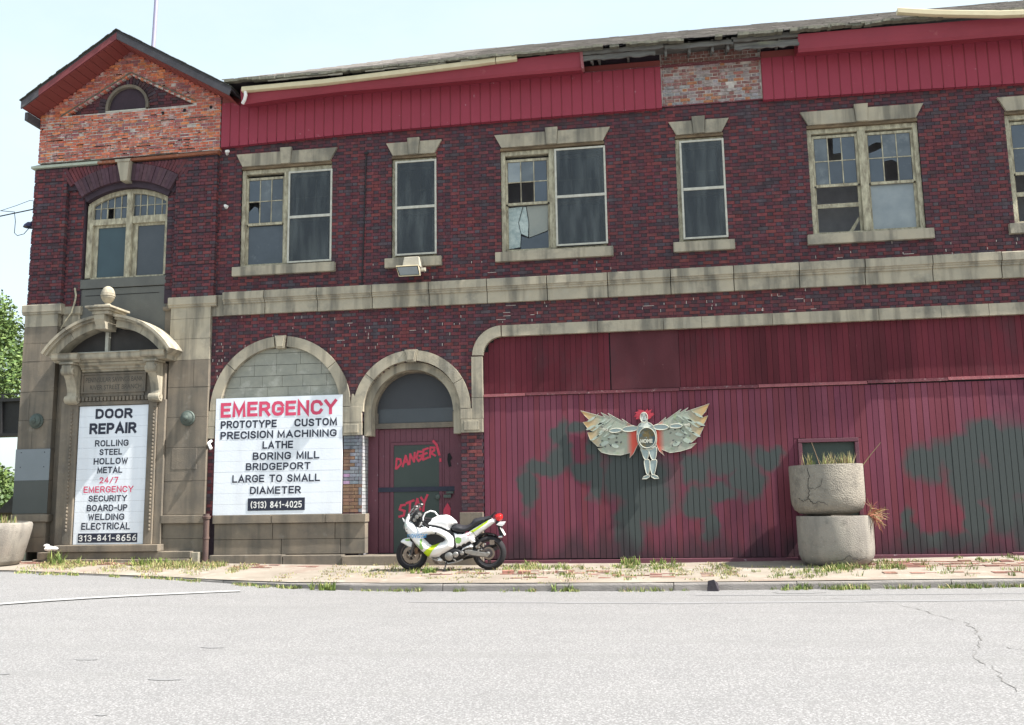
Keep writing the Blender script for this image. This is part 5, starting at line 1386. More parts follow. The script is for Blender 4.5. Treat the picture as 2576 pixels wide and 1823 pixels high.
# the longitudinal joint in the pavement, and asphalt patches and cracks
g = MB()
def crack(pts_, w=.012, zf=road_z, lift=.004, n=8):
    P_ = []
    for (a, b) in zip(pts_, pts_[1:]):
        for k in range(n):
            t = k / n; P_.append((a[0] + (b[0] - a[0]) * t + random.uniform(-.03, .03), a[1] + (b[1] - a[1]) * t + random.uniform(-.05, .05)))
    P_.append(pts_[-1])
    for (a, b) in zip(P_, P_[1:]):
        ww = w * random.uniform(.3, 1.4)
        g.quad((a[0] - ww, a[1], zf(*a) + lift), (b[0] - ww, b[1], zf(*b) + lift), (b[0] + ww, b[1], zf(*b) + lift), (a[0] + ww, a[1], zf(*a) + lift))
crack([(2.3, 13.6), (2.98, 12.8), (3.1, 12.0), (3.18, 11.2)], .006)
crack([(3.25, 11.0), (3.1, 10.2), (2.87, 9.4), (3.2, 9.0)], .006)
crack([(2.87, 9.4), (2.6, 8.7), (2.58, 8.15), (2.42, 7.2)], .004)
g.build('road_crack', pmat('crack_dirt', (0.17, 0.165, 0.16), bump=0), None, kind='structure', recalc=False)
g = MB()
def blot(cx, cy, rx, ry, z=.004):
    n = 12; i = len(g.v); g.v += [(cx + rx * random.uniform(.7, 1.1) * math.cos(2 * PI * k / n), cy + ry * random.uniform(.7, 1.1) * math.sin(2 * PI * k / n), z) for k in range(n)]
    g.f.append(tuple(range(i, i + n))); g.c.append(None)
blot(1.98, 14.35, .40, .14); blot(-3.95, 7.24, .15, .04); blot(-5.2, 8.15, .12, .05); blot(-4.35, 8.9, .14, .05); blot(-5.5, 7.4, .10, .04); blot(-3.7, 6.0, .05, .03)
g.build('road_stain', pmat('oil_stain', (0.15, 0.15, 0.155), (0.22, 0.22, 0.22), scale=20, bump=.2), None, kind='structure', recalc=False)
# dark tyre lines and the white road marking
M['tyre_mark'] = pmat('tyre_mark', (0.19, 0.19, 0.195), (0.225, 0.225, 0.23), scale=6, contrast=.3, bump=.3, bscale=110, stretch=(.2, 1, 1))
g = MB()
for (pts_, w) in [([(-3.5, 13.15), (0, 12.95), (3, 13.2), (9, 13.7)], .10), ([(.5, 14.0), (3, 14.05), (9, 14.5)], .06)]:
    for (a, b) in zip(pts_, pts_[1:]):
        n = 10
        for k in range(n):
            p = (a[0] + (b[0] - a[0]) * k / n, a[1] + (b[1] - a[1]) * k / n); q = (a[0] + (b[0] - a[0]) * (k + 1) / n, a[1] + (b[1] - a[1]) * (k + 1) / n)
            w1 = w * random.uniform(.6, 1.1)
            g.quad((p[0], p[1] - w1, road_z(*p) + .004), (q[0], q[1] - w1, road_z(*q) + .004), (q[0], q[1] + w1, road_z(*q) + .004), (p[0], p[1] + w1, road_z(*p) + .004))
g.build('tyre_mark', M['tyre_mark'], None, kind='structure', recalc=False)
g = MB()
for (a, b, w) in [((-9.9, 11.2), (-6.55, 14.25), .13)]:
    n = 12; d = Vector((b[0] - a[0], b[1] - a[1])).normalized(); nn = Vector((-d.y, d.x)) * w
    for k in range(n):
        p = (a[0] + (b[0] - a[0]) * k / n, a[1] + (b[1] - a[1]) * k / n); q = (a[0] + (b[0] - a[0]) * (k + 1) / n, a[1] + (b[1] - a[1]) * (k + 1) / n)
        g.quad((p[0] - nn.x, p[1] - nn.y, road_z(*p) + .008), (q[0] - nn.x, q[1] - nn.y, road_z(*q) + .008), (q[0] + nn.x, q[1] + nn.y, road_z(*q) + .008), (p[0] + nn.x, p[1] + nn.y, road_z(*p) + .008))
g.build('road_marking', pmat('worn_white_road_paint', (0.38, 0.38, 0.38), (0.26, 0.26, 0.262), scale=14, contrast=.12, bump=.3), None, kind='structure', recalc=False)

# ================================================================== SIGNS
def painted_sign(name, label, x0, x1, z0, z1, y, rows, lines, board_label=None, slab=.03):
    t = thing(name, label, 'sign', ((x0 + x1) / 2, y, z0))
    h = (z1 - z0) / rows
    for k in range(rows):
        g = MB(); g.box(x0, x1, y + random.uniform(0, .0012), y + slab, z0 + k * h + .0012, z0 + (k + 1) * h - .0012); g.build('board', M['white_sign'], t)
    for (txt, a, b, c, d, mt_, bold) in lines:
        sign_geo(txt, a, b, c, d, y - .0035, bold).build('lettering', M[mt_], t, recalc=False, label=None)
    return t
yS = TY - .06
s1 = painted_sign('door_repair_sign', 'tall white sign in the stone doorway reading DOOR REPAIR', -11.70, -10.18, .665, 3.465, yS, 13, [
    ('DOOR', -11.34, -10.52, 3.20, 3.405, 'ink', .235), ('REPAIR', -11.46, -10.42, 2.885, 3.11, 'ink', .235),
    ('ROLLING', -11.32, -10.58, 2.63, 2.76, 'ink', .195), ('STEEL', -11.21, -10.71, 2.455, 2.58, 'ink', .195), ('HOLLOW', -11.33, -10.58, 2.265, 2.395, 'ink', .195),
    ('METAL', -11.24, -10.69, 2.085, 2.215, 'ink', .195), ('24/7', -11.18, -10.77, 1.885, 2.01, 'red_ink', .17), ('EMERGENCY', -11.52, -10.43, 1.695, 1.825, 'red_ink', .17),
    ('SECURITY', -11.40, -10.56, 1.515, 1.64, 'ink', .195), ('BOARD-UP', -11.43, -10.54, 1.325, 1.455, 'ink', .195), ('WELDING', -11.39, -10.60, 1.145, 1.275, 'ink', .195), ('ELECTRICAL', -11.53, -10.47, .955, 1.095, 'ink', .18)])
g = MB(); g.box(-11.59, -10.30, yS - .005, yS - .002, .70, .885); pb = g.build('phone_panel', M['ink'], s1)
sign_geo('313-841-8656', -11.57, -10.32, .73, .855, yS - .0075, .15).build('lettering', M['white'], pb, recalc=False)
s2 = painted_sign('emergency_machining_sign', 'large white sign in the wide blocked arch headed EMERGENCY in red', -8.765, -6.095, 1.205, 3.545, FY - .055, 11, [
    ('EMERGENCY', -8.66, -6.21, 3.155, 3.455, 'red_ink', .215), ('PROTOTYPE', -8.65, -7.46, 2.93, 3.085, 'ink', .205), ('CUSTOM', -7.09, -6.205, 2.93, 3.085, 'ink', .205),
    ('PRECISION', -8.65, -7.53, 2.715, 2.87, 'ink', .205), ('MACHINING', -7.44, -6.21, 2.715, 2.86, 'ink', .205), ('LATHE', -7.75, -7.11, 2.505, 2.655, 'ink', .205),
    ('BORING MILL', -7.95, -6.56, 2.285, 2.435, 'ink', .195), ('BRIDGEPORT', -8.09, -6.74, 2.08, 2.225, 'ink', .195), ('LARGE TO SMALL', -8.37, -6.54, 1.84, 1.99, 'ink', .19), ('DIAMETER', -7.99, -6.93, 1.61, 1.76, 'ink', .195)])
g = MB(); g.box(-8.03, -6.845, FY - .061, FY - .057, 1.285, 1.53); pb = g.build('phone_panel', M['ink'], s2)
sign_geo('(313) 841-4025', -7.965, -6.905, 1.335, 1.465, FY - .0635, .15).build('lettering', M['white'], pb, recalc=False)

# ================================================================== FLOODLIGHT under the second window
M['cream'] = pmat('cream_enamel', (0.48, 0.45, 0.37), (0.36, 0.33, 0.27), scale=8, bump=.05, rough=.5)
t = thing('floodlight', 'boxy cream floodlight hung below the first narrow window', 'floodlight', (-4.63, FY - .1, 6.0))
g = MB(); g.prism([(-4.80, 6.0), (-4.44, 6.0), (-4.46, 6.20), (-4.76, 6.20)], FY - .36, FY - .11); g.build('ballast_box', M['cream'], t, bevel=.012)
g = MB()
A = [(-4.88, FY - .50, 5.98), (-4.44, FY - .50, 5.98), (-4.42, FY - .42, 5.80), (-4.84, FY - .42, 5.80)]
B = [(-4.84, FY - .14, 6.0), (-4.47, FY - .14, 6.0), (-4.47, FY - .16, 5.86), (-4.82, FY - .16, 5.86)]
i = 0
g.v += A + B; g.f += [(4, 5, 6, 7), (0, 1, 5, 4), (1, 2, 6, 5), (2, 3, 7, 6), (3, 0, 4, 7)]; g.c += [None] * 5
g.build('housing', M['cream'], t)
g = MB(); e = .02
g.quad((A[0][0] + e, A[0][1] + .004, A[0][2] - e), (A[1][0] - e, A[1][1] + .004, A[1][2] - e), (A[2][0] - e, A[2][1] + .004, A[2][2] + e), (A[3][0] + e, A[3][1] + .004, A[3][2] + e)); g.build('lens', M['glass_pale'], t, recalc=False)
g = MB(); g.tube([(A[k][0], A[k][1], A[k][2]) for k in range(4)], .012, 6, closed=True); g.build('lens_rim', M['gutter'], t)
g = MB(); g.box(-4.42, -4.33, FY - .34, FY - .30, 5.90, 5.97); g.lathe([(.025, 0), (.025, .04)], (-4.37, FY - .34, 5.93), 'y', 10); g.build('bracket', M['cream'], t)
g = MB(); g.box(-4.70, -4.55, FY - .13, FY - .0, 6.01, 6.06); g.build('arm', M['cream'], t)

# ================================================================== WINGED FIGURE
yW = FY - .02
fig = thing('winged_figure', 'painted cut-out figure with spread feathered wings, red hair and HOME on its belly', 'wall sculpture', (-.17, yW, 1.78))
def zp(pts_, s_=1.0):  # zoomed-photo units of the sculpture to metres on the wall
    return [(-.17 + (x - 1095) * .001262, 2.73 - (y - 560) * .001235 + (x - 1095) * .00001) for x, y in pts_]
def dens(pts_, n=5):
    """closed Catmull-Rom through the points"""
    out = []; m_ = len(pts_)
    for i in range(m_):
        p0, p1, p2, p3 = pts_[i - 1], pts_[i], pts_[(i + 1) % m_], pts_[(i + 2) % m_]
        for k in range(n):
            t_ = k / n
            out.append(tuple(.5 * ((2 * p1[a]) + (-p0[a] + p2[a]) * t_ + (2 * p0[a] - 5 * p1[a] + 4 * p2[a] - p3[a]) * t_ ** 2 + (-p0[a] + 3 * p1[a] - 3 * p2[a] + p3[a]) * t_ ** 3) for a in (0, 1)))
    return out
def wing_extra(nt, pos, col):
    sx = _n(nt, 'ShaderNodeSeparateXYZ'); nt.links.new(pos, sx.inputs[0])
    a = _n(nt, 'ShaderNodeMath', operation='ADD'); a.inputs[1].default_value = .17; nt.links.new(sx.outputs[0], a.inputs[0])
    b = _n(nt, 'ShaderNodeMath', operation='ABSOLUTE'); nt.links.new(a.outputs[0], b.inputs[0])
    r = _n(nt, 'ShaderNodeMapRange'); r.inputs['From Min'].default_value = .80; r.inputs['From Max'].default_value = 1.12; r.inputs['To Max'].default_value = .85; nt.links.new(b.outputs[0], r.inputs['Value'])
    col = mixc(nt, r.outputs[0], col, (0.50, 0.30, 0.11))
    r2 = _n(nt, 'ShaderNodeMapRange'); r2.inputs['From Min'].default_value = .36; r2.inputs['From Max'].default_value = .24; nt.links.new(b.outputs[0], r2.inputs['Value'])
    return mixc(nt, r2.outputs[0], col, (0.50, 0.075, 0.05))
M['wing'] = pmat('sage_wing_paint', (0.26, 0.315, 0.25), (0.31, 0.30, 0.255), scale=7, contrast=.2, bump=.1, rough=.6, extra=wing_extra, stains=[((0.20, 0.27, 0.10), 9, .58, .68, .5)])
M['feather'] = pmat('pale_blue_feather_paint', (0.40, 0.45, 0.41), (0.30, 0.35, 0.28), scale=14, bump=.1, rough=.6)
M['outline'] = pmat('cream_outline_paint', (0.48, 0.49, 0.42), (0.40, 0.39, 0.33), scale=14, bump=0)
M['limb'] = pmat('grey_blue_limb_paint', (0.30, 0.37, 0.36), (0.25, 0.31, 0.31), scale=14, bump=.05)
M['face'] = pmat('ivory_face_paint', (0.62, 0.64, 0.58), (0.5, 0.55, 0.5), scale=14, bump=.05)
M['hairm'] = pmat('crimson_hair_paint', (0.45, 0.05, 0.07), (0.3, 0.03, 0.05), scale=20, bump=.1)
WL = [(960, 545), (880, 510), (755, 420), (800, 480), (545, 325), (600, 395), (445, 312), (500, 385), (140, 270), (200, 350), (290, 440), (170, 450), (240, 550), (330, 610), (235, 612), (270, 720), (380, 830), (480, 850), (380, 862), (440, 925), (560, 960), (720, 975), (860, 945), (850, 1025), (910, 960), (985, 810), (975, 650)]
WRr = [(1210, 545), (1300, 510), (1410, 420), (1395, 470), (1640, 305), (1600, 370), (1745, 285), (1690, 350), (1860, 300), (2055, 240), (1990, 360), (1900, 460), (2025, 420), (1970, 530), (1870, 600), (1955, 590), (1900, 700), (1780, 810), (1700, 850), (1840, 830), (1760, 900), (1600, 945), (1450, 962), (1330, 910), (1365, 1005), (1290, 930), (1245, 810), (1240, 650)]
for W_, sg in ((WL, -1), (WRr, 1)):
    g = MB(); g.prism(zp(W_), yW + .0, yW + .018); wg = g.build('wing', M['wing'], fig)
    P_ = zp(W_); g = MB(); g.tube([(p[0], yW - .001, p[1]) for p in P_], .0045, 5, closed=True); g.build('wing_edge', M['outline'], wg)
    fts = [(300, 410, 120, 32, -25), (370, 370, 110, 26, -50), (460, 460, 130, 34, -30), (560, 440, 110, 26, -35), (280, 540, 120, 32, -22), (410, 500, 120, 30, -18), (360, 560, 110, 28, -30), (620, 480, 110, 26, -45), (460, 600, 100, 26, -20), (560, 540, 100, 24, -30), (350, 700, 120, 34, -25), (480, 790, 120, 38, -12), (600, 690, 100, 30, -10), (640, 830, 100, 36, 10), (520, 660, 100, 26, -28), (420, 650, 100, 26, -30), (700, 600, 90, 22, -25)]
    for (fx, fy, L, wd, an) in fts:
        if sg > 0: fx = 2190 - fx; an = 180 - an
        L *= 1.25; wd *= 1.45; ca, sa_ = math.cos(R(an)), math.sin(R(an)); pl = []
        for u, v in ((-1, 0), (-.5, .7), (.1, 1), (.7, .6), (1, 0), (.7, -.6), (.1, -1), (-.5, -.7)):
            X_ = u * L / 2; Y_ = v * wd / 1.4
            pl.append((fx + X_ * ca + Y_ * sa_, fy - (X_ * -sa_) * (1) + Y_ * ca * 1))
        g = MB(); g.prism(zp(pl), yW - .009, yW - .0); g.build('feather', M['feather'], wg)
    g = MB()
    for k in range(16):
        fx = random.uniform(420, 760); fy = random.uniform(480, 860)
        if sg > 0: fx = 2190 - fx
        for a in range(3):
            an = random.uniform(0, PI); dx = 16 * math.cos(an); dy = 16 * math.sin(an)
            P2 = zp([(fx - dx, fy - dy), (fx + dx, fy + dy)]); g.tube([(P2[0][0], yW - .012, P2[0][1]), (P2[1][0], yW - .012, P2[1][1])], .0025, 4)
    g.build('star_scratches', M['ink'], wg, kind='stuff')
def body_part(name, pts_, mat='limb', y=yW - .03, rim=True, smooth_n=4):
    P_ = zp(dens(pts_, smooth_n) if smooth_n else pts_)
    g = MB(); g.prism(P_, y, yW + .01); o = g.build(name, M[mat], fig)
    if rim:
        g = MB(); g.tube([(p[0], y - .001, p[1]) for p in P_], .0075, 5, closed=True); g.build('outline', M['outline'], o)
    return o
ell = lambda cx, cy, rx, ry, rot=0, n=14: [(cx + rx * math.cos(2 * PI * k / n) * math.cos(R(rot)) - ry * math.sin(2 * PI * k / n) * math.sin(R(rot)), cy + rx * math.cos(2 * PI * k / n) * math.sin(R(rot)) + ry * math.sin(2 * PI * k / n) * math.cos(R(rot))) for k in range(n)]
body_part('torso', [(1050, 490), (990, 545), (975, 640), (975, 760), (1010, 850), (1060, 900), (1180, 900), (1235, 850), (1260, 760), (1255, 640), (1215, 545), (1140, 490)])
for p in (ell(875, 580, 120, 42, -4), ell(655, 597, 92, 32, -3), ell(1325, 570, 115, 42, 2), ell(1550, 562, 92, 32, -1)): body_part('arm', p, smooth_n=0)
for s_, cx in ((-1, 505), (1, 1710)):
    g = MB()
    for k in range(4):
        a = R(-24 + 16 * k); P2 = zp([(cx - s_ * 30, 580 if s_ < 0 else 550), (cx + s_ * 45 * math.cos(a), (580 if s_ < 0 else 550) + 45 * math.sin(a))])
        g.tube([(P2[0][0], yW - .03, P2[0][1]), (P2[1][0], yW - .03, P2[1][1])], .006, 5)
    P2 = zp([(cx - s_ * 30, 580 if s_ < 0 else 550), (cx - s_ * 20, 600 if s_ < 0 else 570), (cx - s_ * 0, 615 if s_ < 0 else 588)]); g.tube([(p[0], yW - .03, p[1]) for p in P2], .006, 5)
    P2 = zp(ell(cx - s_ * 22, 580 if s_ < 0 else 550, 22, 18, 0, 10)); g.prism(P2, yW - .034, yW); g.build('hand', M['outline'], fig)
body_part('thigh', [(1025, 880), (1125, 900), (1130, 980), (1110, 1045), (1070, 1045), (1040, 960)]); body_part('thigh', [(1150, 900), (1245, 870), (1250, 960), (1225, 1055), (1185, 1060), (1150, 980)])
body_part('shin', [(1070, 1065), (1135, 1060), (1140, 1150), (1125, 1265), (1095, 1270), (1070, 1160)]); body_part('shin', [(1160, 1080), (1245, 1065), (1235, 1170), (1205, 1270), (1170, 1275), (1150, 1180)])
body_part('foot', [(1100, 1290), (1140, 1290), (1130, 1320), (1090, 1345), (1025, 1345), (1050, 1310)], smooth_n=0); body_part('foot', [(1155, 1290), (1200, 1285), (1250, 1310), (1275, 1345), (1205, 1345), (1160, 1315)], smooth_n=0)
bel = body_part('belly_medallion', ell(1118, 725, 128, 155, 0, 24), 'belly', y=yW - .045, smooth_n=0) if 'belly' in M else None
if bel is None:
    M['belly'] = pmat('painted_landscape', (0.05, 0.09, 0.11), (0.12, 0.09, 0.035), scale=10, contrast=.12, bump=.1, stains=[((0.25, 0.33, 0.33), 14, .58, .68, .7)])
    bel = body_part('belly_medallion', ell(1118, 725, 128, 155, 0, 24), 'belly', y=yW - .045, smooth_n=0)
P2 = zp([(1020, 805), (1200, 745)]); text_geo('HOME', P2[0][0], P2[1][0], P2[0][1], P2[1][1], yW - .048, bold=.06).build('lettering', M['outline'], bel, recalc=False)
body_part('neck', [(1045, 470), (1140, 470), (1150, 530), (1200, 550), (1095, 575), (1000, 550), (1040, 530)], 'face', y=yW - .038, rim=False, smooth_n=0)
hd = body_part('head', ell(1085, 415, 55, 78, 0, 20), 'face', y=yW - .045, smooth_n=0)
g = MB()
for pl in ([(1045, 395), (1062, 388), (1075, 396)], [(1098, 396), (1112, 388), (1128, 395)], [(1087, 395), (1083, 440), (1092, 442)], [(1045, 372), (1062, 366), (1078, 378)], [(1098, 378), (1112, 366), (1130, 373)]):
    P2 = zp(pl); g.tube([(p[0], yW - .048, p[1]) for p in P2], .0035, 4)
g.prism(zp([(1062, 465), (1078, 456), (1087, 460), (1097, 456), (1110, 465), (1087, 475)]), yW - .052, yW - .046); g.build('facial_features', M['ink'], hd)
g = MB()
for (bx, by, tx, ty_) in [(1045, 400, 930, 400), (1045, 390, 945, 375), (1050, 365, 950, 335), (1060, 355, 1000, 290), (1095, 345, 1150, 285), (1110, 350, 1205, 295), (1120, 365, 1240, 350), (1125, 380, 1245, 372), (1130, 395, 1195, 425), (1045, 410, 960, 440), (1075, 350, 1040, 300)]:
    d = Vector((tx - bx, ty_ - by)); nn = Vector((-d.y, d.x)).normalized() * 24
    mid = Vector((bx, by)) + d * .5 + nn * .6
    pl = [(bx + nn.x, by + nn.y), (mid.x + nn.x, mid.y + nn.y), (tx, ty_), (mid.x - nn.x, mid.y - nn.y), (bx - nn.x, by - nn.y)]
    g.prism(zp(pl), yW - .042 - random.uniform(0, .006), yW)
g.build('hair', M['hairm'], hd)

# ================================================================== PLANTERS
M['concrete_r'] = pmat('pitted_exposed_aggregate', (0.29, 0.265, 0.22), (0.20, 0.18, 0.155), scale=5, contrast=0.25, bump=1.0, bscale=42, rough=0.95,
                       stains=[((0.13, 0.12, 0.105), 4.5, 0.52, 0.66, 0.6), ((0.42, 0.39, 0.34), 30, 0.60, 0.68, 0.7)])
def planter(name, label, cx, cy, z, h, r, mat, tilt=0, soil=True, prof=None, group='round concrete planters'):
    t = thing(name, label, 'planter', (cx, cy, z), group)
    pr = prof or [(.0, .0), (r * .55, .0), (r * .78, .03), (r * .92, .10), (r * .985, .20), (r, .32), (r * 1.005, h - .03), (r * .995, h), (r - .06, h + .002), (r - .075, h - .04), (r - .08, h - .12)]
    g = MB(); g.lathe(pr, (cx, cy, z), 'z', 40, caps=False)
    o = g.build('bowl', M[mat], t, smooth=True)
    g = MB(); g.lathe([(0, -.09), (r - .08, -.10)], (cx, cy, z + h), 'z', 24, caps=False); g.build('soil', M['soil'], t, recalc=False)
    t.rotation_euler = (0, tilt, 0)
    return t, o
M['soil'] = pmat('dry_soil', (0.10, 0.08, 0.055), (0.06, 0.05, 0.035), scale=12, bump=.8)
PX, PY = 3.00, 17.10
zb_ = walk_z(PX, 16.6) - .01
p1_, b1 = planter('concrete_planter', 'smooth pale round concrete planter, the lower of the stack of two', PX + .03, PY, zb_, .86, .63, 'concrete')
p2_, b2_ = planter('concrete_planter', 'cracked pitted round concrete planter on top of the stack, filled with dry grass', PX - .05, PY + .01, zb_ + .875, .86, .62, 'concrete_r', tilt=-.012)
def on_cyl(cx, cy, r, a, z): return (cx + r * math.sin(R(a)), cy - r * math.cos(R(a)), z)
def cyl_crack(parent, cx, cy, r, pts_, w=.009):
    g = MB(); P_ = []
    for (a, b) in zip(pts_, pts_[1:]):
        for k in range(4):
            t_ = k / 4; P_.append((a[0] + (b[0] - a[0]) * t_ + random.uniform(-1.6, 1.6), a[1] + (b[1] - a[1]) * t_ + random.uniform(-.014, .014)))
    P_.append(pts_[-1]); g.tube([on_cyl(cx, cy, r, a, z) for a, z in P_], [w * random.uniform(.5, 1.2) for _ in P_], 5); return g
zc = zb_ + .875
ck = cyl_crack(p2_, PX - .05, PY, .618, [(-38, zc + .80), (-37, zc + .62), (-39, zc + .42), (-40, zc + .28), (-33, zc + .20), (-24, zc + .25), (-10, zc + .17)], .0048)
ck2 = cyl_crack(p2_, PX - .05, PY, .618, [(-40, zc + .28), (-50, zc + .24), (-62, zc + .30)], .0035)
ck3 = cyl_crack(p2_, PX - .05, PY, .618, [(-38, zc + .46), (-28, zc + .45), (-18, zc + .50), (-16, zc + .62)], .003)
n0 = len(ck.v)
for q in (ck2, ck3):
    n0 = len(ck.v); ck.v += q.v; ck.f += [tuple(i + n0 for i in f) for f in q.f]; ck.c += q.c
ck.build('crack', M['black_gap'], b2_)
c4 = cyl_crack(p1_, PX + .03, PY, .622, [(-22, zb_ + .12), (-2, zb_ + .14), (8, zb_ + .22), (16, zb_ + .16), (24, zb_ + .13), (40, zb_ + .16)], .004); c4.build('crack', M['black_gap'], b1)
# big tapering planter at the left edge
pr = [(0, 0), (.60, 0), (.74, .05), (.80, .13), (.91, .68), (.92, .80), (.90, .84), (.84, .84), (.82, .74)]
p3_, b3 = planter('concrete_planter', 'wide flared concrete planter cut off by the left edge of the picture', -12.98, 16.55, walk_z(-12.9, 16.3) + .0, .84, .92, 'concrete', prof=pr, tilt=.035)
# plants
def blades(g, cx, cy, z, n, spread, h0, h1, cols_, w=.006, lean=.35, r=None):
    for _ in range(n):
        a = random.uniform(0, 2 * PI); d = spread * math.sqrt(random.random()); x = cx + d * math.cos(a); y = cy + d * math.sin(a)
        h = random.uniform(h0, h1); la = random.uniform(0, 2 * PI); l = h * random.uniform(0, lean); c = vary(random.choice(cols_), .25)
        pa = random.uniform(0, PI); ux, uy = w * math.cos(pa), w * math.sin(pa)
        zz_ = z(x, y) if callable(z) else z
        mx, my, mz = x + l * .4 * math.cos(la), y + l * .4 * math.sin(la), zz_ + h * .6
        i = len(g.v); g.v += [(x - ux, y - uy, zz_), (x + ux, y + uy, zz_), (mx + ux * .8, my + uy * .8, mz), (mx - ux * .8, my - uy * .8, mz), (x + l * math.cos(la), y + l * math.sin(la), zz_ + h)]
        g.f += [(i, i + 1, i + 2, i + 3), (i + 3, i + 2, i + 4)]; g.c += [c, c]
GREEN = [(0.15, 0.20, 0.05), (0.20, 0.24, 0.07), (0.11, 0.16, 0.04)]
DRY = [(0.40, 0.34, 0.18), (0.34, 0.29, 0.15), (0.28, 0.26, 0.11), (0.24, 0.16, 0.10)]
g = MB()
for _ in range(26): 
    a = random.uniform(-80, 80); x, y, _z = on_cyl(PX - .05, PY, random.uniform(.25, .53), a, 0); blades(g, x, y, zc + .76, 9, .05, .12, .34, DRY + GREEN[:1], w=.007)
tag(g.build('dry_grass', M['leaf'], None, kind='stuff', recalc=False), 'dry grass tops growing out of the upper stacked planter', 'grass')
g = MB()
for (dx, tx, tz, c) in ((.50, .85, .42, DRY[1]), (-.15, -.30, .45, DRY[3]), (.2, .3, .2, GREEN[0])):
    g.tube([(PX + dx, PY - .1, zc + .78), (PX + (dx + tx) / 2, PY - .15, zc + .78 + tz * .55), (PX + tx, PY - .2, zc + .80 + tz)], [.008, .006, .003], 4, col=c)
tag(g.build('stalks', M['leaf'], None, recalc=False), 'long bare weed stalks leaning out of the upper planter', 'weed')
g = MB()
for k in range(60):
    a = random.uniform(50, 85); x, y, _z = on_cyl(PX + .03, PY, .61, a, 0); z0 = zb_ + .86
    P_ = [Vector((x, y, z0))]; d_ = Vector((random.uniform(.2, 1), random.uniform(-.5, .2), random.uniform(-.8, .9)))
    for _k in range(5):
        P_.append(P_[-1] + d_.normalized() * random.uniform(.03, .085)); d_ += Vector((random.uniform(-.6, .6), random.uniform(-.3, .3), random.uniform(-.9, .5)))
    g.tube([tuple(p) for p in P_], [.006, .006, .005, .004, .003, .002], 4, col=vary(random.choice([(0.22, 0.12, 0.06), (0.28, 0.20, 0.09), (0.30, 0.10, 0.06)]), .25))
tag(g.build('dead_vine', M['leaf'], None, kind='stuff', recalc=False), 'dead brown vine spilling from the joint between the stacked planters', 'vine')
g = MB()
for _ in range(30):
    a = random.uniform(0, 2 * PI); d = random.uniform(.3, .80); blades(g, -12.98 + d * math.cos(a), 16.55 + d * math.sin(a), walk_z(-12.6, 16.3) + .74, 9, .06, .10, .26, DRY + GREEN, w=.008)
tag(g.build('planter_weeds', M['leaf'], None, kind='stuff', recalc=False), 'weeds growing in the flared planter on the left', 'weeds')

# weeds along wall, kerb and gaps
g = MB()
def weed_line(x0, x1, yf, n, zf, h=(.03, .12), jit=.12, size=.06, cols_=None):
    for _ in range(n):
        x = random.uniform(x0, x1); y = (yf(x) if callable(yf) else yf) + random.gauss(0, jit)
        if y > 17.6: continue
        if math.sin(x * 3.1 + n) + math.sin(x * 7.3 + y * 2 + n * .7) < random.uniform(-.9, .9): continue
        blades(g, x, y, zf, random.randint(8, 22), size * random.uniform(.6, 1.6), h[0], h[1] * random.uniform(.5, 1.2), cols_ or (GREEN + GREEN + DRY[:2]), w=.006, lean=.9)
kr = lambda x: kerb_y(x) - .05
weed_line(-12.5, -5.2, kr, 210, road_z, (.02, .07), .08)
weed_line(-5.2, 9.0, kr, 190, road_z, (.02, .08), .05)
weed_line(2.4, 9.0, kr, 200, road_z, (.02, .10), .06)
weed_line(-11.6, -7.6, 16.6, 420, walk_z, (.02, .06), .35, .12, DRY + GREEN[:2])
weed_line(-6.5, 2.5, 16.2, 420, walk_z, (.01, .045), .6, .10, DRY + GREEN[:2])
weed_line(-12.2, -8.2, 17.1, 200, walk_z, (.03, .10), .18, .10, GREEN + DRY)
weed_line(-9.9, -8.2, 16.95, 130, walk_z, (.03, .12), .2, .10, GREEN + DRY)
weed_line(-5.5, -2.0, 16.9, 110, walk_z, (.02, .10), .30, .09, GREEN + DRY)
weed_line(-3.0, 1.2, 16.9, 140, walk_z, (.03, .10), .20, .08)
weed_line(-2.5, 2.5, 15.8, 90, walk_z, (.02, .08), .35, .08)
weed_line(2.2, 9.0, 16.1, 170, walk_z, (.02, .10), .35, .09)
weed_line(3.0, 9.0, 17.3, 140, walk_z, (.02, .08), .15, .08)
weed_line(2.6, 4.2, 16.4, 60, walk_z, (.04, .12), .10, .08)
for (x, y, n, h) in [(-11.5, 16.9, 5, .30), (-11.3, 16.8, 3, .2), (-9.8, 17.0, 6, .22), (-5.35, 14.8, 7, .17), (-1.5, 14.7, 8, .15), (-.5, 17.45, 6, .18), (-.1, 17.45, 4, .15), (-4.0, 16.2, 9, .13), (2.15, 14.9, 8, .12), (-9.6, 17.1, 5, .16)]:
    for _ in range(n): blades(g, x + random.gauss(0, .12), y + random.gauss(0, .05), (road_z if y < 15 else walk_z), 14, .04, .04, h, GREEN, w=.010, lean=.7)
tag(g.build('weeds', M['leaf'], None, kind='stuff', recalc=False), 'green and dry weeds in the gutter, joints and foot of the wall', 'weeds')
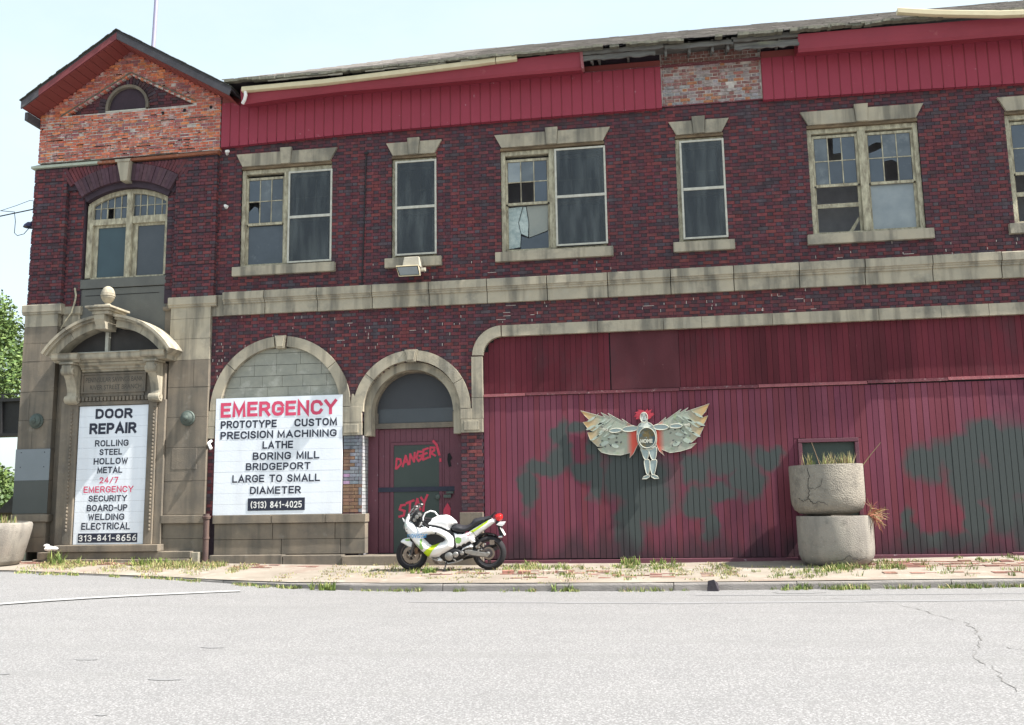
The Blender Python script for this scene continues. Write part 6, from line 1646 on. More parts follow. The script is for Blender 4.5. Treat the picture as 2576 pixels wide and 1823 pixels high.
# broken bricks and a dark lump on the kerb
deb = [(-2.55, 16.05, .20, .09, 0.2, 'pink_brick'), (-2.25, 15.98, .22, .10, -.1, 'pink_brick'), (-1.85, 16.05, .20, .09, .3, 'pale_brick'), (-1.6, 16.0, .18, .09, -.3, 'pale_brick')]
M['pink_brick'] = pmat('broken_red_brick', (0.38, 0.20, 0.16), (0.28, 0.13, 0.10), scale=14, bump=.6); M['pale_brick'] = pmat('mortared_brick', (0.52, 0.42, 0.36), (0.38, 0.27, 0.22), scale=14, bump=.6)
labs = ['first loose red brick on the pavement right of the motorcycle', 'second loose red brick, end to end with the first', 'pale mortared brick lying right of the red ones', 'last pale brick of the row on the pavement']
for (x, y, L, w_, a, mt_), lb in zip(deb, labs):
    g = MB(); ca, sa_ = math.cos(a), math.sin(a); z = walk_z(x, y)
    cs = [(-L / 2, -w_ / 2), (L / 2, -w_ / 2), (L / 2 - .02, w_ / 2), (-L / 2, w_ / 2 - .01)]
    V_ = [(x + u * ca - v * sa_, y + u * sa_ + v * ca) for u, v in cs]
    g.v = [(p[0], p[1], z - .01) for p in V_] + [(p[0], p[1], z + .055 + random.uniform(-.008, .005)) for p in V_]
    g.f = [(4, 5, 6, 7), (0, 1, 5, 4), (1, 2, 6, 5), (2, 3, 7, 6), (3, 0, 4, 7)]; g.c = [None] * 5
    tag(g.build('loose_brick', M[mt_], None, base=(x, y, z), bevel=.006), lb, 'brick', 'loose bricks on the pavement')
g = MB(); x, y = .78, 14.66
g.v = [(x - .09, y - .03, 0), (x + .08, y - .05, 0), (x + .10, y + .06, .0), (x - .08, y + .06, 0), (x - .07, y - .01, .15), (x + .02, y - .03, .17), (x + .08, y + .03, .11), (x - .05, y + .05, .14)]
g.f = [(0, 1, 5, 4), (1, 2, 6, 5), (2, 3, 7, 6), (3, 0, 4, 7), (4, 5, 6, 7)]; g.c = [None] * 5
tag(g.build('stone_lump', pmat('dark_rag_of_tar', (0.045, 0.04, 0.05), (0.03, 0.025, 0.03), scale=20, bump=.6), None, base=(x, y, 0)), 'dark angular lump lying against the kerb', 'stone')
g = MB(); 
for (dx, dz, r_) in ((0, 0, .10), (.12, .0, .07), (-.06, .06, .06)):
    g.lathe([(0, -r_ * .6), (r_ * .8, -r_ * .3), (r_, 0), (r_ * .7, r_ * .45), (0, r_ * .6)], (-12.02 + dx, 17.36, .60 + dz), 'z', 9, caps=False)
tag(g.build('crumpled_bag', M['white'], None, base=(-12.02, 17.36, .55)), 'crumpled white bag lying on the step left of the white door sign', 'litter')

# ================================================================== FLAGPOLE, WIRES, HORN at the corner
t = thing('roof_mast', 'slim pale steel mast rising behind the gable roof', 'mast', (-10.95, 18.5, 11.2))
g = MB(); g.tube([(-10.95, 18.5, 11.1), (-10.92, 18.5, 12.0), (-10.87, 18.5, 14.5)], [.05, .048, .045], 10); g.build('pole', pmat('mauve_grey_steel', (0.36, 0.34, 0.46), (0.30, 0.28, 0.38), bump=.02, rough=.4, metallic=.3), t, smooth=True)
g = MB(); g.tube([(-10.955, 18.5, 11.1), (-10.945, 18.5, 11.35)], .08, 10); g.build('collar', M['steel_dark'], t)
t = thing('corner_horn', 'small dark horn with a hood fixed to the left corner of the brick bay', 'horn', (-13.10, 17.95, 7.5))  # hooded horn on the bay corner, gives no light
g = MB(); g.lathe([(.0, .09), (.05, .08), (.11, .02), (.13, -.03), (.10, -.03), (0, .03)], (-13.30, 17.9, 7.50), 'z', 14, caps=False); g.build('hood', pmat('blue_enamel', (0.03, 0.03, 0.10), (0.02, 0.02, 0.06), bump=0, rough=.4), t, smooth=True)
g = MB(); g.tube([(-13.10, 17.9, 7.56), (-13.20, 17.9, 7.60), (-13.30, 17.9, 7.57)], .018, 6); g.build('arm', M['steel_dark'], t)
t = thing('service_cables', 'thin overhead service cables reaching the left corner of the bay', 'cable', (-13.1, 17.9, 7.9))
def sagline(a, b, s_, n=14): return [tuple(a[i] + (b[i] - a[i]) * k / n - (s_ * 4 * (k / n) * (1 - k / n) if i == 2 else 0) for i in range(3)) for k in range(n + 1)]
g = MB(); g.tube(sagline((-13.08, 17.95, 7.92), (-40, 26, 9.5), .4), .014, 5); g.build('cable', M['steel_dark'], t)
g = MB(); g.tube([(-13.1, 17.95, 8.05), (-13.4, 18, 8.12), (-13.8, 18.1, 8.06), (-16, 18.8, 7.9)], .006, 5); g.build('cable', M['steel_dark'], t)
g = MB(); g.tube([(-13.32, 17.9, 7.44), (-13.42, 17.9, 7.33), (-13.58, 17.9, 7.30), (-13.69, 17.95, 7.38), (-13.70, 17.97, 7.65), (-13.76, 18, 7.88), (-14.2, 18.15, 7.98)], .008, 5); g.build('drop_wire', M['steel_dark'], t)
g = MB(); g.lathe([(.03, 0), (.04, .03), (.03, .06)], (-13.12, 17.95, 7.92), 'z', 8); g.build('insulator', M['bronze'], t)

# ================================================================== TREES AND THE RAILWAY BRIDGE AT THE LEFT
def tree(name, label, cx, cy, z, h, cr, ch, n, seed, cols_, group=None, tr=.22, leaf=.16):
    rnd_ = random.Random(seed)
    t = thing(name, label, 'tree', (cx, cy, z), group)
    g = MB(); g.tube([(cx, cy, z), (cx + .1, cy, z + h * .3), (cx - .1, cy + .1, z + h * .62), (cx, cy, z + h * .85)], [tr, tr * .75, tr * .45, tr * .15], 8)
    cl = []
    for k in range(30):
        a = rnd_.uniform(0, 2 * PI); rr = cr * math.sqrt(rnd_.random()) * .85; zz_ = z + h - ch + ch * rnd_.random()
        rr *= math.sin(min(PI, max(.3, PI * (zz_ - (z + h - ch)) / ch * .9 + .25)))
        c = (cx + rr * math.cos(a), cy + rr * math.sin(a), zz_); cl.append((c, cr * rnd_.uniform(.16, .34)))
        if k < 14: g.tube([(cx, cy, z + h * rnd_.uniform(.3, .6)), tuple((a_ + b_) / 2 + rnd_.uniform(-.2, .2) for a_, b_ in zip((cx, cy, z + h * .6), c)), c], [tr * .35, tr * .2, .02], 5)
    g.build('trunk', M['bark'], t, smooth=True)
    g = MB()
    for _ in range(n):
        (c, r_) = rnd_.choice(cl); v = Vector((rnd_.gauss(0, 1), rnd_.gauss(0, 1), rnd_.gauss(0, 1))).normalized() * r_ * rnd_.uniform(.3, 1.1)
        p = Vector(c) + v; a = Vector((rnd_.gauss(0, 1), rnd_.gauss(0, 1), rnd_.gauss(0, .6))).normalized(); b = a.orthogonal().normalized()
        s_ = leaf * rnd_.uniform(.5, 1.1); col = rnd_.choice(cols_); k = rnd_.uniform(.75, 1.25); col = tuple(x * k for x in col)
        g.v += [tuple(p - a * s_), tuple(p + b * s_ * .55), tuple(p + a * s_), tuple(p - b * s_ * .55)]
        i = len(g.v) - 4; g.f.append((i, i + 1, i + 2, i + 3)); g.c.append(col)
    g.build('crown', M['leaf'], t, recalc=False)
    return t
TG = [(0.095, 0.15, 0.04), (0.065, 0.115, 0.03), (0.13, 0.19, 0.055), (0.045, 0.08, 0.025)]
tree('broadleaf_tree', 'tall bright green tree beyond the left corner, behind the black bridge', -32.3, 41, 0, 11.2, 4.4, 6.9, 20000, 3, TG, tr=.3, leaf=.125)
tree('broadleaf_tree', 'low bushy tree under the bridge at the left edge', -36.2, 47, 0, 3.5, 2.6, 2.8, 4500, 5, TG, tr=.15, leaf=.16)
# ================================================================== RAILWAY BRIDGE (dark girder at the left edge)
t = thing('railway_bridge', 'black steel girder bridge with a railing behind the left corner', 'bridge', (-30, 31.0, 0))
g = MB(); g.box(-60, -24, 36.0, 36.35, 4.62, 5.98); g.box(-60, -24, 35.85, 36.5, 5.98, 6.08); g.box(-60, -24, 35.85, 36.5, 4.50, 4.62); g.build('girder', M['steel_dark'], t)
x = -59
g = MB(); g.box(-60, -24, 35.9, 36.9, 6.081, 6.12); g.box(-60, -24, 35.95, 36.0, 6.28, 6.32); g.build('deck', M['steel_dark'], t)
while x < -24:
    g = MB(); g.box(x, x + .08, 35.9, 35.98, 6.12, 6.28); g.box(x, x + .10, 35.86, 36.0, 4.621, 5.979); g.build('stiffener', M['steel_dark'], t); x += 1.5
for x in (-52, -38, -24.6):
    g = MB(); g.box(x - .3, x + .3, 36.001, 36.6, -.5, 4.5); g.build('pier', M['steel_dark'], t)
t = thing('shed', 'low dark shed with a lean-to roof seen past the left planter', 'shed', (-27, 36, 0))
g = MB(); g.box(-40, -23.5, 36.5, 40, -.6, 1.40); g.build('wall', pmat('dark_shed_wall', (0.07, 0.06, 0.05), bump=.3), t)
g = MB(); g.prism([(-40.3, 1.42), (-27.5, 1.42), (-26.7, 2.15), (-25.0, 3.0), (-23.0, 1.42), (-23, 1.30), (-40.3, 1.30)], 36.2, 40.3); g.build('roof', M['steel_dark'], t)

# ================================================================== MOTORCYCLE (local frame: x to the rear, z up, origin under its middle; its left side faces -y)
bike = thing('motorcycle', 'white and lime faired sport motorcycle parked on the pavement before the door', 'motorcycle', (0, 0, 0))
WPOS['motorcycle'] = (0, 0, 0)
def B_(x, y): return ((x - 1121) / 902.0, (1340 - .0172 * (x - 482) - y) / 902.0)
def BP(pts_): return [B_(*p) for p in pts_]
BIKEZ = (walk_z(-4.39, 16.6) + walk_z(-2.96, 16.7)) / 2
M['greyvinyl'] = pmat('pale_green_tint', (0.55, 0.66, 0.62), bump=0, rough=.3, local=True)
M['fairing'] = pmat('white_gloss_fairing', (0.80, 0.80, 0.80), (0.74, 0.74, 0.75), scale=6, bump=0, rough=.22, spec=.5, coat=.5, local=True)
M['lime'] = pmat('lime_vinyl', (0.50, 0.66, 0.02), (0.42, 0.58, 0.02), scale=6, bump=0, rough=.3, local=True)
M['greenvinyl'] = pmat('green_vinyl', (0.16, 0.36, 0.12), (0.30, 0.50, 0.14), scale=12, bump=0, rough=.3, local=True)
M['bluevinyl'] = pmat('sky_blue_vinyl', (0.05, 0.30, 0.62), (0.05, 0.26, 0.55), scale=6, bump=0, rough=.3, local=True)
M['seat'] = pmat('black_seat_vinyl', (0.022, 0.022, 0.026), (0.03, 0.03, 0.036), scale=20, bump=.15, rough=.5, local=True)
M['disc'] = pmat('brake_disc_steel', (0.30, 0.25, 0.21), (0.18, 0.15, 0.13), scale=30, bump=.05, rough=.4, metallic=.7, local=True)
M['rim'] = pmat('dark_alloy_rim', (0.10, 0.09, 0.09), (0.06, 0.055, 0.06), scale=30, bump=.05, rough=.4, metallic=.5, local=True)
M['rimw'] = pmat('pale_rim_edge', (0.50, 0.45, 0.44), (0.36, 0.32, 0.32), scale=30, bump=.05, rough=.4, metallic=.3, local=True)
M['screen'] = pmat('smoked_windscreen', (0.22, 0.22, 0.22), (0.3, 0.3, 0.3), bump=0, rough=.12, spec=.6, alpha=.55, local=True)
M['chrome'] = pmat('chrome', (0.62, 0.62, 0.62), (0.5, 0.5, 0.5), bump=0, rough=.15, metallic=.9, local=True)
def pip(p, poly):
    x, y = p; c = False; n = len(poly); j = n - 1
    for i in range(n):
        xi, yi = poly[i]; xj, yj = poly[j]
        if (yi > y) != (yj > y) and x < (xj - xi) * (y - yi) / (yj - yi) + xi: c = not c
        j = i
    return c
def dseg(p, a, b):
    ax, ay = a; bx, by = b; px, py = p; dx, dy = bx - ax, by - ay; L = dx * dx + dy * dy
    t_ = 0 if L == 0 else max(0, min(1, ((px - ax) * dx + (py - ay) * dy) / L)); return math.hypot(px - ax - t_ * dx, py - ay - t_ * dy)
def inflate(outline, hw, r, res=.022, holes=(), edge=0.0, smooth_n=3, yoff=0.0, hmin=None):
    """closed cushion: both sides bulge from the outline; hw may be a function of (x,z)"""
    ol = dens(outline, smooth_n) if smooth_n else outline
    rings = [ol] + [dens(h, 2) for h in holes]
    vs = []; ed = []
    for rg in rings:
        pts_ = []
        for i in range(len(rg)):
            a, b = rg[i], rg[(i + 1) % len(rg)]; L = math.hypot(b[0] - a[0], b[1] - a[1]); n = max(1, int(L / res))
            for k in range(n): pts_.append((a[0] + (b[0] - a[0]) * k / n, a[1] + (b[1] - a[1]) * k / n))
        s0 = len(vs); vs += pts_; ed += [(s0 + i, s0 + (i + 1) % len(pts_)) for i in range(len(pts_))]
    nb = len(vs)
    x0 = min(p[0] for p in ol); x1 = max(p[0] for p in ol); z0 = min(p[1] for p in ol); z1 = max(p[1] for p in ol)
    def dist(p): return min(dseg(p, rg[i], rg[(i + 1) % len(rg)]) for rg in rings for i in range(len(rg)))
    k = 0; z = z0 + res / 2
    while z < z1:
        x = x0 + (res / 2 if k % 2 else 0)
        while x < x1:
            p = (x, z)
            if pip(p, ol) and not any(pip(p, h) for h in rings[1:]) and dist(p) > res * .45: vs.append(p)
            x += res
        z += res * .87; k += 1
    co, e2, fc, *_r = delaunay_2d_cdt([Vector(p) for p in vs], ed, [], 0, 1e-6)
    g = MB(); n = len(co); ys = []
    for p in co:
        d = dist((p[0], p[1])); t_ = min(1, d / r); w_ = hw(p[0], p[1]) if callable(hw) else hw
        ys.append(edge + (w_ - edge) * math.sqrt(max(0, 1 - (1 - t_) ** 2)))
    g.v = [(p[0], yoff - y, p[1]) for p, y in zip(co, ys)] + [(p[0], yoff + y, p[1]) for p, y in zip(co, ys)]
    for f in fc:
        c = sum((co[i] for i in f), Vector((0, 0))) / len(f)
        if pip(c, ol) and not any(pip(c, h) for h in rings[1:]):
            g.f.append(tuple(f)); g.c.append(None); g.f.append(tuple(i + n for i in reversed(f))); g.c.append(None)
    if edge > 1e-5:
        for (a, b) in ed: 
            if a < n and b < n: g.f.append((a, b, b + n, a + n)); g.c.append(None)
    return g
def wheel(cx, cz, r, w, name):
    g = MB(); prof = []
    for k in range(17):
        a = -PI * .5 + PI * k / 16 * 1.0
        prof.append((r - w * .42 + w * .42 * math.cos(a), w / 2 * math.sin(a)))
    prof = [(r - .088, -w * .38)] + [(p[0], p[1] * 1.0) for p in prof] + [(r - .088, w * .38)]
    g.lathe([(p[0], p[1]) for p in prof], (cx, 0, cz), 'y', 48, caps=False)
    wo = g.build(name, M['rubber'], bike, smooth=True)
    g = MB(); ri = r - .086
    g.lathe([(ri - .02, -w * .30), (ri + .012, -w * .36), (ri + .012, w * .36), (ri - .02, w * .30), (ri - .03, 0), (ri - .02, -w * .30)], (cx, 0, cz), 'y', 40, caps=False); 
    g.lathe([(.04, -.06), (.045, -.05), (.045, .05), (.04, .06)], (cx, 0, cz), 'y', 16)
    for k in range(3):
        a = 2 * PI * k / 3 + .5
        for s_ in (-.09, .09):
            g.tube([(cx + .035 * math.cos(a + s_ * 3), 0, cz + .035 * math.sin(a + s_ * 3)), (cx + (ri - .01) * math.cos(a + s_), 0, cz + (ri - .01) * math.sin(a + s_))], [.018, .012], 6)
    g.build('rim', M['rim'], wo)
    g = MB(); g.lathe([(ri - .002, w * .30), (ri + .013, w * .372), (ri + .016, w * .36)], (cx, 0, cz), 'y', 40, caps=False); g.build('rim_edge', M['rimw'], wo)
    return wo, ri
fw, fri = wheel(B_(482, 1085)[0], .287, .287, .115, 'wheel')
rw_, rri = wheel(B_(1750, 1035)[0], .305, .305, .16, 'wheel')
fx, fz = B_(482, 0)[0], .287; rx, rz_ = B_(1750, 0)[0], .305
def disc(cx, cz, r, y, par, name='brake_disc'):
    g = MB(); n = 36; i = 0
    for k in range(n):
        a, b = 2 * PI * k / n, 2 * PI * (k + 1) / n
        for (r0, r1) in ((r * .62, r),):
            g.quad((cx + r0 * math.cos(a), y, cz + r0 * math.sin(a)), (cx + r1 * math.cos(a), y, cz + r1 * math.sin(a)), (cx + r1 * math.cos(b), y, cz + r1 * math.sin(b)), (cx + r0 * math.cos(b), y, cz + r0 * math.sin(b)))
            g.quad((cx + r1 * math.cos(a), y, cz + r1 * math.sin(a)), (cx + r1 * math.cos(a), y + .005, cz + r1 * math.sin(a)), (cx + r1 * math.cos(b), y + .005, cz + r1 * math.sin(b)), (cx + r1 * math.cos(b), y, cz + r1 * math.sin(b)))
    for k in range(6):
        a = 2 * PI * k / 6; g.tube([(cx + .04 * math.cos(a), y + .004, cz + .04 * math.sin(a)), (cx + r * .64 * math.cos(a), y + .004, cz + r * .64 * math.sin(a))], .009, 5)
    g.build(name, M['disc'], par, recalc=False)
disc(fx, fz, .145, -.072, fw); disc(fx, fz, .145, .070, fw); disc(rx, rz_, .11, -.095, rw_)
g = MB(); g.lathe([(.035, .08), (.03, .10), (.012, .11)], (fx, 0, fz), 'y', 12); g.lathe([(.04, .10), (.03, .13), (.012, .14)], (rx, 0, rz_), 'y', 12); g.build('axle', M['alu'], bike)
# forks, calipers
g = MB()
for y in (-.095, .095): g.tube([(fx + .01, y, fz), (fx + .06, y, fz + .20), (fx + .19, y, .86)], [.026, .03, .022], 10)
g.build('fork', M['rim'], bike, smooth=True)
g = MB()
for y in (-.10, .08): g.box(fx + .075, fx + .135, y, y + .035, fz + .02, fz + .13)
g.build('brake_caliper', pmat('bronze_caliper', (0.16, 0.09, 0.05), (0.1, 0.06, 0.04), scale=20, bump=.1, rough=.5, metallic=.3, local=True), bike, bevel=.008)
# front mudguard
inflate(BP([(300, 880), (340, 842), (400, 820), (465, 818), (490, 850), (545, 905), (535, 960), (512, 1010), (462, 985), (400, 945), (340, 915)]), .075, .05, .02).build('front_fender', M['fairing'], bike, smooth=True)
g = MB(); g.prism(BP([(385, 835), (455, 825), (480, 850), (440, 862), (400, 855)]), -.079, -.077); g.build('green_flash', M['greenvinyl'], bike)
# frame, engine, swingarm
inflate(BP([(980, 980), (1200, 930), (1340, 980), (1400, 1080), (1310, 1150), (1190, 1190), (1090, 1215), (1000, 1180), (940, 1100)]), .16, .08, .03).build('engine', M['black'], bike, smooth=True)
inflate(BP([(520, 560), (700, 480), (1000, 560), (1300, 720), (1500, 700), (1560, 760), (1540, 900), (1300, 1000), (900, 1050), (700, 960), (600, 800)]), .115, .06, .04).build('frame', M['black'], bike, smooth=True)
g = MB()
for y in (-.13, .11):
    g.prism(BP([(1365, 1000), (1420, 985), (1740, 1035), (1765, 1060), (1740, 1100), (1500, 1075), (1370, 1040)]), y, y + .022)
g.build('swingarm', M['alu'], bike, bevel=.008)
g = MB()
for (x, y, r_, d_) in ((1120, 1090, .075, .175), (1230, 1060, .05, .18), (1330, 1040, .035, .17)):
    a = B_(x, y); g.lathe([(r_, d_ - .05), (r_, d_ - .008), (r_ * .85, d_), (r_ * .3, d_ + .004)], (a[0], 0, a[1]), 'y', 18)
g.build('engine_cover', M['alu'], bike, smooth=True)
g = MB()
for k in range(4):
    P_ = [B_(835 + 26 * k, 1130), B_(842 + 26 * k, 1180), B_(880 + 26 * k, 1215), B_(980 + 20 * k, 1225)]
    g.tube([(p[0], -.05 - .02 * k, p[1]) for p in P_], .012, 6)
g.build('exhaust_header', M['disc'], bike, smooth=True)
for (x, y) in ((1560, 940), (1600, 950), (1640, 985), (1700, 900), (1590, 1000)):
    a = B_(x, y); g = MB(); g.lathe([(.018, .09), (.018, .125), (.008, .13)], (a[0], 0, a[1]), 'y', 8); g.build('linkage_bolt', M['alu'], bike)
g = MB(); a = B_(1640, 870); b = B_(1560, 960); g.tube([(a[0], -.11, a[1]), (b[0], -.12, b[1])], .02, 8); a = B_(1820, 880); g.box(a[0] - .05, a[0] + .03, -.12, -.09, a[1] - .03, a[1] + .05); g.build('rear_caliper', M['disc'], bike)
g = MB(); g.tube([(B_(1380, 1080)[0], -.115, B_(1380, 1080)[1]), (rx, -.115, rz_ - .06)], .008, 6); g.tube([(B_(1380, 1000)[0], -.115, B_(1380, 1000)[1]), (rx, -.115, rz_ + .06)], .008, 6); g.lathe([(.075, .105), (.078, .112), (.075, .12)], (rx, 0, rz_), 'y', 24); g.build('chain', M['rim'], bike)
g = MB(); P_ = [(*B_(1000, 1190), .06), (*B_(1120, 1215), .10), (*B_(1300, 1170), .15), (*B_(1500, 1100), .19), (*B_(1700, 1000), .21), (*B_(1900, 900), .22)]; g.tube([(p[0], p[2], p[1]) for p in P_], [.022, .022, .024, .05, .055, .05], 12); g.build('exhaust', M['black'], bike, smooth=True)
g = MB(); P_ = [B_(1045, 1170), B_(1100, 1210), B_(1240, 1180), B_(1340, 1140)]; g.tube([(p[0], -.13, p[1]) for p in P_], [.014, .018, .014, .012], 8); g.tube([(B_(1180, 1130)[0], -.15, B_(1180, 1130)[1]), (B_(1240, 1150)[0], -.24, B_(1240, 1150)[1])], .014, 8); g.build('footpeg', M['alu'], bike, smooth=True)
g = MB(); a = B_(1075, 1180); g.tube([(a[0], -.13, a[1]), (a[0] - .03, -.24, .022)], .013, 8); g.box(a[0] - .06, a[0] + .0, -.27, -.22, .012, .022); g.build('sidestand', M['steel_dark'], bike)
# hugger / rear mudguard and inner tail
g = inflate(BP([(1555, 780), (1640, 740), (1740, 725), (1850, 750), (1900, 790), (1860, 800), (1740, 768), (1640, 790), (1580, 860), (1540, 930), (1500, 900), (1530, 830)]), .085, .05, .025); g.build('rear_hugger', M['black'], bike, smooth=True)
# fairing main
def fw_(x, z):
    base = .245
    t_ = max(0, min(1, (x + .84) / .42)); base *= (.42 + .58 * math.sin(t_ * PI / 2))
    if z < .42: base *= max(.55, .55 + .45 * (z - .12) / .3)
    return base
F1 = [(450, 418), (415, 470), (385, 530), (368, 600), (374, 665), (398, 730), (445, 785), (505, 855), (565, 930), (640, 1012), (700, 1068), (765, 1122), (880, 1130), (960, 1118), (1040, 1078), (1120, 1025), (1208, 955), (1216, 860), (1195, 765), (1100, 700), (1000, 645), (860, 612), (745, 602), (650, 632), (572, 602), (525, 555), (472, 545), (462, 480)]
H1 = [(724, 790), (790, 772), (860, 760), (940, 768), (1000, 800), (1040, 832), (950, 868), (850, 903), (780, 850)]
inflate(BP(F1), fw_, .11, .02, holes=[BP(H1)], smooth_n=2).build('front_fairing', M['fairing'], bike, smooth=True)
g = MB(); g.prism(BP([(700, 760), (1060, 740), (1060, 860), (850, 930), (700, 840)]), -.135, -.13); g.build('radiator_grille', M['black'], bike)
TK = [(745, 550), (800, 520), (860, 490), (930, 462), (1000, 446), (1085, 449), (1140, 472), (1200, 522), (1242, 580), (1165, 625), (1158, 690), (1180, 730), (1100, 715), (1000, 670), (860, 640), (750, 620)]
inflate(BP(TK), .15, .12, .022, smooth_n=2).build('fuel_tank', M['fairing'], bike, smooth=True)
g = MB(); a = B_(1020, 448); g.lathe([(.04, -.01), (.042, .006), (.03, .010)], (a[0], 0, a[1]), 'z', 16); g.build('fuel_cap', M['chrome'], bike)
T1 = [(1190, 765), (1150, 690), (1250, 722), (1340, 730), (1425, 700), (1520, 642), (1650, 570), (1775, 505), (1868, 508), (1862, 560), (1750, 640), (1625, 735), (1560, 795), (1548, 880), (1500, 905), (1512, 965), (1440, 975), (1380, 985), (1300, 1052), (1225, 1050), (1212, 960)]
slots = [[(1255, 975), (1285, 950), (1325, 955), (1300, 985), (1265, 1005)], [(1340, 925), (1370, 912), (1385, 922), (1350, 945)], [(1410, 898), (1450, 880), (1448, 892), (1415, 910)]]
inflate(BP(T1), lambda x, z: .15 if x < .3 else .15 - .06 * min(1, (x - .3) / .4), .06, .02, holes=[BP(s_) for s_ in slots], smooth_n=1).build('tail_fairing', M['fairing'], bike, smooth=True)
inflate(BP([(765, 1122), (900, 1130), (1040, 1078), (1048, 1120), (1028, 1185), (960, 1205), (880, 1182), (815, 1145)]), .13, .06, .02).build('belly_pan', M['fairing'], bike, smooth=True)
inflate(BP([(1155, 690), (1150, 635), (1195, 602), (1262, 592), (1330, 610), (1400, 606), (1468, 570), (1512, 512), (1600, 486), (1700, 474), (1790, 455), (1835, 462), (1785, 505), (1650, 575), (1520, 650), (1425, 705), (1340, 735), (1250, 728)]), lambda x, z: .14 - .05 * max(0, min(1, (x - .2) / .5)), .06, .02, smooth_n=2).build('seat', M['seat'], bike, smooth=True)
g = MB(); a = B_(1800, 460); b = B_(1868, 402); g.tube([(a[0], -.06, a[1]), (b[0], -.05, b[1]), (b[0], .05, b[1]), (a[0], .06, a[1])], .012, 6); g.build('grab_rail', M['black'], bike)
# nose: windscreen, dash, mirrors, bars, hoop
g = MB(); n = 10
st0 = [B_(440, 428), B_(495, 352), B_(560, 298)]
rows_ = []
for (px, pz), hw_ in zip(st0, (.17, .15, .11)):
    rows_.append([(px + .11 * (1 - math.cos(PI * .5 * (2 * k / n - 1))), hw_ * math.sin(PI * .5 * (2 * k / n - 1)), pz - .01 * abs(2 * k / n - 1)) for k in range(n + 1)])
for r_ in rows_: g.v += r_
for j in range(2):
    for k in range(n): g.f.append((j * (n + 1) + k, j * (n + 1) + k + 1, (j + 1) * (n + 1) + k + 1, (j + 1) * (n + 1) + k)); g.c.append(None)
g.build('windscreen', M['screen'], bike, smooth=True, recalc=False)
inflate(BP([(480, 560), (475, 480), (530, 410), (590, 385), (640, 400), (690, 460), (685, 520), (715, 560), (640, 628), (570, 598)]), .10, .05, .025).build('instrument_cluster', M['black'], bike, smooth=True)
g = MB()
for y in (-1, 1):
    a, b, c = B_(640, 500), B_(720, 545), B_(830, 612)
    g.tube([(a[0], y * .10, a[1]), (b[0], y * .20, b[1]), (c[0], y * .34, c[1] - .0)], .014, 8)
g.build('handlebar', M['black'], bike, smooth=True)
g = MB()
for y in (-.34,):
    a = B_(790, 590); b = B_(830, 612); g.tube([(a[0] - .02, y + .06, a[1] + .0), (b[0] + .015, y - .02, b[1] - .005)], .019, 8)
g.build('grip', M['rubber'], bike)
g = MB(); P_ = [B_(640, 620), B_(700, 520), B_(700, 480), B_(740, 410), B_(820, 378), B_(890, 392), B_(940, 455)]; g.tube([(p[0], -.11 + .03 * k / 6, p[1]) for k, p in enumerate(P_)], .014, 8); g.build('white_hose', M['fairing'], bike, smooth=True)
g = MB(); 
for y, s_ in ((-.20, -1), (.20, 1)):
    a = B_(560, 300); g.v = g.v; g.lathe([(.0, -.02), (.05, -.018), (.06, 0), (.045, .02), (0, .025)], (a[0] + .05, y, a[1] + .0), 'z', 14, caps=False)
    g.tube([(B_(500, 420)[0], y * .7, B_(500, 420)[1]), (a[0] + .05, y, a[1] - .01)], .010, 6)
g.build('mirror', M['rim'], bike, smooth=True)
g = MB(); 
for (x, y, r_) in ((600, 470, .035), (650, 440, .028), (560, 520, .03), (660, 580, .03)): 
    a = B_(x, y); g.lathe([(r_, .09), (r_ * 1.05, .115), (r_ * .6, .12)], (a[0], 0, a[1]), 'y', 12)
g.build('reservoir', M['alu'], bike)
g = MB(); g.prism(BP([(355, 490), (385, 520), (395, 560), (372, 545)]), -.09, -.07); g.build('air_deflector', M['fairing'], bike)
g = MB(); a = B_(378, 640); 
g.lathe([(0, .0), (.05, .006), (.075, .02), (.08, .05)], (a[0] + .0, 0, a[1]), 'z', 14, caps=False)
# headlamp as a rounded oval on the nose
hl = MB()
for j in range(7):
    for k in range(12):
        u = -1 + 2 * j / 6; ang = 2 * PI * k / 12; hl.v.append((B_(372, 0)[0] - .012 + .05 * abs(u) ** 2, .09 * u, B_(0, 640)[1] + .045 * math.sin(ang) * math.sqrt(max(.02, 1 - u * u)))) if False else hl.v.append((B_(370, 0)[0] - .012 * math.sqrt(max(0, 1 - u * u)) + .03 * u * u + .02 * math.cos(ang) * .3, .085 * u, B_(370, 640)[1] + .05 * math.sin(ang) * math.sqrt(max(.02, 1 - u * u))))
for j in range(6):
    for k in range(12):
        k2 = (k + 1) % 12; hl.f.append((j * 12 + k, j * 12 + k2, (j + 1) * 12 + k2, (j + 1) * 12 + k)); hl.c.append(None)
hl.build('headlight', M['screen'], bike, smooth=True)
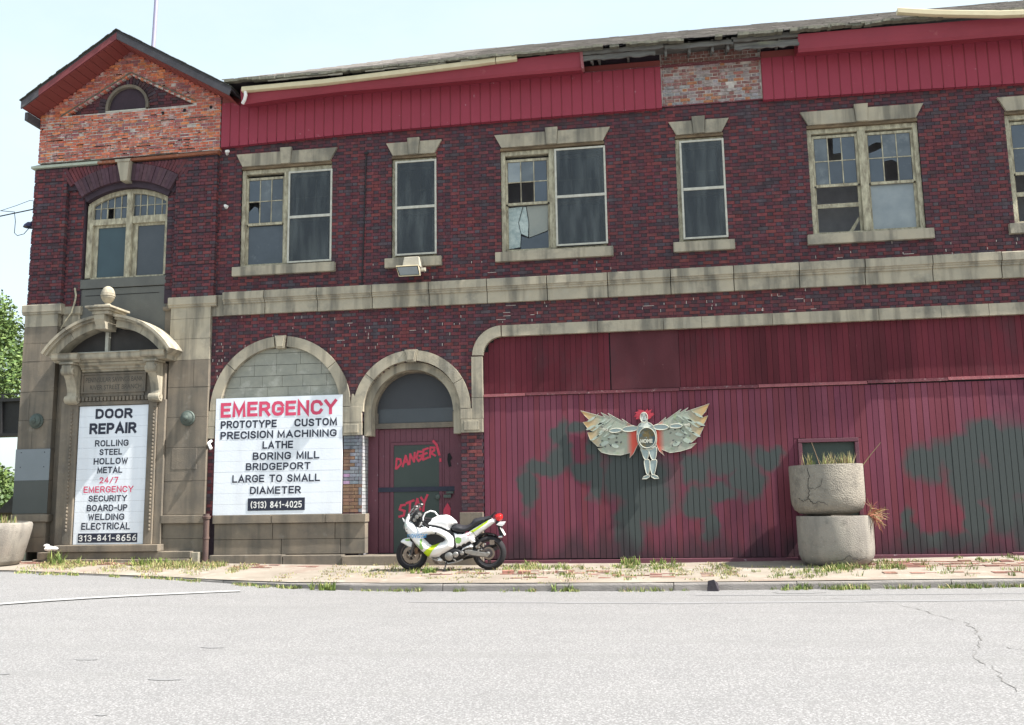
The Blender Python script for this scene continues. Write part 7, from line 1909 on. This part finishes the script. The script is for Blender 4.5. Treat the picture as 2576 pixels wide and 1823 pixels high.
# tail light, indicator, plate
inflate(BP([(1850, 475), (1870, 445), (1910, 428), (1965, 430), (1985, 470), (1970, 520), (1930, 545), (1885, 535)]), .07, .04, .015).build('tail_light', M['red_plastic'], bike, smooth=True)
g = MB(); g.prism(BP([(1860, 560), (1900, 545), (1960, 640), (1990, 760), (1960, 800), (1925, 760), (1900, 640)]), -.03, .03); g.build('plate_bracket', M['black'], bike)
g = MB(); g.prism(BP([(1885, 592), (1920, 562), (2020, 560), (1990, 612), (1940, 612)]), -.10, -.06); g.prism(BP([(1885, 592), (1920, 562), (2020, 560), (1990, 612), (1940, 612)]), .06, .10); g.build('indicator', M['fairing'], bike, bevel=.006)
a, b = B_(1945, 640), B_(2015, 765); g = MB(); g.v = [(a[0], -.085, a[1]), (b[0], -.085, b[1]), (b[0], .085, b[1]), (a[0], .085, a[1]), (a[0] - .006, -.085, a[1] - .004), (b[0] - .006, -.085, b[1] - .004), (b[0] - .006, .085, b[1] - .004), (a[0] - .006, .085, a[1] - .004)]
g.f = [(0, 1, 2, 3), (7, 6, 5, 4), (0, 4, 5, 1), (1, 5, 6, 2), (2, 6, 7, 3), (3, 7, 4, 0)]; g.c = [None] * 6; g.build('number_plate', M['white'], bike)
g = MB(); g.tube([(B_(1915, 790)[0], -.05, B_(1915, 790)[1]), (B_(1975, 785)[0], -.05, B_(1975, 785)[1])], .022, 8); g.build('reflector', M['chrome'], bike)
# cables, levers and seams
g = MB()
for k, (p, q, r_) in enumerate((((640, 500), (610, 560), (600, 640)), ((690, 520), (640, 570), (660, 650)), ((560, 480), (600, 540), (560, 610)), ((1500, 690), (1560, 760), (1600, 830)))):
    P_ = [B_(*p), B_(*q), B_(*r_)]; g.tube([(a[0], -.12 - .01 * k, a[1]) for a in P_], .005, 5)
g.build('cable', M['black'], bike)
g = MB(); a = B_(715, 560); b = B_(815, 628); g.tube([(a[0] - .02, -.25, a[1]), (a[0], -.30, a[1] - .02), (b[0], -.36, b[1] - .01)], .006, 5); g.build('lever', M['chrome'], bike)
# graphics
def fair_y(x, z): return -fw_(x, z)
def decal(name, pts_, mat, lift=.004, yfun=None, flat=None):
    P_ = BP(pts_) if not isinstance(pts_[0][0], float) or True else pts_
    g = MB(); y = flat if flat is not None else None
    g.v = [(p[0], (y if y is not None else yfun(p[0], p[1])) - lift, p[1]) for p in P_]; g.f = [tuple(range(len(P_)))]; g.c = [None]
    return g.build(name, M[mat], bike, recalc=False)
def skin_decal(name, outline, mat, lift=.004, side=-1):
    """decal that follows the fairing: cut to a fine net and laid on the bulged surface"""
    ol = BP(outline); F_ = dens(BP(F1), 2); Hh = dens(BP(H1), 2); res = .014; vs = list(ol)
    vs2 = []
    for i in range(len(ol)):
        a, b = ol[i], ol[(i + 1) % len(ol)]; n = max(1, int(math.hypot(b[0] - a[0], b[1] - a[1]) / res))
        vs2 += [(a[0] + (b[0] - a[0]) * k / n, a[1] + (b[1] - a[1]) * k / n) for k in range(n)]
    ed = [(i, (i + 1) % len(vs2)) for i in range(len(vs2))]
    x0 = min(p[0] for p in ol); x1 = max(p[0] for p in ol); z0 = min(p[1] for p in ol); z1 = max(p[1] for p in ol); z = z0
    while z < z1:
        x = x0
        while x < x1:
            if pip((x, z), ol) and min(dseg((x, z), ol[i], ol[(i + 1) % len(ol)]) for i in range(len(ol))) > res * .4: vs2.append((x, z))
            x += res
        z += res
    co, e2, fc, *_r = delaunay_2d_cdt([Vector(p) for p in vs2], ed, [], 0, 1e-6)
    g = MB()
    for p in co:
        d = min([dseg(p, F_[i], F_[(i + 1) % len(F_)]) for i in range(len(F_))] + [dseg(p, Hh[i], Hh[(i + 1) % len(Hh)]) for i in range(len(Hh))])
        t_ = min(1, d / .11) if pip(p, F_) else 0
        g.v.append((p[0], -(fw_(p[0], p[1]) * math.sqrt(max(0, 1 - (1 - t_) ** 2)) + lift), p[1]))
    for f in fc:
        c = sum((co[i] for i in f), Vector((0, 0))) / len(f)
        if pip(c, ol): g.f.append(tuple(f)); g.c.append(None)
    return g.build(name, M[mat], bike, recalc=False, smooth=True)
skin_decal('lime_stripe', [(695, 1045), (770, 975), (855, 912), (985, 868), (930, 930), (870, 985), (820, 1060), (790, 1105), (755, 1100)], 'lime')
skin_decal('green_emblem', [(590, 895), (625, 905), (650, 940), (668, 880), (668, 815), (700, 815), (700, 880), (712, 930), (722, 960), (700, 985), (680, 985), (660, 970), (625, 935)], 'greenvinyl')
skin_decal('nose_tint', [(385, 590), (420, 560), (440, 600), (420, 640), (392, 650)], 'greyvinyl')
def skin_text(txt, x0, x1, y0, y1, mat, name, bold=.03, slant=0.0, ysurf=None):
    a = B_(x0, y0); b = B_(x1, y1)
    g = text_geo(txt, a[0], b[0], b[1], a[1], 0, bold=bold)
    F_ = dens(BP(F1), 2)
    nv = []
    for (x, y, z) in g.v:
        z += (x - a[0]) * slant
        if ysurf is not None: yy = ysurf
        else:
            d = min(dseg((x, z), F_[i], F_[(i + 1) % len(F_)]) for i in range(len(F_))); t_ = min(1, d / .11)
            yy = -(fw_(x, z) * math.sqrt(max(0, 1 - (1 - t_) ** 2)) + .020)
        nv.append((x, yy, z))
    g.v = nv; return g.build(name, M[mat], bike, recalc=False)
skin_text('movistar', 440, 800, 718, 798, 'bluevinyl', 'lettering', .0, .04)
g = MB(); g.prism(BP([(1462, 702), (1560, 645), (1765, 515), (1745, 558), (1640, 630), (1510, 715)]), -.125, -.122)
g.v = [(v[0], -.152 + .045 * max(0, min(1, (v[0] - .33) / .4)) + (0 if v[1] < -.1235 else .003), v[2]) for v in g.v]; g.build('lime_stripe', M['lime'], bike)
g = MB(); a = B_(1428, 730); g.lathe([(.038, .153), (.038, .1545), (.03, .1546), (.03, .153)], (a[0], 0, a[1]), 'y', 18, caps=False); g.build('round_badge', M['red_ink'], bike)
text_geo('XS', a[0] - .022, a[0] + .022, a[1] - .014, a[1] + .014, -.156, .03).build('lettering', M['red_ink'], bike, recalc=False) if False else None
g = MB(); P_ = BP([(1230, 800), (1270, 785), (1320, 800), (1325, 850), (1290, 890), (1240, 880), (1225, 840)]); g.v = [(p[0], -.1535, p[1]) for p in P_]; g.f = [tuple(range(7))]; g.c = [None]; g.build('green_emblem', M['greenvinyl'], bike, recalc=False)
# bolts on the fairing
g = MB()
for x, y in ((443, 668), (925, 716), (420, 728)):
    a = B_(x, y); d = fw_(*a) * (.93 if x < 500 else 1.0); g.lathe([(.014, d * .8), (.014, d + .004)], (a[0], 0, a[1]), 'y', 10)
g.build('fastener', M['black'], bike)
# stand it up: leaning a little on the stand, front wheel towards the left
bike.location = (-3.675, 16.66, BIKEZ)
bike.rotation_euler = (R(5), 0, R(1.5))
